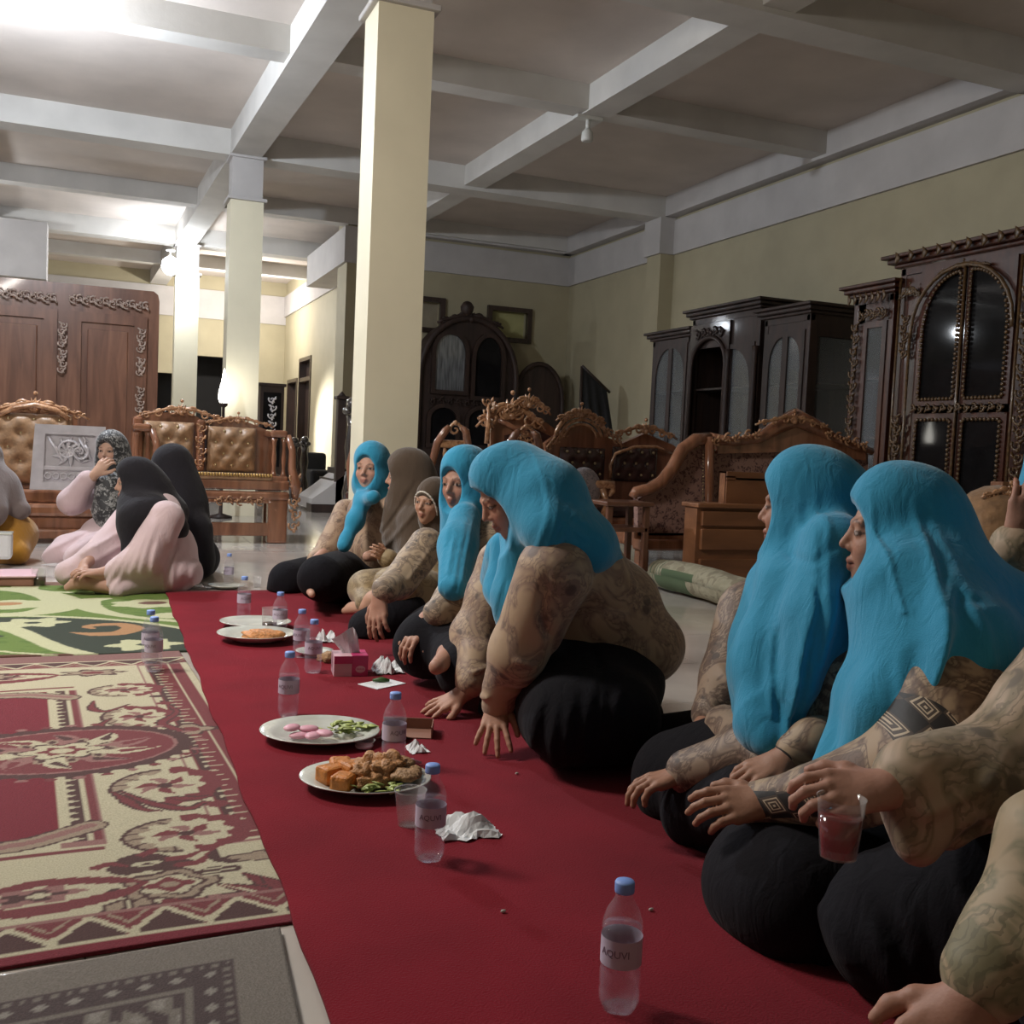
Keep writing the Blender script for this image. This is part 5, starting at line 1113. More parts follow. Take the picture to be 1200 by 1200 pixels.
# tea glass
p_ = (0.725,4.535,0.018); t = thing('tea_glass', (p_[0], p_[1], ZC), 'tall handled glass of dark tea beside the noodle plate', 'glass')
part(MB().lathe([(.03, 0), (.033, .01), (.034, .11), (.036, .112), (.0335, .11), (.031, .008), (.001, .006)], n=24), 'glass', M['cup'], t); part(MB().lathe([(.001, .008), (.0305, .008), (.0325, .045), (.001, .045)], n=24), 'tea', M['tea'], t); part(MB().tube([(.034, 0, .09), (.055, 0, .085), (.058, 0, .06), (.05, 0, .035), (.034, 0, .03)], .004, 8), 'handle', M['cup'], t)
# far end of the carpet: bowl with bottle behind
p_ = (0.714,5.952,0.000); t = platter('saucer', (p_[0], p_[1]+.07), 'grey saucer on the tiles beyond the carpet end', .11, .09, 0, .02); t.location.z = .001
o = copy_tree(proto); o.location = (p_[0]+.02, p_[1]+.16, .001); o['label'] = 'clear bottle on the tiles beyond the far carpet end'; o.scale = (.9, .9, .95)
p_ = (0.889,6.008,-0.000); t = thing('tea_glass', (p_[0], p_[1]+.05, .001), 'small clear glass on the tiles beyond the far carpet end', 'glass'); part(MB().lathe([(.02, 0), (.026, .06), (.027, .061), (.024, .06), (.019, .003), (.001, .003)], n=18), 'glass', M['cup'], t); part(MB().lathe([(.001, .003), (.019, .003), (.021, .02), (.001, .02)], n=18), 'water', M['watr'], t)
# tissue box
p_ = (0.884,3.646,0.018); t = thing('tissue_box', (p_[0]+.005, p_[1]+.055, ZC), 'pink and magenta tissue box with a tissue standing up', 'tissue box', rz=-.12)
a, b_, hh = .062, .055, .075
q = MB(); q.add([(-a, -b_, 0), (a*.05, -b_, 0), (a*.05, -b_, hh), (-a, -b_, hh*1.0), (-a, b_, 0), (-a, b_, hh), (a*.05, b_, 0), (a*.05, b_, hh)], [(0, 1, 2, 3), (0, 4, 5, 3), (4, 6, 7, 5), (3, 2, 7, 5), (0, 1, 6, 4)]); part(q, 'pale_half', M['pinkbox'], t)
q = MB(); q.box((a*.05, -b_-.001, 0), (a, b_+.001, hh+.002), .001); q.box((-a, -b_-.0012, hh*.62), (a*.05, -b_, hh), .0004); o = part(q, 'magenta_half', M['magenta'], t)
q = MB(); q.prism([(.018*cos(x), .013*sin(x)) for x in np.linspace(0, 2*pi, 21)[:-1]], -.0008, (a*.55, -b_-.0012, hh*.35), (1, 0, 0), (0, 0, 1)); part(q, 'badge', M['pinkbox'], t)
x = text_mesh('Jolly' if False else 'tissue', .012, M['magenta']); x.location = (a*.55, -b_-.0026, hh*.32); x.parent = t
q = MB(); L = [(-.03, 0, hh), (.0, .004, hh-.004), (.04, 0, hh)]; U = [(-.068, .01, hh+.05), (-.02, -.012, hh+.085), (.012, .012, hh+.098), (.028, .0, hh+.06)]
rows = []; 
for j in range(7):
    tt = j/6; row = []
    for i in range(9):
        s_ = i/8; lo = Vector((-.022+.06*s_, .006*sin(s_*9), hh-.004)); 
        k = s_*3; k0 = min(int(k), 2); up_ = Vector(U[k0]).lerp(Vector(U[k0+1]), k-k0); row.append(lo.lerp(up_, tt)+Vector((0, .006*sin(s_*12+tt*2)*tt, 0)))
    rows.append(row)
vs = [v for r_ in rows for v in r_]; fs = [(j*9+i, j*9+i+1, (j+1)*9+i+1, (j+1)*9+i) for j in range(6) for i in range(8)]; q.add(vs, fs, False); q.add([v+Vector((0, .001, 0)) for v in vs], [f[::-1] for f in fs], False); part(q, 'tissue', M['paper'], t)
def crumple(name, loc, lab, L_, W_, H_, seed, z=ZC):
    g = random.Random(seed); n = 12; vs = []; 
    for j in range(n+1):
        for i in range(n+1):
            u, v = i/n-.5, j/n-.5; e = 1-.25*abs(sin(7*u+seed)); hgt = H_*(.5+.5*sin(9*u+3*v+seed))*(.4+.6*abs(sin(6*v+seed*2)))*(1-(2*max(abs(u), abs(v)))**3)
            vs.append((u*L_*e+g.uniform(-1, 1)*L_*.02, v*W_*e+g.uniform(-1, 1)*W_*.02, .001+max(0, hgt)+g.random()*H_*.12))
    fs = [(j*(n+1)+i, j*(n+1)+i+1, (j+1)*(n+1)+i+1, (j+1)*(n+1)+i) for j in range(n) for i in range(n)]; q = MB(); q.add(vs, fs, False)
    o = q.build(name, M['paper']); o.location = (loc[0], loc[1], z); sm = o.modifiers.new('thick', 'SOLIDIFY'); sm.thickness = .0008; return tag(o, lab, 'tissue')
crumple('crumpled_tissue', (0.789,2.109,0.018), 'spread white tissue right of the nearer bottles', .17, .13, .045, 1.0)
crumple('crumpled_tissue', (0.854,2.715,0.018), 'small crumpled tissue behind the fried food, by the bottle', .07, .07, .03, 2.2)
crumple('crumpled_tissue', (1.034,3.690,0.018), 'big crumpled tissue piled right of the tissue box', .12, .10, .065, 3.1)
crumple('crumpled_tissue', (0.931,4.308,0.018), 'white tissue by the knee of the woman with hanging hands', .10, .08, .06, 4.3)
q = MB(); q.box((-.07, -.05, 0), (.07, .05, .002)); o = q.build('paper_wrap', M['paper']); p_ = (0.963,3.508,0.018); o.location = (p_[0], p_[1], ZC); o.rotation_euler = (0, 0, .5); tag(o, 'flat white paper under the big crumpled tissue', 'paper')
food1('cucumber_slice', 'vegetable', 'dark green cucumber strip lying on the white paper', None, MB().tube([(-.03, 0, .008), (0, .008, .010), (.03, .004, .008)], [.004, .008, .004], 8, flat=1.4), M['dkgreen'], (0.963,3.521,0.018), ZC+.002, -.3)
food1('banana_peel', 'scraps', 'small peel lying by the bottle behind the fried food', None, MB().tube([(-.03, 0, .006), (0, .01, .012), (.035, .0, .006)], [.006, .009, .003], 8).tube([(0, .01, .01), (.02, .03, .008)], [.008, .003], 6), M['rose'], (0.794,2.587,0.018), ZC, 0)
p_ = (0.876,2.885,0.018); t = thing('snack_carton', (p_[0], p_[1], ZC), 'open brown snack carton behind the bottle', 'carton', rz=-.36); q = MB(); q.box((-.075, -.05, 0), (.075, .05, .003)).box((-.075, .047, 0), (.075, .05, .035)).box((.072, -.05, 0), (.075, .05, .035)).box((-.075, -.05, 0), (-.072, .05, .02)); part(q, 'tray', M['kraft'], t); q = MB(); q.add([(-.075, -.05, .002), (.02, -.05, .002), (.0, -.10, .02), (-.085, -.10, .012)], [(0, 1, 2, 3)]); part(q, 'flap', M['kraft'], t)
for k, q3 in enumerate(((0.990,1.636,0.018),(1.050,2.450,0.018),(1.227,3.136,0.018),(0.718,1.709,0.018))):
    food1('crumb', 'crumb', ('pale crumb right of the nearest bottle cap', 'tiny crumb by the spread hands', 'tiny crumb behind the hands', 'tiny crumb near the spread tissue')[k], None, MB().ball((0, 0, .003), (.006, .003, .003), 6, 4), M['china'], q3, ZC)
# left edge: tray with cups and white box
p_ = (-0.377,6.154,0.000); t = thing('food_tray', (p_[0]-.2, p_[1]+.08, .0065), 'brown tray with plates at the far end of the green rug, left edge', 'tray'); q = MB(); q.box((-.35, -.12, 0), (.28, .16, .05), .01); part(q, 'tray', M['kraft'], t); q = MB(); q.box((-.36, -.13, .05), (.29, .17, .062), .006); part(q, 'rim', M['pinkbox'], t)
p_ = (-0.507,6.864,0.097); o = crumple('white_bag', (p_[0], p_[1]), 'white paper bag at the left edge', .16, .14, .1, 5.2, .075); q = MB(); q.box((-.07, -.06, 0), (.07, .06, .16), .02); t = thing('white_box', (p_[0]-.02, p_[1]+.02, .07), 'white box standing on the tray at the left edge', 'box'); part(q, 'body', M['paper'], t); part(MB().box((-.073, -.063, .15), (.073, .063, .163), .004), 'lid', M['china'], t)
bpy.data.objects.remove(o)
p_ = (-0.275,6.147,0.000); t = thing('tea_glass', (p_[0], p_[1]+.02, .0065), 'glass of dark tea on the green rug by the pink dress', 'glass'); part(MB().lathe([(.034, 0), (.04, .10), (.041, .1), (.038, .1), (.033, .004), (.001, .004)], n=20), 'glass', M['cup'], t); part(MB().lathe([(.001, .004), (.033, .004), (.036, .05), (.001, .05)], n=20), 'tea', M['tea'], t)
p_ = (-0.225,6.421,0.000); t = thing('clear_bowl', (p_[0]+.02, p_[1]+.1, .0065), 'clear plastic tub beside the dark tea glass', 'bowl'); part(MB().lathe([(.05, 0), (.075, .07), (.077, .07), (.073, .068), (.049, .004), (.001, .004)], n=24), 'bowl', M['cup'], t); part(MB().lathe([(.001, .068), (.078, .07), (.078, .076), (.001, .08)], n=24), 'lid', M['cup'], t)
# red drink held by the woman reaching in from the right
p_ = Vector((0.993,1.140,0.365)); t = thing('drink_cup', (p_.x, p_.y, p_.z-.045), 'clear cup of red drink held in the reaching hand', 'cup'); part(MB().lathe([(.026, 0), (.034, .085), (.035, .086), (.033, .085), (.025, .002), (.001, .002)], n=24), 'cup', M['cup'], t); part(MB().lathe([(.001, .003), (.025, .003), (.031, .06), (.001, .06)], n=24), 'drink', mat('red_syrup', lin(120, 16, 20), .1, coat=1), t)

# ------------------------------------------------------------------ people
def cloth_mat(name, col, rough=.85, bump=.25, scale=350, var=.06, sheen=.3):
    m, nt, b = new_mat(name); tc = N(nt, 'ShaderNodeTexCoord')
    n = N(nt, 'ShaderNodeTexNoise'); n.inputs['Scale'].default_value = scale; n.inputs['Detail'].default_value = 2; nt.links.new(tc.outputs['Object'], n.inputs[0])
    n2 = N(nt, 'ShaderNodeTexNoise'); n2.inputs['Scale'].default_value = 5; nt.links.new(tc.outputs['Object'], n2.inputs[0])
    nt.links.new(ramp(nt, n2.outputs['Fac'], [(.3, tuple(c*(1-var) for c in col)), (.7, tuple(min(1, c*(1+var)) for c in col))]), b.inputs['Base Color'])
    bp = N(nt, 'ShaderNodeBump'); bp.inputs['Strength'].default_value = bump; bp.inputs['Distance'].default_value = .003; nt.links.new(n.outputs['Fac'], bp.inputs['Height'])
    mp = N(nt, 'ShaderNodeMapping'); mp.inputs['Scale'].default_value = (1, 1, .35); nt.links.new(tc.outputs['Object'], mp.inputs[0])
    n3 = N(nt, 'ShaderNodeTexNoise'); n3.inputs['Scale'].default_value = 26; n3.inputs['Detail'].default_value = 3; n3.inputs['Distortion'].default_value = 1.2; nt.links.new(mp.outputs[0], n3.inputs[0])
    b3 = N(nt, 'ShaderNodeBump'); b3.inputs['Strength'].default_value = .5; b3.inputs['Distance'].default_value = .008; nt.links.new(n3.outputs['Fac'], b3.inputs['Height']); nt.links.new(bp.outputs[0], b3.inputs['Normal']); nt.links.new(b3.outputs[0], b.inputs['Normal'])
    setp(b, Roughness=rough, Sheen_Weight=sheen, Sheen_Roughness=.5, Specular_IOR_Level=.2); return m
def batik(name, base, mid, dark, s=9, seed=0., diamond=None):
    s = s*1.35; dark = tuple(.2*a+.8*b for a, b in zip(mid, dark))
    m, nt, b = new_mat(name); tc = N(nt, 'ShaderNodeTexCoord'); mp = N(nt, 'ShaderNodeMapping'); mp.inputs['Location'].default_value = (seed, seed*.7, seed*.3); nt.links.new(tc.outputs['Object'], mp.inputs[0])
    vec = mp.outputs[0]
    n = N(nt, 'ShaderNodeTexNoise'); n.inputs['Scale'].default_value = s*.8; n.inputs['Detail'].default_value = 3; n.inputs['Distortion'].default_value = 1.5; nt.links.new(vec, n.inputs[0])
    n2 = N(nt, 'ShaderNodeTexNoise'); n2.inputs['Scale'].default_value = s*2.2; n2.inputs['Detail'].default_value = 2; n2.inputs['Distortion'].default_value = .8; nt.links.new(vec, n2.inputs[0])
    w = N(nt, 'ShaderNodeTexWave', wave_type='RINGS'); w.inputs['Scale'].default_value = s*2.4; w.inputs['Distortion'].default_value = 9; w.inputs['Detail'].default_value = 2; w.inputs['Detail Scale'].default_value = 2; nt.links.new(vec, w.inputs[0])
    v = N(nt, 'ShaderNodeTexVoronoi', feature='F1'); v.inputs['Scale'].default_value = s*1.9; nt.links.new(vec, v.inputs[0])
    c1 = ramp(nt, n.outputs['Fac'], [(.42, base), (.50, mid), (.56, base), (.62, mid)])
    mx = N(nt, 'ShaderNodeMixRGB'); nt.links.new(c1, mx.inputs[1]); mx.inputs[2].default_value = (*dark, 1)
    v.inputs['Randomness'].default_value = 1.0; blob = math_(nt, 'MULTIPLY', ramp(nt, v.outputs['Distance'], [(.26, (1, 1, 1)), (.36, (0, 0, 0))]), ramp(nt, n.outputs['Fac'], [(.50, (0, 0, 0)), (.56, (1, 1, 1))])); nt.links.new(math_(nt, 'MULTIPLY', blob, .9), mx.inputs[0])
    mx2 = N(nt, 'ShaderNodeMixRGB'); nt.links.new(mx.outputs[0], mx2.inputs[1]); mx2.inputs[2].default_value = (*tuple(c*.55 for c in mid), 1)
    nt.links.new(math_(nt, 'MULTIPLY', math_(nt, 'GREATER_THAN', w.outputs['Fac'], .8), math_(nt, 'MULTIPLY', math_(nt, 'GREATER_THAN', n.outputs['Fac'], .5), .55)), mx2.inputs[0]); out = mx2.outputs[0]
    if diamond:
        def dot(vx): d = N(nt, 'ShaderNodeVectorMath', operation='DOT_PRODUCT'); nt.links.new(tc.outputs['Object'], d.inputs[0]); d.inputs[1].default_value = vx; return d.outputs['Value']
        u = dot((.926, -.375, 0)); z = dot((0, 0, 1))
        sc = 1/.030; q = rad(38)
        fa = math_(nt, 'MULTIPLY', math_(nt, 'ADD', math_(nt, 'MULTIPLY', u, cos(q)), math_(nt, 'MULTIPLY', z, sin(q))), sc); fb = math_(nt, 'MULTIPLY', math_(nt, 'SUBTRACT', math_(nt, 'MULTIPLY', z, cos(q)), math_(nt, 'MULTIPLY', u, sin(q)*.9)), sc)
        fa = math_(nt, 'ADD', fa, 100); fb = math_(nt, 'ADD', fb, 100)
        par = math_(nt, 'MODULO', math_(nt, 'ADD', math_(nt, 'FLOOR', fa), math_(nt, 'FLOOR', fb)), 2)
        ca = math_(nt, 'ABSOLUTE', math_(nt, 'SUBTRACT', math_(nt, 'FRACT', fa), .5)); cb = math_(nt, 'ABSOLUTE', math_(nt, 'SUBTRACT', math_(nt, 'FRACT', fb), .5))
        r_ = math_(nt, 'MAXIMUM', ca, cb); ringm = math_(nt, 'LESS_THAN', math_(nt, 'FRACT', math_(nt, 'MULTIPLY', r_, 6)), .38)
        lt = N(nt, 'ShaderNodeMixRGB'); nt.links.new(ringm, lt.inputs[0]); lt.inputs[1].default_value = (*lin(66, 52, 42), 1); lt.inputs[2].default_value = (*lin(190, 172, 146), 1)
        sq = N(nt, 'ShaderNodeMixRGB'); nt.links.new(math_(nt, 'GREATER_THAN', par, .5), sq.inputs[0]); sq.inputs[1].default_value = (*lin(22, 17, 16), 1); nt.links.new(lt.outputs[0], sq.inputs[2])
        mask = None
        for (a, c, rr) in diamond:
            ax, az = a; bx, bz = c; dx, dz = bx-ax, bz-az; L = dx*dx+dz*dz
            t = math_(nt, 'DIVIDE', math_(nt, 'ADD', math_(nt, 'MULTIPLY', math_(nt, 'SUBTRACT', u, ax), dx), math_(nt, 'MULTIPLY', math_(nt, 'SUBTRACT', z, az), dz)), L); tn = [x for x in (t,)][0]
            cl = N(nt, 'ShaderNodeClamp'); nt.links.new(tn, cl.inputs[0]); t = cl.outputs[0]
            ex = math_(nt, 'SUBTRACT', math_(nt, 'SUBTRACT', u, ax), math_(nt, 'MULTIPLY', t, dx)); ez = math_(nt, 'SUBTRACT', math_(nt, 'SUBTRACT', z, az), math_(nt, 'MULTIPLY', t, dz))
            mm = math_(nt, 'LESS_THAN', math_(nt, 'ADD', math_(nt, 'MULTIPLY', ex, ex), math_(nt, 'MULTIPLY', ez, ez)), rr*rr); mask = mm if mask is None else math_(nt, 'MAXIMUM', mask, mm)
        fx = N(nt, 'ShaderNodeMixRGB'); nt.links.new(mask, fx.inputs[0]); nt.links.new(out, fx.inputs[1]); nt.links.new(sq.outputs[0], fx.inputs[2]); out = fx.outputs[0]
    nt.links.new(out, b.inputs['Base Color'])
    bp = N(nt, 'ShaderNodeBump'); bp.inputs['Strength'].default_value = .25; bp.inputs['Distance'].default_value = .004; nt.links.new(n2.outputs['Fac'], bp.inputs['Height']); nt.links.new(bp.outputs[0], b.inputs['Normal'])
    setp(b, Roughness=.62, Sheen_Weight=.15); return m
def skin_mat():
    m = vcol_mat('skin', .55, .12, 160, var=.03); b = m.node_tree.nodes['Principled BSDF']; setp(b, Subsurface_Weight=.08, Subsurface_Scale=.01, Specular_IOR_Level=.35); b.inputs['Subsurface Radius'].default_value = (1, .4, .2); return m
M['skin'] = skin_mat()
CYAN = lin(50, 146, 184)
M['cyan'] = cloth_mat('cyan_voile', CYAN); M['black'] = cloth_mat('black_skirt_cloth', lin(19, 18, 24), .9, .2, 200, sheen=.02)
M['bk_hijab'] = cloth_mat('black_hijab_cloth', lin(36, 34, 40), .85, sheen=.1); M['pink'] = cloth_mat('pale_pink_cloth', lin(208, 184, 188), .8); M['brownh'] = cloth_mat('dark_olive_brown_cloth', lin(84, 70, 58), .85)
M['greyh'] = cloth_mat('grey_taupe_cloth', lin(120, 108, 106), .85); M['mustard'] = cloth_mat('mustard_cloth', lin(168, 120, 42), .8); M['pearl'] = mat('pearl_bead', lin(220, 214, 204), .2)
BE, MI, DK = lin(176, 150, 122), lin(134, 106, 88), lin(58, 44, 40)
M['bat_lean'] = batik('batik_lean', BE, lin(140, 114, 98), lin(66, 50, 48), 7, 1.3)
M['bat_10'] = batik('batik_ten', lin(150, 128, 108), lin(96, 74, 62), lin(50, 40, 38), 10, 3.1)
M['bat_8'] = batik('batik_eight', lin(172, 150, 124), lin(120, 102, 86), lin(52, 52, 58), 11, 5.2)
M['bat_5'] = batik('batik_five', lin(178, 150, 124), lin(150, 120, 98), lin(96, 78, 70), 8, 7.7)
M['bat_br'] = batik('batik_olive', lin(160, 140, 106), lin(130, 110, 80), lin(100, 80, 56), 8, 9.1)
M['bat_12'] = batik('batik_twelve', lin(180, 156, 132), lin(140, 124, 98), lin(84, 72, 60), 6, 11.)
M['bat_13'] = batik('batik_thirteen', lin(168, 148, 118), lin(126, 118, 88), lin(80, 70, 56), 7, 13.)
M['dots'] = floral('black_dotted_print', lin(42, 42, 46), lin(150, 150, 150), 26)
RT = np.array([.926, -.375, 0.]); CM = np.array([-.377, -.924, 0.])   # along the picture plane / towards the near end of the hall
V3 = lambda *a: np.array(a, float)
def nrm(v): v = np.array(v, float); return v/np.linalg.norm(v)
def fan(A, B_, n, amp, w, seed=0):
    """n cloth folds running between two guide lines"""
    g = random.Random(seed); out = []
    def res(L, m=7):
        L = [np.array(q, float) for q in smooth2([tuple(q) for q in L], 4)] if len(L) > 2 else [np.array(q, float) for q in L]; d = np.cumsum([0]+[np.linalg.norm(b-a) for a, b in zip(L, L[1:])]); t = np.linspace(0, d[-1], m)
        return np.stack([np.interp(t, d, [q[k] for q in L]) for k in range(3)], 1)
    A, B_ = res(A), res(B_)
    for i in range(n):
        t = (i+g.uniform(-.2, .2))/max(1, n-1); P = A*(1-t)+B_*t; P[:, 2] += np.array([g.uniform(-1, 1) for _ in P])*.004; a = g.randint(0, 1); b = len(P)-g.randint(0, 2)
        out.append(([tuple(q) for q in P[a:b]], amp*g.uniform(.6, 1.2), w*g.uniform(.8, 1.3)))
    return out
class Head:
    def __init__(s, c, fwd, up=(0, 0, 1), sc=1.0): s.c = np.array(c, float); s.M = rotm(fwd, up); s.sc = sc
    def w(s, x, y, z): return s.c+s.M.T@(np.array([x, y, z])*s.sc)
    def l(s, P): return ((P-s.c)@s.M.T)/s.sc
def add_head(d, h, ears=False):
    k = h.sc; w = h.w; E = lambda c, r, kk=.02, mode='+': d.ell(w(*c), np.array(r)*k, h.M, kk*k, mode)
    E((0, -.015, .028), (.074, .092, .086)); E((0, .028, -.018), (.060, .060, .082), .03); E((0, .036, -.066), (.044, .046, .042), .03); d.cap(w(0, .066, -.093), w(0, .060, -.088), .017*k, k=.02*k)
    for s in (-1, 1):
        E((s*.034, .058, -.026), (.024, .024, .024), .02)
        d.ell(w(s*.031, .098, .006), np.array((.019, .016, .013))*k, h.M, .012*k, '-')
        E((s*.031, .074, .005), (.0155, .0135, .0125), .004); d.cap(w(s*.014, .086, .022), w(s*.046, .074, .025), .006*k, k=.012*k)
        if ears: E((s*.075, -.005, -.002), (.009, .019, .03), .008)
    d.cap(w(0, .084, .014), w(0, .103, -.020), .0065*k, .0095*k, .012*k)
    for s in (-1, 1): d.cap(w(s*.010, .092, -.026), w(s*.012, .086, -.027), .0075*k, k=.006*k)
    d.path([w(-.021, .078, -.055), w(-.007, .090, -.052), w(.007, .090, -.052), w(.021, .078, -.055)], [.003*k, .0065*k, .0065*k, .003*k], .006*k)
    d.path([w(-.019, .077, -.059), w(0, .088, -.064), w(.019, .077, -.059)], [.003*k, .0075*k, .003*k], .006*k)
    d.path([w(-.02, .083, -.0575), w(0, .098, -.0575), w(.02, .083, -.0575)], .0012*k, .003*k, '-')
def hand(d, wr, dr, nb, thumb, curl=.3, spread=.12, k=1.0, fl=1.0):
    """wrist point, finger direction, back-of-hand normal, thumb side (+1 = right of direction when the normal is up)"""
    f = nrm(dr); n = np.array(nb, float); n = nrm(n-f*(n@f)); x = np.cross(f, n)*thumb; wr = np.array(wr, float)
    Wd = lambda a, b, c: wr+k*(x*a+f*b+n*c)
    kn = [(.030, .082, .004), (.010, .088, .006), (-.010, .085, .005), (-.028, .076, .001)]; ln = [.070, .078, .072, .056]; cu = [curl*.85, curl, curl*1.05, curl*1.15]
    d.cap(wr-f*.02*k, Wd(0, .03, 0), .022*k, .020*k, .015*k)
    for q in kn: d.cap(Wd(q[0]*.55, .015, 0), Wd(q[0], q[1]-.006, q[2]-.004), .0135*k, .0115*k, .014*k)
    for i, q in enumerate(kn):
        a = (1.5-i)*spread; p = Wd(*q); L = ln[i]*k*fl; ang = cu[i]*.5; prev = p
        for j, (fr, rr) in enumerate(((.44, .0092), (.31, .0085), (.25, .0076))):
            e = nrm(f*cos(a)+x*sin(a)); v = e*cos(ang)-n*sin(ang); nx_ = prev+v*L*fr; d.cap(prev, nx_, rr*k, (rr-.0008)*k, .0035*k); prev = nx_; ang += cu[i]*.9
    p0 = Wd(.016, .016, -.004); p1 = Wd(.044, .044, -.010); p2 = Wd(.056+.02*spread, .070, -.014-.01*curl); p3 = Wd(.058+.03*spread, .092, -.016-.02*curl)
    d.path([p0, p1, p2, p3], [.015*k, .0115*k, .0105*k, .0085*k], .008*k)
SK = lin(174, 134, 116)
def skin_tint(V, h, sk=SK, brow=lin(52, 38, 34), lip=None):
    T = np.tile(np.array(sk, float), (len(V), 1)); lip = tuple(a*b for a, b in zip(sk, (.78, .60, .62))) if lip is None else lip
    if h is None: return T
    q = h.l(V); x, y, z = np.abs(q[:, 0]), q[:, 1], q[:, 2]; fr = y > .05
    m = fr & (((x)/.024)**2+((z+.0575)/.0125)**2 < 1) & (y > .074); T[m] = lip
    m = fr & (np.abs(z-.0290+.35*np.abs(x-.03)) < .0030) & (x > .012) & (x < .048); T[m] = np.array(brow)*.6+np.array(sk)*.4
    ee = ((x-.031)/.0150)**2+((z-.004)/.0050)**2; m = fr & (ee < 1.5); T[m] = np.array(brow)*.8+np.array(sk)*.2
    m = fr & (ee < .80); T[m] = lin(176, 164, 156); m = fr & (((x-.031)**2+(z-.004)**2) < .0056**2) & (ee < 1.0); T[m] = lin(24, 16, 14)
    ch = np.exp(-(((x-.038)/.02)**2+((z+.03)/.02)**2)); T = T*(1+ch[:, None]*np.array([.04, -.06, -.06])*fr[:, None]); return T
def fold_disp(folds, base=None):
    """ridges (amp>0) or creases (amp<0) along polylines, running through the cloth along the hall's short view axis"""
    segs = []
    for pts, amp, w in folds:
        L = [(float(np.dot(p, RT)), float(p[2])) for p in (np.array(q) for q in pts)]; L = smooth2(L, 3)
        segs.append((L, amp, w))
    def f(B):
        u = B[..., 0]*RT[0]+B[..., 1]*RT[1]; z = B[..., 2]; r = np.zeros(u.shape, F32)
        if base is not None: r += base(B)
        for L, amp, w in segs:
            la = np.array(L); lo = la.min(0)-3*w; hi = la.max(0)+3*w
            m = (u > lo[0]) & (u < hi[0]) & (z > lo[1]) & (z < hi[1])
            if not m.any(): continue
            uu, zz = u[m], z[m]; best = np.full(uu.shape, 1e3, F32); sp = np.zeros(uu.shape, F32); nn_ = len(L)-1; ii = 0
            for (x0, y0), (x1, y1) in zip(L, L[1:]):
                dx, dy = x1-x0, y1-y0; t = np.clip(((uu-x0)*dx+(zz-y0)*dy)/(dx*dx+dy*dy+1e-9), 0, 1)
                q2 = (uu-x0-t*dx)**2+(zz-y0-t*dy)**2; sp = np.where(q2 < best, (ii+t)/nn_, sp); best = np.minimum(best, q2); ii += 1
            r[m] -= amp*np.exp(-best/(w*w))*np.clip(sp*2.6, 0, 1)
        return r
    return f
def wrinkle(a=.003, s=38, ph=0., dirv=(.5, .3, 1)):
    dx, dy, dz = dirv
    def f(B):
        x, y, z = B[..., 0], B[..., 1], B[..., 2]; q = s*(x*dx+y*dy+z*dz)+2*np.sin(s*.35*(x-y+z*.6)+ph)
        return (a*np.sin(q+ph)*(.5+.5*np.sin(s*.27*(y+z)+ph*2))).astype(F32)
    return f
TASKS = []   # (thing, name, sdf, h, material, tint function, zmin, label)
def person(name, loc, label, group=None):
    return dict(name='person', loc=loc, label=label, group=group, parts=[])
PEOPLE = []
def hijab(h, chest, front=None, back=None, sh=(), k=.035, carve_=(.070, .090, .096), cy=.135, cz=-.010, th=1.0):
    d = Sdf(k); w = h.w; s = h.sc
    d.ell(w(0, -.014, .030), np.array((.092*th, .112*th, .112*th))*s, h.M, .02); d.ell(w(0, .02, .055), np.array((.076, .072, .082))*s, h.M, .03); d.ell(w(0, .035, -.045), np.array((.074, .062, .085))*s, h.M, .03)
    d.cap(w(0, .02, -.09), chest, .085*s, .10*s, .05)
    for p, r in (back or []): d.ell(p, r, h.M if hasattr(r, '__len__') else None, .06)
    for a, b, ra, rb in sh: d.cap(a, b, ra, rb, .05)
    for pts, r in (front or []): d.path(pts, r, .05)
    d.ell(w(0, cy, cz), np.array(carve_)*s, h.M, .008, '-')
    return d
def fin(p, body, h, items, hb=.005, tint=None, ears=False):
    """register a person: body sdf + list of (part name, sdf, h, material, label)"""
    PEOPLE.append((p, body, h, items, hb, tint))
def arm(d, sh, el, wr, r=(.05, .042, .028)): d.path([sh, el, wr], r, .02)
def sleeve(d, sh, el, wr, r=(.085, .07, .055), k=.035): d.path([sh, el, wr], r, k)
def frame(fwd): f = nrm(V3(fwd[0], fwd[1], 0)); return f, V3(f[1], -f[0], 0)   # forward, right-hand side
# ================= woman nearest the middle of the right edge, in profile (A)
h = Head((1.480,1.582,0.742), (-.80, .60, -.02), (0, 0, 1), 1.03); f, r = frame((-.86, .5)); H_ = h.c
ch = H_-f*.10+V3(0, 0, -.30); pel = H_-f*.20+V3(0, 0, -.60)
nsh = np.array((1.440,1.383,0.534)); fsh = ch+r*.15+V3(0, 0, .09); nel = np.array((1.330,1.313,0.372)); fel = ch+r*.22+f*.10+V3(0, 0, -.16)
nw = np.array((1.170,1.529,0.250)); fw = np.array((1.300,1.653,0.286))
b = Sdf(.025); add_head(b, h); b.cap(h.w(0, -.02, -.08), ch+V3(0, 0, .12), .055, .06, .03); b.path([ch+V3(0, 0, .08), ch, pel], [.10, .11, .13], .05)
arm(b, nsh, nel, nw); arm(b, fsh, fel, fw); kn1 = np.array((1.200,1.553,0.090)); kn2 = np.array((1.360,1.878,0.064)); b.path([pel, kn1, pel-f*.1+V3(0, 0, -.04)], [.09, .06, .05], .03); b.path([pel, kn2], [.09, .06], .03)
hand(b, nw, (-.93, .35, -.12), (-.25, -.55, .8), 1, .45, .08); hand(b, fw, (-.95, .25, -.42), (.1, -.3, .95), -1, .5, .08)
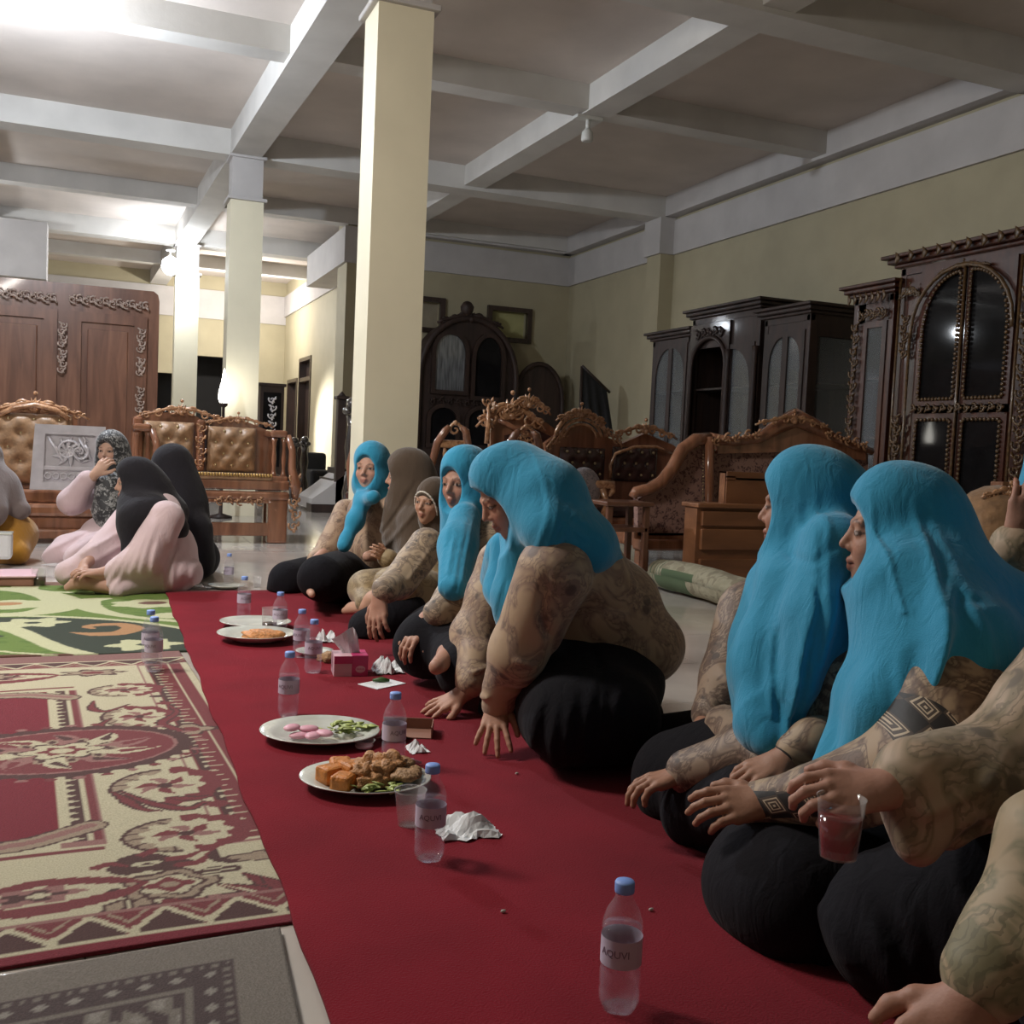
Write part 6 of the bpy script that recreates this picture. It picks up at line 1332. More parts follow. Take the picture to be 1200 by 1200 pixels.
bl = Sdf(.05); bl.ell(ch+V3(0, 0, .04), (.19, .13, .17), rotm(f)); bl.ell(ch+V3(0, 0, -.14), (.18, .15, .15), rotm(f)); bl.ell(pel+V3(0, 0, .06)-f*.02, (.21, .18, .13), rotm(f))
sleeve(bl, nsh, nel, np.array((1.220,1.466,0.280)), (.10, .098, .055)); bl.cap((1.230,1.407,0.309), (1.160,1.566,0.235), .052, .040, .02); sleeve(bl, fsh, fel, fw+V3(.05, -.01, .03), (.09, .075, .05)); bl.cap(fw+V3(.05, -.01, .03), fw+V3(.015, 0, .01), .045, .04, .02)
bl.amp = .012; bl.disp = fold_disp([([(1.300,1.383,0.350),(1.300,1.464,0.277),(1.300,1.556,0.229)], .007, .010), ([(1.300,1.369,0.415),(1.300,1.405,0.358),(1.300,1.443,0.292)], .006, .009), ([(1.300,1.310,0.328),(1.300,1.418,0.261)], -.008, .012)], wrinkle(.003, 30, 1.))
sk = Sdf(.06); sk.ell(pel+f*.10+V3(0, 0, -.02), (.26, .24, .17), rotm(f)); sk.cap((1.420,1.687,0.045), (1.200,1.553,0.083), .15, .13, .06); sk.cap((1.500,1.820,0.081), (1.340,1.887,0.043), .12, .105, .06); sk.cap((1.180,1.464,0.099), (1.400,1.426,0.104), .12, .13, .05)
sk.amp = .013; sk.disp = fold_disp(fan([(1.300,1.888,0.047),(1.300,1.914,-0.032),(1.300,1.842,-0.080)], [(1.300,1.460,0.230),(1.300,1.494,0.103),(1.300,1.579,-0.052)], 6, .010, .011, 31)+[([(1.300,1.482,0.222),(1.300,1.650,0.118),(1.300,1.782,-0.035)], -.008, .012), ([(1.300,1.454,0.168),(1.300,1.587,0.030),(1.300,1.604,-0.064)], -.006, .012)], wrinkle(.0025, 22, 2.))
bk = ch-f*.09
hj = hijab(h, ch+f*.05+V3(0, 0, .06), front=[([(1.420,1.515,0.581),(1.360,1.504,0.447),(1.270,1.503,0.320)], [.07, .055, .028]), ([(1.400,1.447,0.554),(1.320,1.415,0.447),(1.270,1.436,0.348)], [.07, .055, .028])],
  back=[(H_-f*.07+V3(0, 0, -.10), (.115, .115, .15)), (bk+V3(0, 0, .08), (.20, .15, .17))], sh=[((1.440,1.502,0.641), (1.450,1.405,0.550), .11, .128), (fsh+V3(0, 0, .02), fsh+V3(.02, 0, -.1), .10, .10), ((1.520,1.484,0.543), (1.540,1.382,0.444), .14, .07), ((1.500,1.504,0.631), (1.600,1.474,0.501), .12, .12)], carve_=(.2, .088, .104), cy=.148, cz=-.012)
hj.amp = .014; hj.disp = fold_disp(fan([(1.400,1.456,0.871),(1.400,1.420,0.754),(1.400,1.464,0.639),(1.400,1.542,0.494),(1.400,1.620,0.286)], [(1.400,1.273,0.661),(1.400,1.364,0.646),(1.400,1.459,0.560),(1.400,1.504,0.453),(1.400,1.551,0.340)], 6, .009, .010, 3)
  +fan([(1.400,1.592,0.594),(1.400,1.635,0.439),(1.400,1.709,0.241)], [(1.400,1.529,0.596),(1.400,1.562,0.456),(1.400,1.607,0.281)], 4, .008, .007, 4)+fan([(1.400,1.350,0.806),(1.400,1.284,0.681),(1.400,1.223,0.591)], [(1.400,1.351,0.611),(1.400,1.288,0.534),(1.400,1.256,0.483)], 4, .005, .012, 5)
  +[([(1.400,1.608,0.854),(1.400,1.590,0.721),(1.400,1.571,0.622)], .005, .005), ([(1.400,1.412,0.623),(1.400,1.336,0.655),(1.400,1.272,0.651)], -.004, .008)], wrinkle(.0015, 34, .4))
p = person('a', (pel[0], pel[1], 0), 'woman in cyan hijab seen in full profile, hands clasped, diamond patterned sleeve')
dm = lambda a, c: ((float(np.dot(a, RT)), a[2]), (float(np.dot(c, RT)), c[2]))
m11 = batik('batik_eleven', lin(168, 144, 116), lin(110, 86, 70), lin(48, 38, 34), 9, 2.2, [(*dm((1.330,1.404,0.442), (1.330,1.340,0.376)), .052), (*dm((1.150,1.553,0.247), (1.200,1.472,0.283)), .024)])
fin(p, b, h, [('hijab', hj, .0045, M['cyan']), ('blouse', bl, .0055, m11), ('skirt', sk, .009, M['black'])], .0036, lin(164, 122, 100))
# ================= woman behind her, face turned away (B)
h = Head((1.500,1.894,0.771), (-.62, .78, -.03), (0, 0, 1), 1.03); f, r = frame((-.9, .42)); H_ = h.c
ch = H_-f*.07+V3(0, 0, -.31); pel = H_-f*.18+V3(0, 0, -.62)
nsh = ch-r*.16+V3(0, 0, .08); nel = ch-r*.20+f*.06+V3(0, 0, -.15); nw = ch-r*.1+f*.32+V3(0, 0, -.28); fsh = np.array((1.620,2.256,0.469)); fel = np.array((1.520,2.179,0.307)); fw = np.array((1.360,2.063,0.213))
b = Sdf(.025); add_head(b, h); b.cap(h.w(0, -.02, -.08), ch+V3(0, 0, .12), .055, .06, .03); b.path([ch+V3(0, 0, .08), ch, pel], [.10, .11, .13], .05); arm(b, nsh, nel, nw); arm(b, fsh, fel, fw)
hand(b, fw, (-.62, -.35, -.70), (-.55, -.35, .75), -1, .42, .10, 1.05); hand(b, nw, (-.9, .3, -.3), (0, 0, 1), 1, .5, .05)
bl = Sdf(.05); bl.ell(ch+V3(0, 0, .04), (.20, .13, .17), rotm(f)); bl.ell(ch+V3(0, 0, -.14), (.18, .15, .15), rotm(f)); bl.ell(pel+V3(0, 0, .06), (.2, .18, .12), rotm(f)); sleeve(bl, nsh, nel, nw, (.09, .075, .05)); sleeve(bl, fsh, fel, (1.420,2.099,0.250), (.09, .08, .055)); bl.cap((1.380,1.996,0.255), (1.320,1.734,0.266), .05, .045, .04)
bl.amp = .01; bl.disp = fold_disp([([(1.400,2.037,0.366),(1.400,1.930,0.331)], .008, .01), ([(1.400,1.706,0.494),(1.400,1.745,0.322),(1.400,1.709,0.241)], -.008, .012), ([(1.400,1.636,0.578),(1.400,1.673,0.430)], .006, .01), ([(1.400,2.084,0.293),(1.400,1.973,0.260)], -.008, .008)], wrinkle(.003, 32, 3.))
sk = Sdf(.06); sk.ell(pel+f*.12+V3(0, 0, -.02), (.27, .26, .17), rotm(f)); sk.cap((1.450,1.918,0.172), (1.340,2.102,0.091), .15, .125, .06); sk.cap((1.600,2.267,0.098), (1.520,2.506,0.033), .12, .105, .06); sk.cap((1.300,1.770,0.155), (1.280,1.930,0.082), .09, .09, .05)
sk.amp = .01; sk.disp = fold_disp([([(1.400,2.461,0.006),(1.400,2.233,0.010),(1.400,1.976,0.117)], -.007, .012)], wrinkle(.0025, 22, 5.))
hj = hijab(h, ch+f*.06+V3(0, 0, .06), front=[([(1.440,1.839,0.600),(1.380,1.833,0.432),(1.320,1.755,0.324),(1.300,1.711,0.305)], [.09, .085, .06, .03]), ([(1.460,1.951,0.524),(1.420,1.938,0.388),(1.380,1.885,0.324)], [.06, .05, .03]), ([(1.450,1.734,0.706),(1.400,1.713,0.565),(1.360,1.704,0.425)], [.07, .06, .04])],
  back=[(H_-f*.08+V3(0, 0, -.08), (.125, .125, .16)), (ch-f*.09+V3(0, 0, .1), (.19, .14, .15))], sh=[(nsh+V3(0, 0, .03), nsh+V3(.02, -.02, -.05), .095, .09), ((1.500,1.988,0.578), (1.450,1.968,0.440), .075, .065), ((1.450,1.968,0.440), (1.380,1.885,0.324), .065, .045)], carve_=(.2, .088, .104), cy=.148, cz=-.012)
hj.amp = .014; hj.disp = fold_disp(fan([(1.400,1.769,0.847),(1.400,1.769,0.702),(1.400,1.841,0.543),(1.400,1.926,0.292)], [(1.400,1.610,0.820),(1.400,1.657,0.661),(1.400,1.720,0.492),(1.400,1.785,0.292)], 7, .009, .009, 7)+fan([(1.400,1.896,0.631),(1.400,1.960,0.463),(1.400,1.977,0.299)], [(1.400,1.844,0.581),(1.400,1.875,0.422),(1.400,1.875,0.267)], 3, .007, .008, 8)+[([(1.400,1.839,0.676),(1.400,1.758,0.594),(1.400,1.775,0.481)], -.007, .008), ([(1.400,1.886,0.689),(1.400,1.780,0.673),(1.400,1.688,0.710)], -.005, .010)], wrinkle(.0015, 34, 2.4))
p = person('b', (pel[0], pel[1], 0), 'woman in cyan hijab with face turned away, hand resting on her knee')
fin(p, b, h, [('hijab', hj, .005, M['cyan']), ('blouse', bl, .006, M['bat_10']), ('skirt', sk, .009, M['black'])], .004, lin(160, 116, 94))
# ================= woman leaning forward on both hands (C)
h = Head((1.120,2.730,0.751), (-.80, .10, -.50), (-.35, .05, .9), 1.06); f, r = frame((-.95, .30)); H_ = h.c
ch = np.array((1.280,2.746,0.534)); mid = np.array((1.420,2.728,0.406)); pel = np.array((1.480,2.717,0.276))
nsh = np.array((1.160,2.514,0.547)); nel = np.array((1.100,2.584,0.316)); nw = np.array((1.080,2.689,0.154)); fsh = np.array((1.300,3.238,0.472)); fel = np.array((1.200,3.191,0.247)); fw = np.array((1.110,3.045,0.092))
b = Sdf(.025); add_head(b, h); b.cap(h.w(0, -.03, -.08), ch, .055, .07, .03); b.path([ch, mid, pel], [.11, .13, .14], .05); arm(b, nsh, nel, nw); arm(b, fsh, fel, fw)
hand(b, nw, (-.22, -.42, -.50), (-.35, -.5, .75), -1, .16, .24, 1.02); hand(b, fw, (-.72, .20, -.42), (-.3, -.3, .9), -1, .14, .24, 1.02)
kn = np.array((1.180,2.511,0.139)); b.path([pel, kn, pel+V3(.02, -.05, -.1)], [.1, .07, .06], .03)
bl = Sdf(.05); bl.ell((1.270,2.666,0.544), (.17, .17, .13)); bl.ell((1.400,2.719,0.426), (.19, .20, .155)); bl.ell((1.500,2.703,0.305), (.17, .19, .135)); bl.cap((1.300,2.872,0.425), (1.400,2.707,0.320), .12, .13)
sleeve(bl, nsh, nel, (1.080,2.661,0.203), (.105, .085, .055)); bl.cap((1.080,2.639,0.233), (1.080,2.681,0.149), .052, .047, .015); sleeve(bl, fsh, fel, (1.150,3.074,0.145), (.095, .085, .06)); bl.cap((1.170,3.103,0.194), (1.130,3.048,0.123), .062, .05, .015); bl.cap((1.300,3.292,0.390), (1.300,3.316,0.175), .05, .07, .04)
bl.amp = .014; bl.disp = fold_disp([([(1.200,2.588,0.421),(1.200,2.631,0.291),(1.200,2.808,0.176)], -.012, .014), ([(1.200,2.325,0.443),(1.200,2.150,0.495),(1.200,1.991,0.502)], .006, .012), ([(1.200,2.472,0.382),(1.200,2.231,0.438),(1.200,2.022,0.438)], -.007, .012), ([(1.200,2.250,0.607),(1.200,2.073,0.548),(1.200,1.970,0.487)], .006, .014), ([(1.200,2.894,0.316),(1.200,2.725,0.297)], .009, .01), ([(1.200,2.954,0.224),(1.200,2.800,0.217)], -.009, .008), ([(1.200,2.665,0.581),(1.200,2.699,0.452),(1.200,2.643,0.387)], -.012, .012), ([(1.200,3.265,0.159),(1.200,3.062,0.179)], .008, .008)], wrinkle(.0035, 26, 4.))
sk = Sdf(.06); sk.ell((1.360,2.670,0.201), (.22, .24, .16)); sk.ell((1.240,2.558,0.155), (.14, .16, .15)); sk.cap((1.180,2.430,0.160), (1.320,2.429,0.164), .12, .13); sk.cap((1.420,2.614,0.123), (1.560,2.697,0.085), .10, .07); sk.cap((1.280,3.067,0.112), (1.240,3.026,-0.016), .09, .09)
sk.amp = .013; sk.disp = fold_disp(fan([(1.200,2.630,0.279),(1.200,2.707,0.149),(1.200,2.659,0.010)], [(1.200,2.054,0.371),(1.200,2.105,0.277),(1.200,2.199,0.146)], 6, .010, .012, 32)+[([(1.200,2.316,0.357),(1.200,2.210,0.250)], -.01, .014), ([(1.200,2.626,0.243),(1.200,2.698,0.075)], -.006, .014)], wrinkle(.003, 20, 6.))
hj = hijab(h, ch+V3(-.03, 0, .05), front=[([(1.130,2.678,0.603),(1.100,2.664,0.459),(1.080,2.641,0.354)], [.065, .05, .02]), ([(1.160,2.883,0.582),(1.140,2.845,0.457),(1.100,2.707,0.378)], [.045, .045, .025])],
  back=[((1.180,2.639,0.741), (.12, .12, .12))], sh=[((1.180,2.635,0.700), (1.280,2.567,0.621), .112, .078), ((1.280,2.567,0.621), (1.420,2.597,0.540), .078, .018), ((1.150,2.534,0.661), (1.260,2.515,0.610), .078, .06), ((1.240,3.020,0.540), (1.280,3.183,0.435), .085, .08)], carve_=(.2, .092, .106), cy=.146, cz=-.020)
hj.amp = .014; hj.disp = fold_disp(fan([(1.200,2.829,0.896),(1.200,2.683,0.727),(1.200,2.802,0.565),(1.200,2.894,0.316)], [(1.200,2.355,0.705),(1.200,2.558,0.652),(1.200,2.722,0.537),(1.200,2.841,0.339)], 7, .007, .008, 11)+fan([(1.200,2.958,0.547),(1.200,3.032,0.429),(1.200,3.002,0.310)], [(1.200,2.841,0.561),(1.200,2.910,0.447),(1.200,2.915,0.312)], 4, .007, .007, 12)+fan([(1.200,2.691,0.800),(1.200,2.406,0.723),(1.200,2.229,0.620)], [(1.200,2.647,0.680),(1.200,2.447,0.628),(1.200,2.297,0.612)], 4, .005, .012, 13)+[([(1.200,3.396,0.829),(1.200,3.175,0.764),(1.200,2.980,0.666),(1.200,2.929,0.604)], .004, .006)], wrinkle(.0015, 30, 1.7))
p = person('c', (pel[0], pel[1], 0), 'woman in cyan hijab leaning forward with both hands flat on the red carpet')
fin(p, b, h, [('hijab', hj, .0055, M['cyan']), ('blouse', bl, .0065, M['bat_lean']), ('skirt', sk, .01, M['black'])], .0042, lin(182, 136, 114))
# ================= woman with blurred face behind the leaning one (D)
h = Head((1.360,3.827,0.735), (-.86, -.50, -.12), (0, 0, 1), 1.04); f, r = frame((-.95, .1)); H_ = h.c
ch = H_-f*.05+V3(.02, 0, -.30); pel = H_-f*.16+V3(0, 0, -.60); lsh = ch-r*.17+V3(0, 0, .07); rsh = np.array((1.340,4.245,0.439)); rel = np.array((1.200,4.138,0.305)); rw = np.array((1.080,4.012,0.260)); lel = np.array((1.220,3.479,0.317)); lw = np.array((1.100,3.468,0.250))
b = Sdf(.025); add_head(b, h); b.cap(h.w(0, -.02, -.08), ch+V3(0, 0, .12), .055, .06, .03); b.path([ch+V3(0, 0, .08), ch, pel], [.10, .11, .13], .05); arm(b, lsh, lel, lw); arm(b, rsh, rel, rw)
hand(b, rw, (-.12, -.25, -.75), (-.75, -.55, .1), 1, .35, .1, 1.15); hand(b, lw, (-.55, -.25, -.55), (-.5, -.3, .7), -1, .5, .06, 1.1)
b.path([(1.250,3.685,0.070), (1.120,3.231,0.175), (1.020,3.071,0.173)], [.04, .04, .025], .03)
bl = Sdf(.05); bl.ell(ch+V3(0, 0, .04), (.19, .13, .17), rotm(f)); bl.ell(ch+V3(0, 0, -.13), (.18, .15, .16), rotm(f)); sleeve(bl, rsh, rel, (1.100,4.010,0.281), (.08, .07, .055)); sleeve(bl, lsh, lel, (1.140,3.429,0.286), (.09, .08, .055)); bl.amp = .01; bl.disp = fold_disp([([(1.200,3.797,0.452),(1.200,4.014,0.322)], .008, .014), ([(1.200,3.387,0.408),(1.200,3.131,0.415)], -.008, .014)], wrinkle(.004, 26, 7.))
sk = Sdf(.06); sk.ell(pel+f*.14+V3(0, 0, -.03), (.26, .26, .17), rotm(f)); sk.cap((1.250,3.597,0.169), (1.120,3.500,0.160), .14, .12); sk.cap((1.300,4.461,0.103), (1.150,4.409,0.046), .12, .10); sk.cap((1.200,3.447,0.152), (1.150,3.165,0.139), .10, .10); sk.amp = .008; sk.disp = wrinkle(.005, 18, 8.)
hj = hijab(h, ch+f*.06+V3(0, 0, .08), front=[([(1.310,3.679,0.603),(1.250,3.572,0.509),(1.180,3.399,0.382)], [.062, .068, .05])], back=[(H_-f*.07+V3(0, 0, -.08), (.11, .11, .15))], sh=[], carve_=(.064, .085, .093)); hj.amp = .014; hj.disp = fold_disp(fan([(1.200,3.509,0.625),(1.200,3.568,0.478),(1.200,3.589,0.332)], [(1.200,3.240,0.631),(1.200,3.267,0.512),(1.200,3.310,0.374)], 5, .010, .010, 21), wrinkle(.002, 34, 1.))
p = person('d', (pel[0], pel[1], 0), 'woman in cyan scarf with lace print blouse, both hands hanging over her knees'); 
fin(p, b, h, [('hijab', hj, .006, M['cyan']), ('blouse', bl, .007, M['bat_8']), ('skirt', sk, .011, M['black'])], .0055, lin(176, 132, 112))
# ================= child in brown cap hijab (E)
h = Head((1.500,4.685,0.607), (-.80, -.58, -.10), (.12, 0, .95), .92); f, r = frame((-.9, -.2)); H_ = h.c
ch = H_+V3(.06, .03, -.24); pel = H_+V3(.12, .06, -.45)
b = Sdf(.025); add_head(b, h); b.cap(h.w(0, -.02, -.08), ch+V3(0, 0, .08), .045, .05, .03); b.path([ch, pel], [.09, .10], .05); a0, a1, a2 = np.array((1.500,4.821,0.379)), np.array((1.420,4.904,0.250)), np.array((1.320,4.788,0.319)); arm(b, a0, a1, a2, (.035, .03, .022)); hand(b, a2, (-.6, -.3, .35), (-.3, -.8, .3), 1, .6, .05, .75)
b.path([pel, (1.300,4.478,0.218), (1.180,4.468,0.163), (1.140,4.753,0.090)], [.08, .06, .045, .025], .03); b.path([(1.150,4.469,0.136), (1.120,4.788,0.068)], [.028, .018], .02)
bl = Sdf(.05); bl.ell(ch+V3(0, 0, .0), (.14, .11, .13), rotm(f)); bl.ell(ch+V3(0, 0, -.12), (.14, .12, .12), rotm(f)); sleeve(bl, a0, a1, a2, (.07, .06, .05)); bl.amp = .01; bl.disp = wrinkle(.004, 34, 9.)
sk = Sdf(.05); sk.cap(pel+V3(0, 0, -.03), (1.280,4.478,0.218), .13, .11); sk.cap((1.300,4.695,0.187), (1.200,4.709,0.186), .10, .085); sk.cap((1.200,4.709,0.186), (1.160,4.543,0.147), .07, .05); sk.amp = .012; sk.disp = fold_disp([([(1.200,4.970,0.190),(1.200,4.552,0.208),(1.200,4.465,0.136)], -.012, .014), ([(1.200,4.721,0.265),(1.200,4.138,0.305),(1.200,3.999,0.218)], .01, .014)], wrinkle(.004, 26, 10.))
cap_ = Sdf(.02); cap_.ell(h.w(0, -.012, .032), np.array((.086, .105, .098))*.92, h.M); cap_.ell(h.w(0, -.03, -.05), np.array((.08, .08, .09))*.92, h.M, .03); cap_.cap(h.w(0, -.02, -.10), ch+V3(0, 0, .07), .075, .09, .03); cap_.ell(h.w(0, .13, -.03), np.array((.066, .085, .088))*.92, h.M, .006, '-')
tr = Sdf(.004); ring = [h.w(.070*sin(a)*.98, .052+.034*cos(a), -.028+.090*cos(a)) for a in np.linspace(-1.9, 1.9, 17)]; tr.path(ring, .0042)
p = person('e', (pel[0], pel[1], 0), 'small child in brown cap hijab with white trim, looking towards the camera')
fin(p, b, h, [('hijab', cap_, .006, M['brownh']), ('hijab_trim', tr, .003, M['pearl']), ('blouse', bl, .008, M['bat_br']), ('trousers', sk, .009, M['bat_br'])], .0048, lin(184, 142, 118))
# ================= woman in long dark brown hijab (F)
h = Head((1.500,5.121,0.703), (-.93, .30, -.05), (0, 0, 1), 1.04); f, r = frame((-.95, .2)); H_ = h.c
ch = H_-f*.05+V3(0, 0, -.30); pel = H_-f*.12+V3(0, 0, -.60)
b = Sdf(.025); add_head(b, h); b.cap(h.w(0, -.02, -.08), ch+V3(0, 0, .12), .055, .06, .03); b.path([ch, pel], [.11, .13], .05); a0, a1, a2 = np.array((1.500,5.557,0.421)), np.array((1.500,5.756,0.220)), np.array((1.500,5.551,0.627)); b.path([a0, (1.500,5.734,0.331), (1.480,5.573,0.539), a2+V3(0, 0, -.03)], [.04, .04, .03, .024], .02); hand(b, a2+V3(0, 0, -.03), (.1, .1, .9), (-.7, -.7, 0), 1, .5, .08, 1.0)
bl = Sdf(.05); bl.ell(ch, (.18, .13, .2), rotm(f)); bl.ell(pel+V3(0, 0, .08), (.2, .18, .15), rotm(f)); bl.cap((1.550,5.940,0.414), (1.450,5.680,0.238), .06, .06); bl.amp = .006; bl.disp = wrinkle(.004, 24, 1.)
sk = Sdf(.06); sk.ell(pel+f*.12+V3(0, 0, -.03), (.24, .26, .15), rotm(f)); sk.cap((1.500,5.690,0.041), (1.300,5.577,0.059), .12, .10)
hj = hijab(h, ch+f*.08+V3(0, 0, .02), back=[(H_-f*.06+V3(0, 0, -.12), (.14, .13, .18)), (ch-f*.05, (.2, .16, .2))], sh=[(ch+r*.12+V3(0, 0, .08), ch+r*.15+V3(0, 0, -.05), .1, .1), (ch-r*.12+V3(0, 0, .08), ch-r*.15+V3(0, 0, -.05), .1, .1)], th=1.08)
hj.amp = .014; hj.disp = fold_disp([([(1.500,4.785,0.634),(1.500,5.060,0.486),(1.500,5.451,0.312)], .01, .014), ([(1.500,4.940,0.711),(1.500,5.224,0.517),(1.500,5.547,0.350)], -.01, .012)], wrinkle(.002, 24, 2.))
be = Sdf(.002)
for x, y in ((470,535),(487,557),(463,578),(464,594),(480,620)): pass
p = person('f', (pel[0], pel[1], 0), 'woman in long dark brown hijab facing away from the camera, beside the child')
fin(p, b, h, [('hijab', hj, .006, M['brownh']), ('blouse', bl, .008, M['bat_br']), ('skirt', sk, .011, M['black'])], .006, lin(182, 138, 116))
# ================= farthest woman in the row, cyan scarf (G)
h = Head((1.400,5.480,0.730), (-.62, -.78, 0), (0, 0, 1), 1.06); f, r = frame((-.8, -.5)); H_ = h.c
ch = H_-f*.04+V3(.01, 0, -.31); pel = H_-f*.10+V3(0, 0, -.62); rsh = np.array((1.360,5.883,0.465)); rel = np.array((1.260,5.806,0.273)); rw = np.array((1.140,5.680,0.189)); lsh = ch-r*.16+V3(0, 0, .08)
b = Sdf(.025); add_head(b, h); b.cap(h.w(0, -.02, -.08), ch+V3(0, 0, .12), .055, .06, .03); b.path([ch, pel], [.11, .13], .05); arm(b, rsh, rel, rw); hand(b, rw, (-.3, -.3, -.6), (-.6, -.4, .6), 1, .4, .06); arm(b, lsh, lsh+V3(-.05, -.1, -.2), lsh+V3(-.2, -.15, -.22)); b.path([(1.150,5.611,0.055), (1.020,5.216,0.131), (0.980,4.898,0.131)], [.035, .03, .016], .02)
bl = Sdf(.05); bl.ell(ch+V3(0, 0, .04), (.19, .13, .17), rotm(f)); bl.ell(ch+V3(0, 0, -.14), (.18, .15, .16), rotm(f)); sleeve(bl, rsh, rel, (1.170,5.761,0.204), (.075, .07, .055)); bl.cap(lsh, lsh+V3(-.03, -.08, -.15), .08, .07); bl.amp = .008; bl.disp = wrinkle(.005, 24, 3.3)
sk = Sdf(.06); sk.ell(pel+f*.1+V3(0, 0, -.05), (.24, .26, .15), rotm(f)); sk.cap((1.320,6.127,0.073), (1.020,5.787,0.079), .12, .11); sk.cap((1.240,5.431,0.150), (1.060,5.056,0.188), .14, .12); sk.cap((1.000,5.745,0.037), (0.950,5.811,0.009), .06, .035); sk.amp = .008; sk.disp = wrinkle(.005, 18, 4.)
hj = hijab(h, ch+f*.02+V3(0, 0, .16), front=[([(1.330,5.364,0.572),(1.270,5.288,0.454),(1.200,5.221,0.334)], [.045, .04, .035]), ([(1.340,5.187,0.593),(1.330,5.364,0.568)], [.035, .035])], back=[(H_-f*.05+V3(0, 0, -.08), (.10, .10, .13))], sh=[])
hj.amp = .008; hj.disp = wrinkle(.004, 30, 3.)
p = person('g', (pel[0], pel[1], 0), 'woman in cyan scarf farthest down the row, facing the camera')
fin(p, b, h, [('hijab', hj, .006, M['cyan']), ('blouse', bl, .008, M['bat_5']), ('skirt', sk, .011, M['black'])], .006, lin(196, 152, 132))
# ================= left group: pink dress with black hijab (H)
h = Head((0.214,6.116,0.589), (-.96, -.05, -.12), (-.1, 0, 1), 1.04); f, r = frame((-.97, -.2)); H_ = h.c
ch = np.array((0.318,6.091,0.372)); pel = np.array((0.406,6.081,0.101)); lsh = np.array((0.364,5.880,0.409)); lel = np.array((0.255,5.802,0.197)); lw = np.array((0.036,5.800,0.120)); rsh = np.array((0.180,6.331,0.359)); rel = np.array((0.066,6.206,0.222)); rw = np.array((-0.042,5.974,0.144))
b = Sdf(.025); add_head(b, h); b.cap(h.w(0, -.02, -.08), ch, .055, .06, .03); b.path([ch, pel], [.11, .13], .05); arm(b, lsh, lel, lw); arm(b, rsh, rel, rw); hand(b, lw, (-.75, -.3, .1), (0, -.3, .9), 1, .6, .05); hand(b, rw, (-.4, -.6, -.45), (-.6, 0, .6), -1, .5, .06); b.path([(0.088,5.806,0.046), (-0.072,5.819,0.073), (-0.122,5.838,0.043)], [.04, .035, .02], .02)
bl = Sdf(.06); bl.ell(ch+V3(0, 0, .02), (.16, .19, .17)); bl.ell((0.367,6.083,0.213), (.18, .2, .17)); sleeve(bl, lsh, lel, (0.107,5.805,0.137), (.10, .09, .055)); sleeve(bl, rsh, rel, (-0.009,6.072,0.189), (.09, .08, .055)); bl.ell((0.357,6.024,0.090), (.21, .24, .13)); bl.cap((0.373,5.910,0.104), (0.067,5.868,0.037), .10, .05); bl.cap((0.262,5.899,0.069), (0.129,5.756,0.034), .08, .04); bl.cap((0.045,6.156,0.155), (-0.127,6.059,0.087), .09, .07)
bl.amp = .018; bl.disp = fold_disp(fan([(0.339,6.000,0.427),(0.220,6.033,0.194),(0.083,6.076,-0.002)], [(0.414,5.970,0.431),(0.396,5.962,0.203),(0.356,5.962,-0.027)], 6, .013, .016, 41)+fan([(0.436,5.960,0.418),(0.418,5.951,0.180),(0.422,5.936,-0.023)], [(0.504,5.926,0.327),(0.538,5.901,0.162),(0.541,5.888,-0.008)], 4, .011, .014, 42)+fan([(0.172,6.065,0.381),(0.043,6.108,0.233),(-0.108,6.161,0.107)], [(0.218,6.040,0.289),(0.089,6.083,0.140),(-0.041,6.129,0.039)], 3, .010, .015, 43), wrinkle(.003, 22, 5.))
hj = hijab(h, (0.221,5.939,0.416), front=[([(0.204,6.004,0.472),(0.192,5.946,0.345),(0.162,5.861,0.190)], [.07, .06, .03])], back=[((0.285,6.137,0.523), (.14, .14, .15)), ((0.355,6.123,0.418), (.14, .15, .12))], sh=[((0.301,5.962,0.439), (0.403,5.990,0.343), .10, .09)])
hj.amp = .01; hj.disp = wrinkle(.004, 20, 6.)
p = person('h', (pel[0], pel[1], 0), 'woman in black hijab and pale pink dress sitting sideways on the green rug')
fin(p, b, h, [('hijab', hj, .007, M['bk_hijab']), ('dress', bl, .008, M['pink'])], .0065, lin(186, 146, 128))
# ================= black hijab hunched behind her (I)
h = Head((0.442,6.623,0.666), (-.35, .92, -.3), (0, 0, 1), 1.05); H_ = h.c; ch = np.array((0.495,6.637,0.392)); pel = np.array((0.543,6.654,0.125))
b = Sdf(.03); add_head(b, h); b.path([h.w(0, 0, -.1), ch, pel], [.07, .12, .14], .05); bl = Sdf(.08); bl.ell(pel+V3(0, 0, -.02), (.2, .2, .16)); bl.ell(ch, (.16, .16, .2))
hj = Sdf(.07); hj.ell(h.w(0, 0, .02), (.125, .125, .13)); hj.ell((0.479,6.597,0.500), (.15, .15, .2)); hj.cap((0.491,6.585,0.396), (0.570,6.480,0.118), .17, .13); hj.cap((0.595,6.428,0.306), (0.609,6.354,0.082), .07, .06); hj.cap((0.407,6.623,0.444), (0.388,6.613,0.181), .1, .1); hj.amp = .01; hj.disp = fold_disp([([(0.526,6.585,0.607),(0.604,6.536,0.349),(0.634,6.505,0.063)], .01, .02), ([(0.453,6.615,0.604),(0.542,6.558,0.294),(0.575,6.528,0.060)], -.012, .016)], wrinkle(.003, 18, 7.))
p = person('i', (pel[0], pel[1], 0), 'person hunched under a long black hijab, back to the camera')
fin(p, b, None, [('hijab', hj, .009, M['bk_hijab']), ('skirt', bl, .012, M['bk_hijab'])], .009, SK)
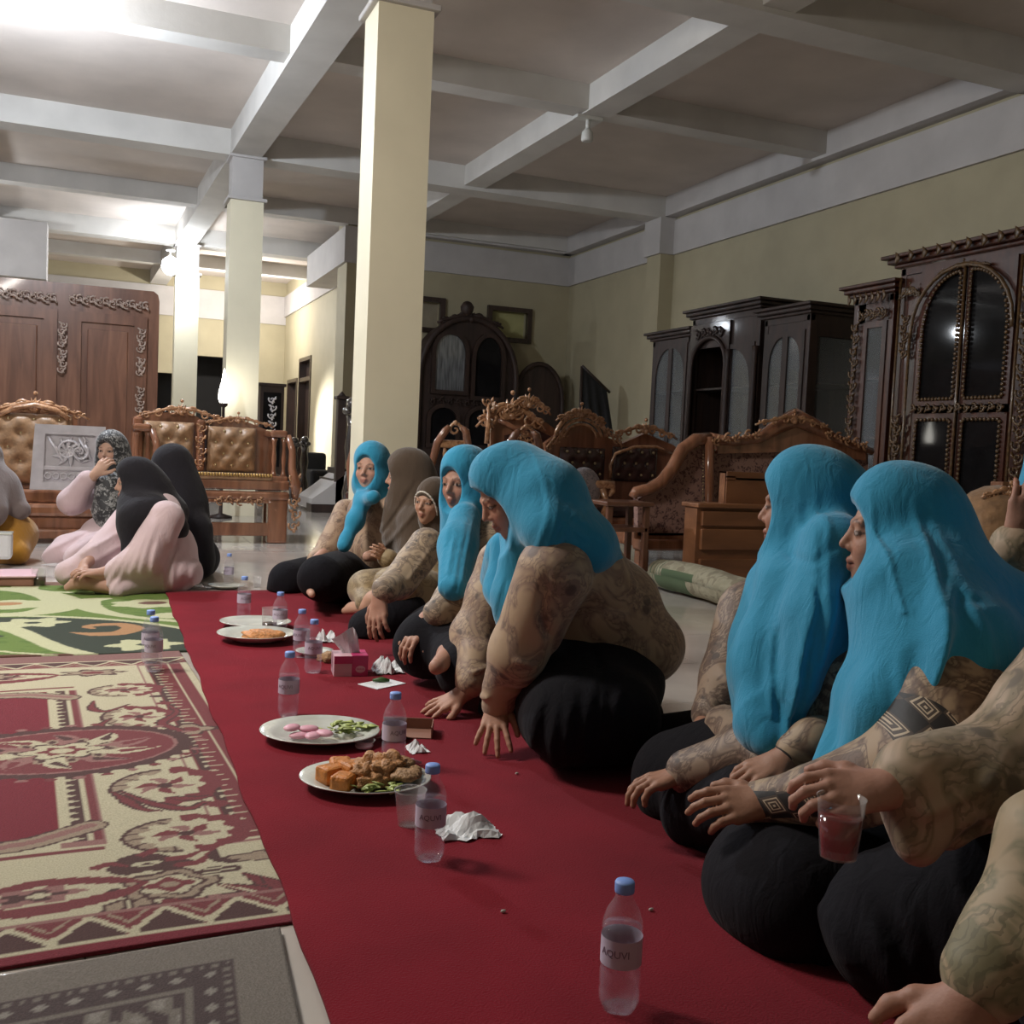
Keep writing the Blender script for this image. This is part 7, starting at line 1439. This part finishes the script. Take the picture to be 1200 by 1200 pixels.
# ================= drinking woman (J)
h = Head((0.100,7.525,0.734), (-.45, -.88, -.05), (0, 0, 1), 1.04); f, r = frame((-.5, -.85)); H_ = h.c; ch = H_+V3(.02, .05, -.31); pel = H_+V3(.05, .1, -.60)
rsh = np.array((-0.018,7.499,0.434)); rel = np.array((-0.137,7.328,0.396)); rw = np.array((0.000,7.231,0.585)); 
b = Sdf(.025); add_head(b, h); b.cap(h.w(0, -.02, -.08), ch+V3(0, 0, .1), .055, .06, .03); b.path([ch, pel], [.11, .13], .05); arm(b, rsh, rel, rw); hand(b, rw, (.55, -.1, .75), (-.5, -.8, .2), 1, .9, .05, 1.1)
bl = Sdf(.06); bl.ell(ch, (.18, .13, .2), rotm(f)); bl.ell((0.104,7.377,0.168), (.2, .2, .14)); bl.cap((0.051,7.290,0.153), (-0.200,7.062,0.075), .13, .08); bl.cap((0.103,7.158,0.122), (-0.073,6.902,0.067), .13, .10); sleeve(bl, rsh, rel, (-0.046,7.269,0.548), (.08, .085, .06)); bl.cap((-0.179,7.165,0.119), (-0.240,7.077,0.046), .06, .04); bl.amp = .014; bl.disp = fold_disp([([(0.101,7.278,0.280),(-0.054,7.333,0.159),(-0.210,7.388,0.038)], .012, .02), ([(0.154,7.252,0.226),(0.053,7.282,0.051)], -.012, .016)], wrinkle(.004, 20, 9.))
hj = hijab(h, ch+V3(0, -.06, .08), front=[([(0.096,7.295,0.506),(0.083,7.235,0.340),(0.079,7.176,0.243)], [.10, .09, .05])], back=[(H_-f*.05+V3(0, 0, -.06), (.11, .11, .14))], sh=[(ch+r*.1+V3(0, 0, .1), ch-r*.1+V3(0, 0, .1), .09, .09)])
p = person('j', (pel[0], pel[1], 0), 'woman in pale pink drinking with a raised hand, dark dotted scarf')
fin(p, b, h, [('hijab', hj, .008, M['dots']), ('dress', bl, .009, M['pink'])], .0065, lin(198, 160, 140))
# ================= woman at the left edge, taupe hijab and mustard skirt (K)
h = Head((-0.663,7.398,0.644), (-.9, -.3, -.1), (0, 0, 1), 1.04); H_ = h.c; ch = np.array((-0.596,7.406,0.369)); pel = np.array((-0.529,7.417,0.135))
b = Sdf(.03); add_head(b, h); b.path([h.w(0, 0, -.1), ch, pel], [.07, .12, .14], .05); sk = Sdf(.06); sk.ell((-0.541,7.370,0.162), (.21, .22, .16)); sk.cap((-0.615,7.350,0.235), (-0.500,7.294,0.092), .17, .12); sk.cap((-0.532,7.254,0.107), (-0.451,7.165,0.074), .14, .08); sk.amp = .008; sk.disp = wrinkle(.005, 18, 1.)
hj = Sdf(.07); hj.ell(h.w(0, 0, .02), (.115, .115, .13)); hj.ell((-0.593,7.357,0.455), (.16, .16, .17)); hj.cap((-0.541,7.332,0.403), (-0.453,7.291,0.336), .10, .07); hj.cap((-0.661,7.282,0.539), (-0.597,7.134,0.334), .12, .1); hj.amp = .008; hj.disp = wrinkle(.004, 20, 2.)
p = person('k', (pel[0], pel[1], 0), 'woman in taupe hijab and mustard skirt cut by the left edge')
fin(p, b, None, [('hijab', hj, .009, M['greyh']), ('skirt', sk, .011, M['mustard'])], .009, SK)
# ================= woman reaching in from the right with a red drink (L)
b = Sdf(.025); h = Head((1.604,1.098,0.883), (-.93, .3, -.15), (0, 0, 1), 1.03); H_ = h.c; ch = H_+V3(.08, -.02, -.30); pel = H_+V3(.12, -.03, -.60)
add_head(b, h); b.cap(h.w(0, -.02, -.08), ch+V3(0, 0, .1), .055, .06, .03); b.path([ch, pel], [.11, .13], .05)
sh_ = np.array((1.490,1.126,0.608)); el = np.array((1.327,1.158,0.411)); wr = np.array((1.083,1.149,0.407)); arm(b, sh_, el, wr); hand(b, wr, (-.95, .28, -.1), (-.2, -.6, .75), 1, .75, .06, 1.0)
bl = Sdf(.05); bl.ell(ch+V3(0, 0, .02), (.17, .19, .19)); bl.ell(pel+V3(0, 0, .1), (.18, .2, .17)); sleeve(bl, sh_, el, (1.138,1.149,0.416), (.10, .085, .062)); bl.cap((1.219,1.136,0.394), (1.151,1.139,0.347), .06, .045, .05); bl.cap((1.151,1.140,0.353), (1.125,1.127,0.328), .045, .03, .04)
bl.amp = .012; bl.disp = fold_disp([([(1.297,1.121,0.484),(1.214,1.151,0.428),(1.143,1.178,0.386)], .008, .012), ([(1.275,1.123,0.380),(1.204,1.150,0.351),(1.169,1.161,0.297)], -.010, .012), ([(1.238,1.144,0.455),(1.203,1.152,0.376)], .007, .01)], wrinkle(.0035, 26, 8.))
sk = Sdf(.07); sk.ell(pel+V3(-.1, 0, -.02), (.26, .26, .16)); sk.cap((1.348,1.157,0.196), (1.237,1.263,0.128), .16, .125); sk.cap((1.550,1.216,0.204), (1.424,1.371,0.140), .14, .11); sk.amp = .013; sk.disp = fold_disp(fan([(1.084,1.244,0.206),(1.092,1.235,0.126),(1.137,1.212,0.049)], [(1.293,1.164,0.283),(1.307,1.151,0.177),(1.297,1.147,0.057)], 6, .010, .012, 33)+[([(1.109,1.233,0.194),(1.184,1.199,0.144),(1.223,1.177,0.053)], -.008, .014)], wrinkle(.003, 20, 3.))
hj = hijab(h, ch+V3(-.05, 0, .05), back=[(H_+V3(.06, 0, -.1), (.13, .13, .16))], sh=[(ch+V3(0, .15, .08), ch+V3(0, .17, 0), .1, .1), (ch+V3(0, -.15, .08), ch+V3(0, -.17, 0), .1, .1)])
p = person('l', (pel[0], pel[1], 0), 'arm of a woman reaching in from the right edge, holding a red drink')
fin(p, b, h, [('blouse', bl, .006, M['bat_12']), ('skirt', sk, .01, M['black']), ('hijab', hj, .009, M['cyan'])], .0042, lin(180, 136, 118))
# ================= arm at the bottom right corner (M)
h = Head((1.454,0.808,0.804), (-.95, .2, -.15), (0, 0, 1), 1.03); H_ = h.c; ch = H_+V3(.06, 0, -.30); pel = H_+V3(.1, 0, -.62)
b = Sdf(.025); add_head(b, h); b.cap(h.w(0, -.02, -.08), ch+V3(0, 0, .1), .055, .06, .03); b.path([ch, pel], [.11, .13], .05)
sh_ = np.array((1.298,0.834,0.564)); el = np.array((1.072,0.831,0.427)); wr = np.array((0.936,0.833,0.283)); arm(b, sh_, el, wr, (.05, .042, .03)); hand(b, wr, (-.62, .1, -.62), (-.4, -.5, .7), 1, .35, .1, 1.05)
bl = Sdf(.05); bl.ell(ch, (.17, .19, .2)); bl.ell(pel+V3(0, 0, .08), (.18, .2, .18)); sleeve(bl, sh_, el, (0.955,0.837,0.303), (.10, .082, .050)); bl.amp = .01; bl.disp = fold_disp([([(1.017,0.851,0.394),(0.990,0.859,0.353),(1.018,0.845,0.315)], .007, .012), ([(1.053,0.838,0.426),(1.009,0.850,0.334)], -.008, .012)], wrinkle(.004, 28, 8.))
sk = Sdf(.07); sk.ell(pel+V3(-.12, 0, -.04), (.26, .24, .15)); sk.cap(pel, (1.286,0.944,0.190), .14, .12); hj = hijab(h, ch+V3(-.05, 0, .05), back=[(H_+V3(.06, 0, -.1), (.13, .13, .16))])
p = person('m', (pel[0], pel[1], 0), 'sleeve and hand of a woman cut off at the bottom right corner')
fin(p, b, h, [('blouse', bl, .006, M['bat_13']), ('skirt', sk, .011, M['black']), ('hijab', hj, .01, M['cyan'])], .0045, lin(170, 124, 104))
# ================= woman in the second row at the right edge (N)
h = Head((2.410,1.994,0.903), (-.85, -.3, -.05), (0, 0, 1), 1.04); H_ = h.c; ch = H_+V3(.04, .02, -.30); pel = H_+V3(.08, .03, -.72)
b = Sdf(.03); add_head(b, h); b.cap(h.w(0, -.02, -.08), ch+V3(0, 0, .1), .055, .06, .03); b.path([ch, pel], [.11, .13], .05)
bl = Sdf(.06); bl.ell(ch, (.18, .18, .19)); bl.ell(pel+V3(0, 0, .2), (.2, .2, .2)); bl.cap((2.323,1.957,0.643), (2.158,1.913,0.583), .09, .08); bl.cap((2.158,1.913,0.583), (2.041,1.806,0.702), .075, .055); bl.amp = .008; bl.disp = wrinkle(.005, 24, 1.); b.path([(2.323,1.957,0.643), (2.158,1.913,0.583), (2.041,1.808,0.722)], [.05, .04, .028], .02); hand(b, (2.034,1.800,0.733), (.1, -.2, .9), (-.5, -.8, 0), 1, .4, .06)
sk = Sdf(.07); sk.ell(pel+V3(-.05, 0, 0), (.26, .26, .2)); hj = hijab(h, ch+V3(-.05, 0, .05), front=[([(2.217,1.893,0.650),(2.096,1.827,0.533),(2.046,1.786,0.437)], [.08, .07, .04]), ([(2.085,1.834,0.574),(1.998,1.810,0.496),(1.940,1.776,0.443)], [.05, .04, .03])], back=[(H_+V3(.04, 0, -.1), (.12, .12, .16))])
p = person('n', (pel[0], pel[1], 0), 'woman in cyan hijab in the second row, mostly cut by the right edge')
fin(p, b, h, [('hijab', hj, .007, M['cyan']), ('blouse', bl, .009, M['bat_12']), ('skirt', sk, .012, M['black'])], .0065, lin(170, 126, 108))
# ------------------------------------------------------------------ mesh everybody in parallel, then link
jobs = []
for i, (p, body, h, items, hb, tn) in enumerate(PEOPLE):
    jobs.append((i, -1, body, hb))
    for j, it in enumerate(items): jobs.append((i, j, it[1], it[2]))
jobs.sort(key=lambda j: -1/j[3])
with ThreadPoolExecutor(4) as ex: res = list(ex.map(lambda j: (j[0], j[1], snet(j[2], j[3], .0195 if PEOPLE[j[0]][0]['loc'][0] < 1.62 and PEOPLE[j[0]][0]['loc'][0] > .75 else .003)), jobs))
res = {(a, b_): c for a, b_, c in res}
for i, (p, body, h, items, hb, tn) in enumerate(PEOPLE):
    V, Q = res[(i, -1)]; L = np.array(p['loc'], float); L[2] = 0
    o = mesh_from('person', V-L, Q, M['skin'], skin_tint(V, h, tn)); o.location = L; o.matrix_world = Matrix.Translation(L); tag(o, p['label'], 'person', p['group'])
    for j, it in enumerate(items):
        V, Q = res[(i, j)]; c = mesh_from(it[0], V, Q, it[3]); c.parent = o; c.matrix_parent_inverse = o.matrix_world.inverted()
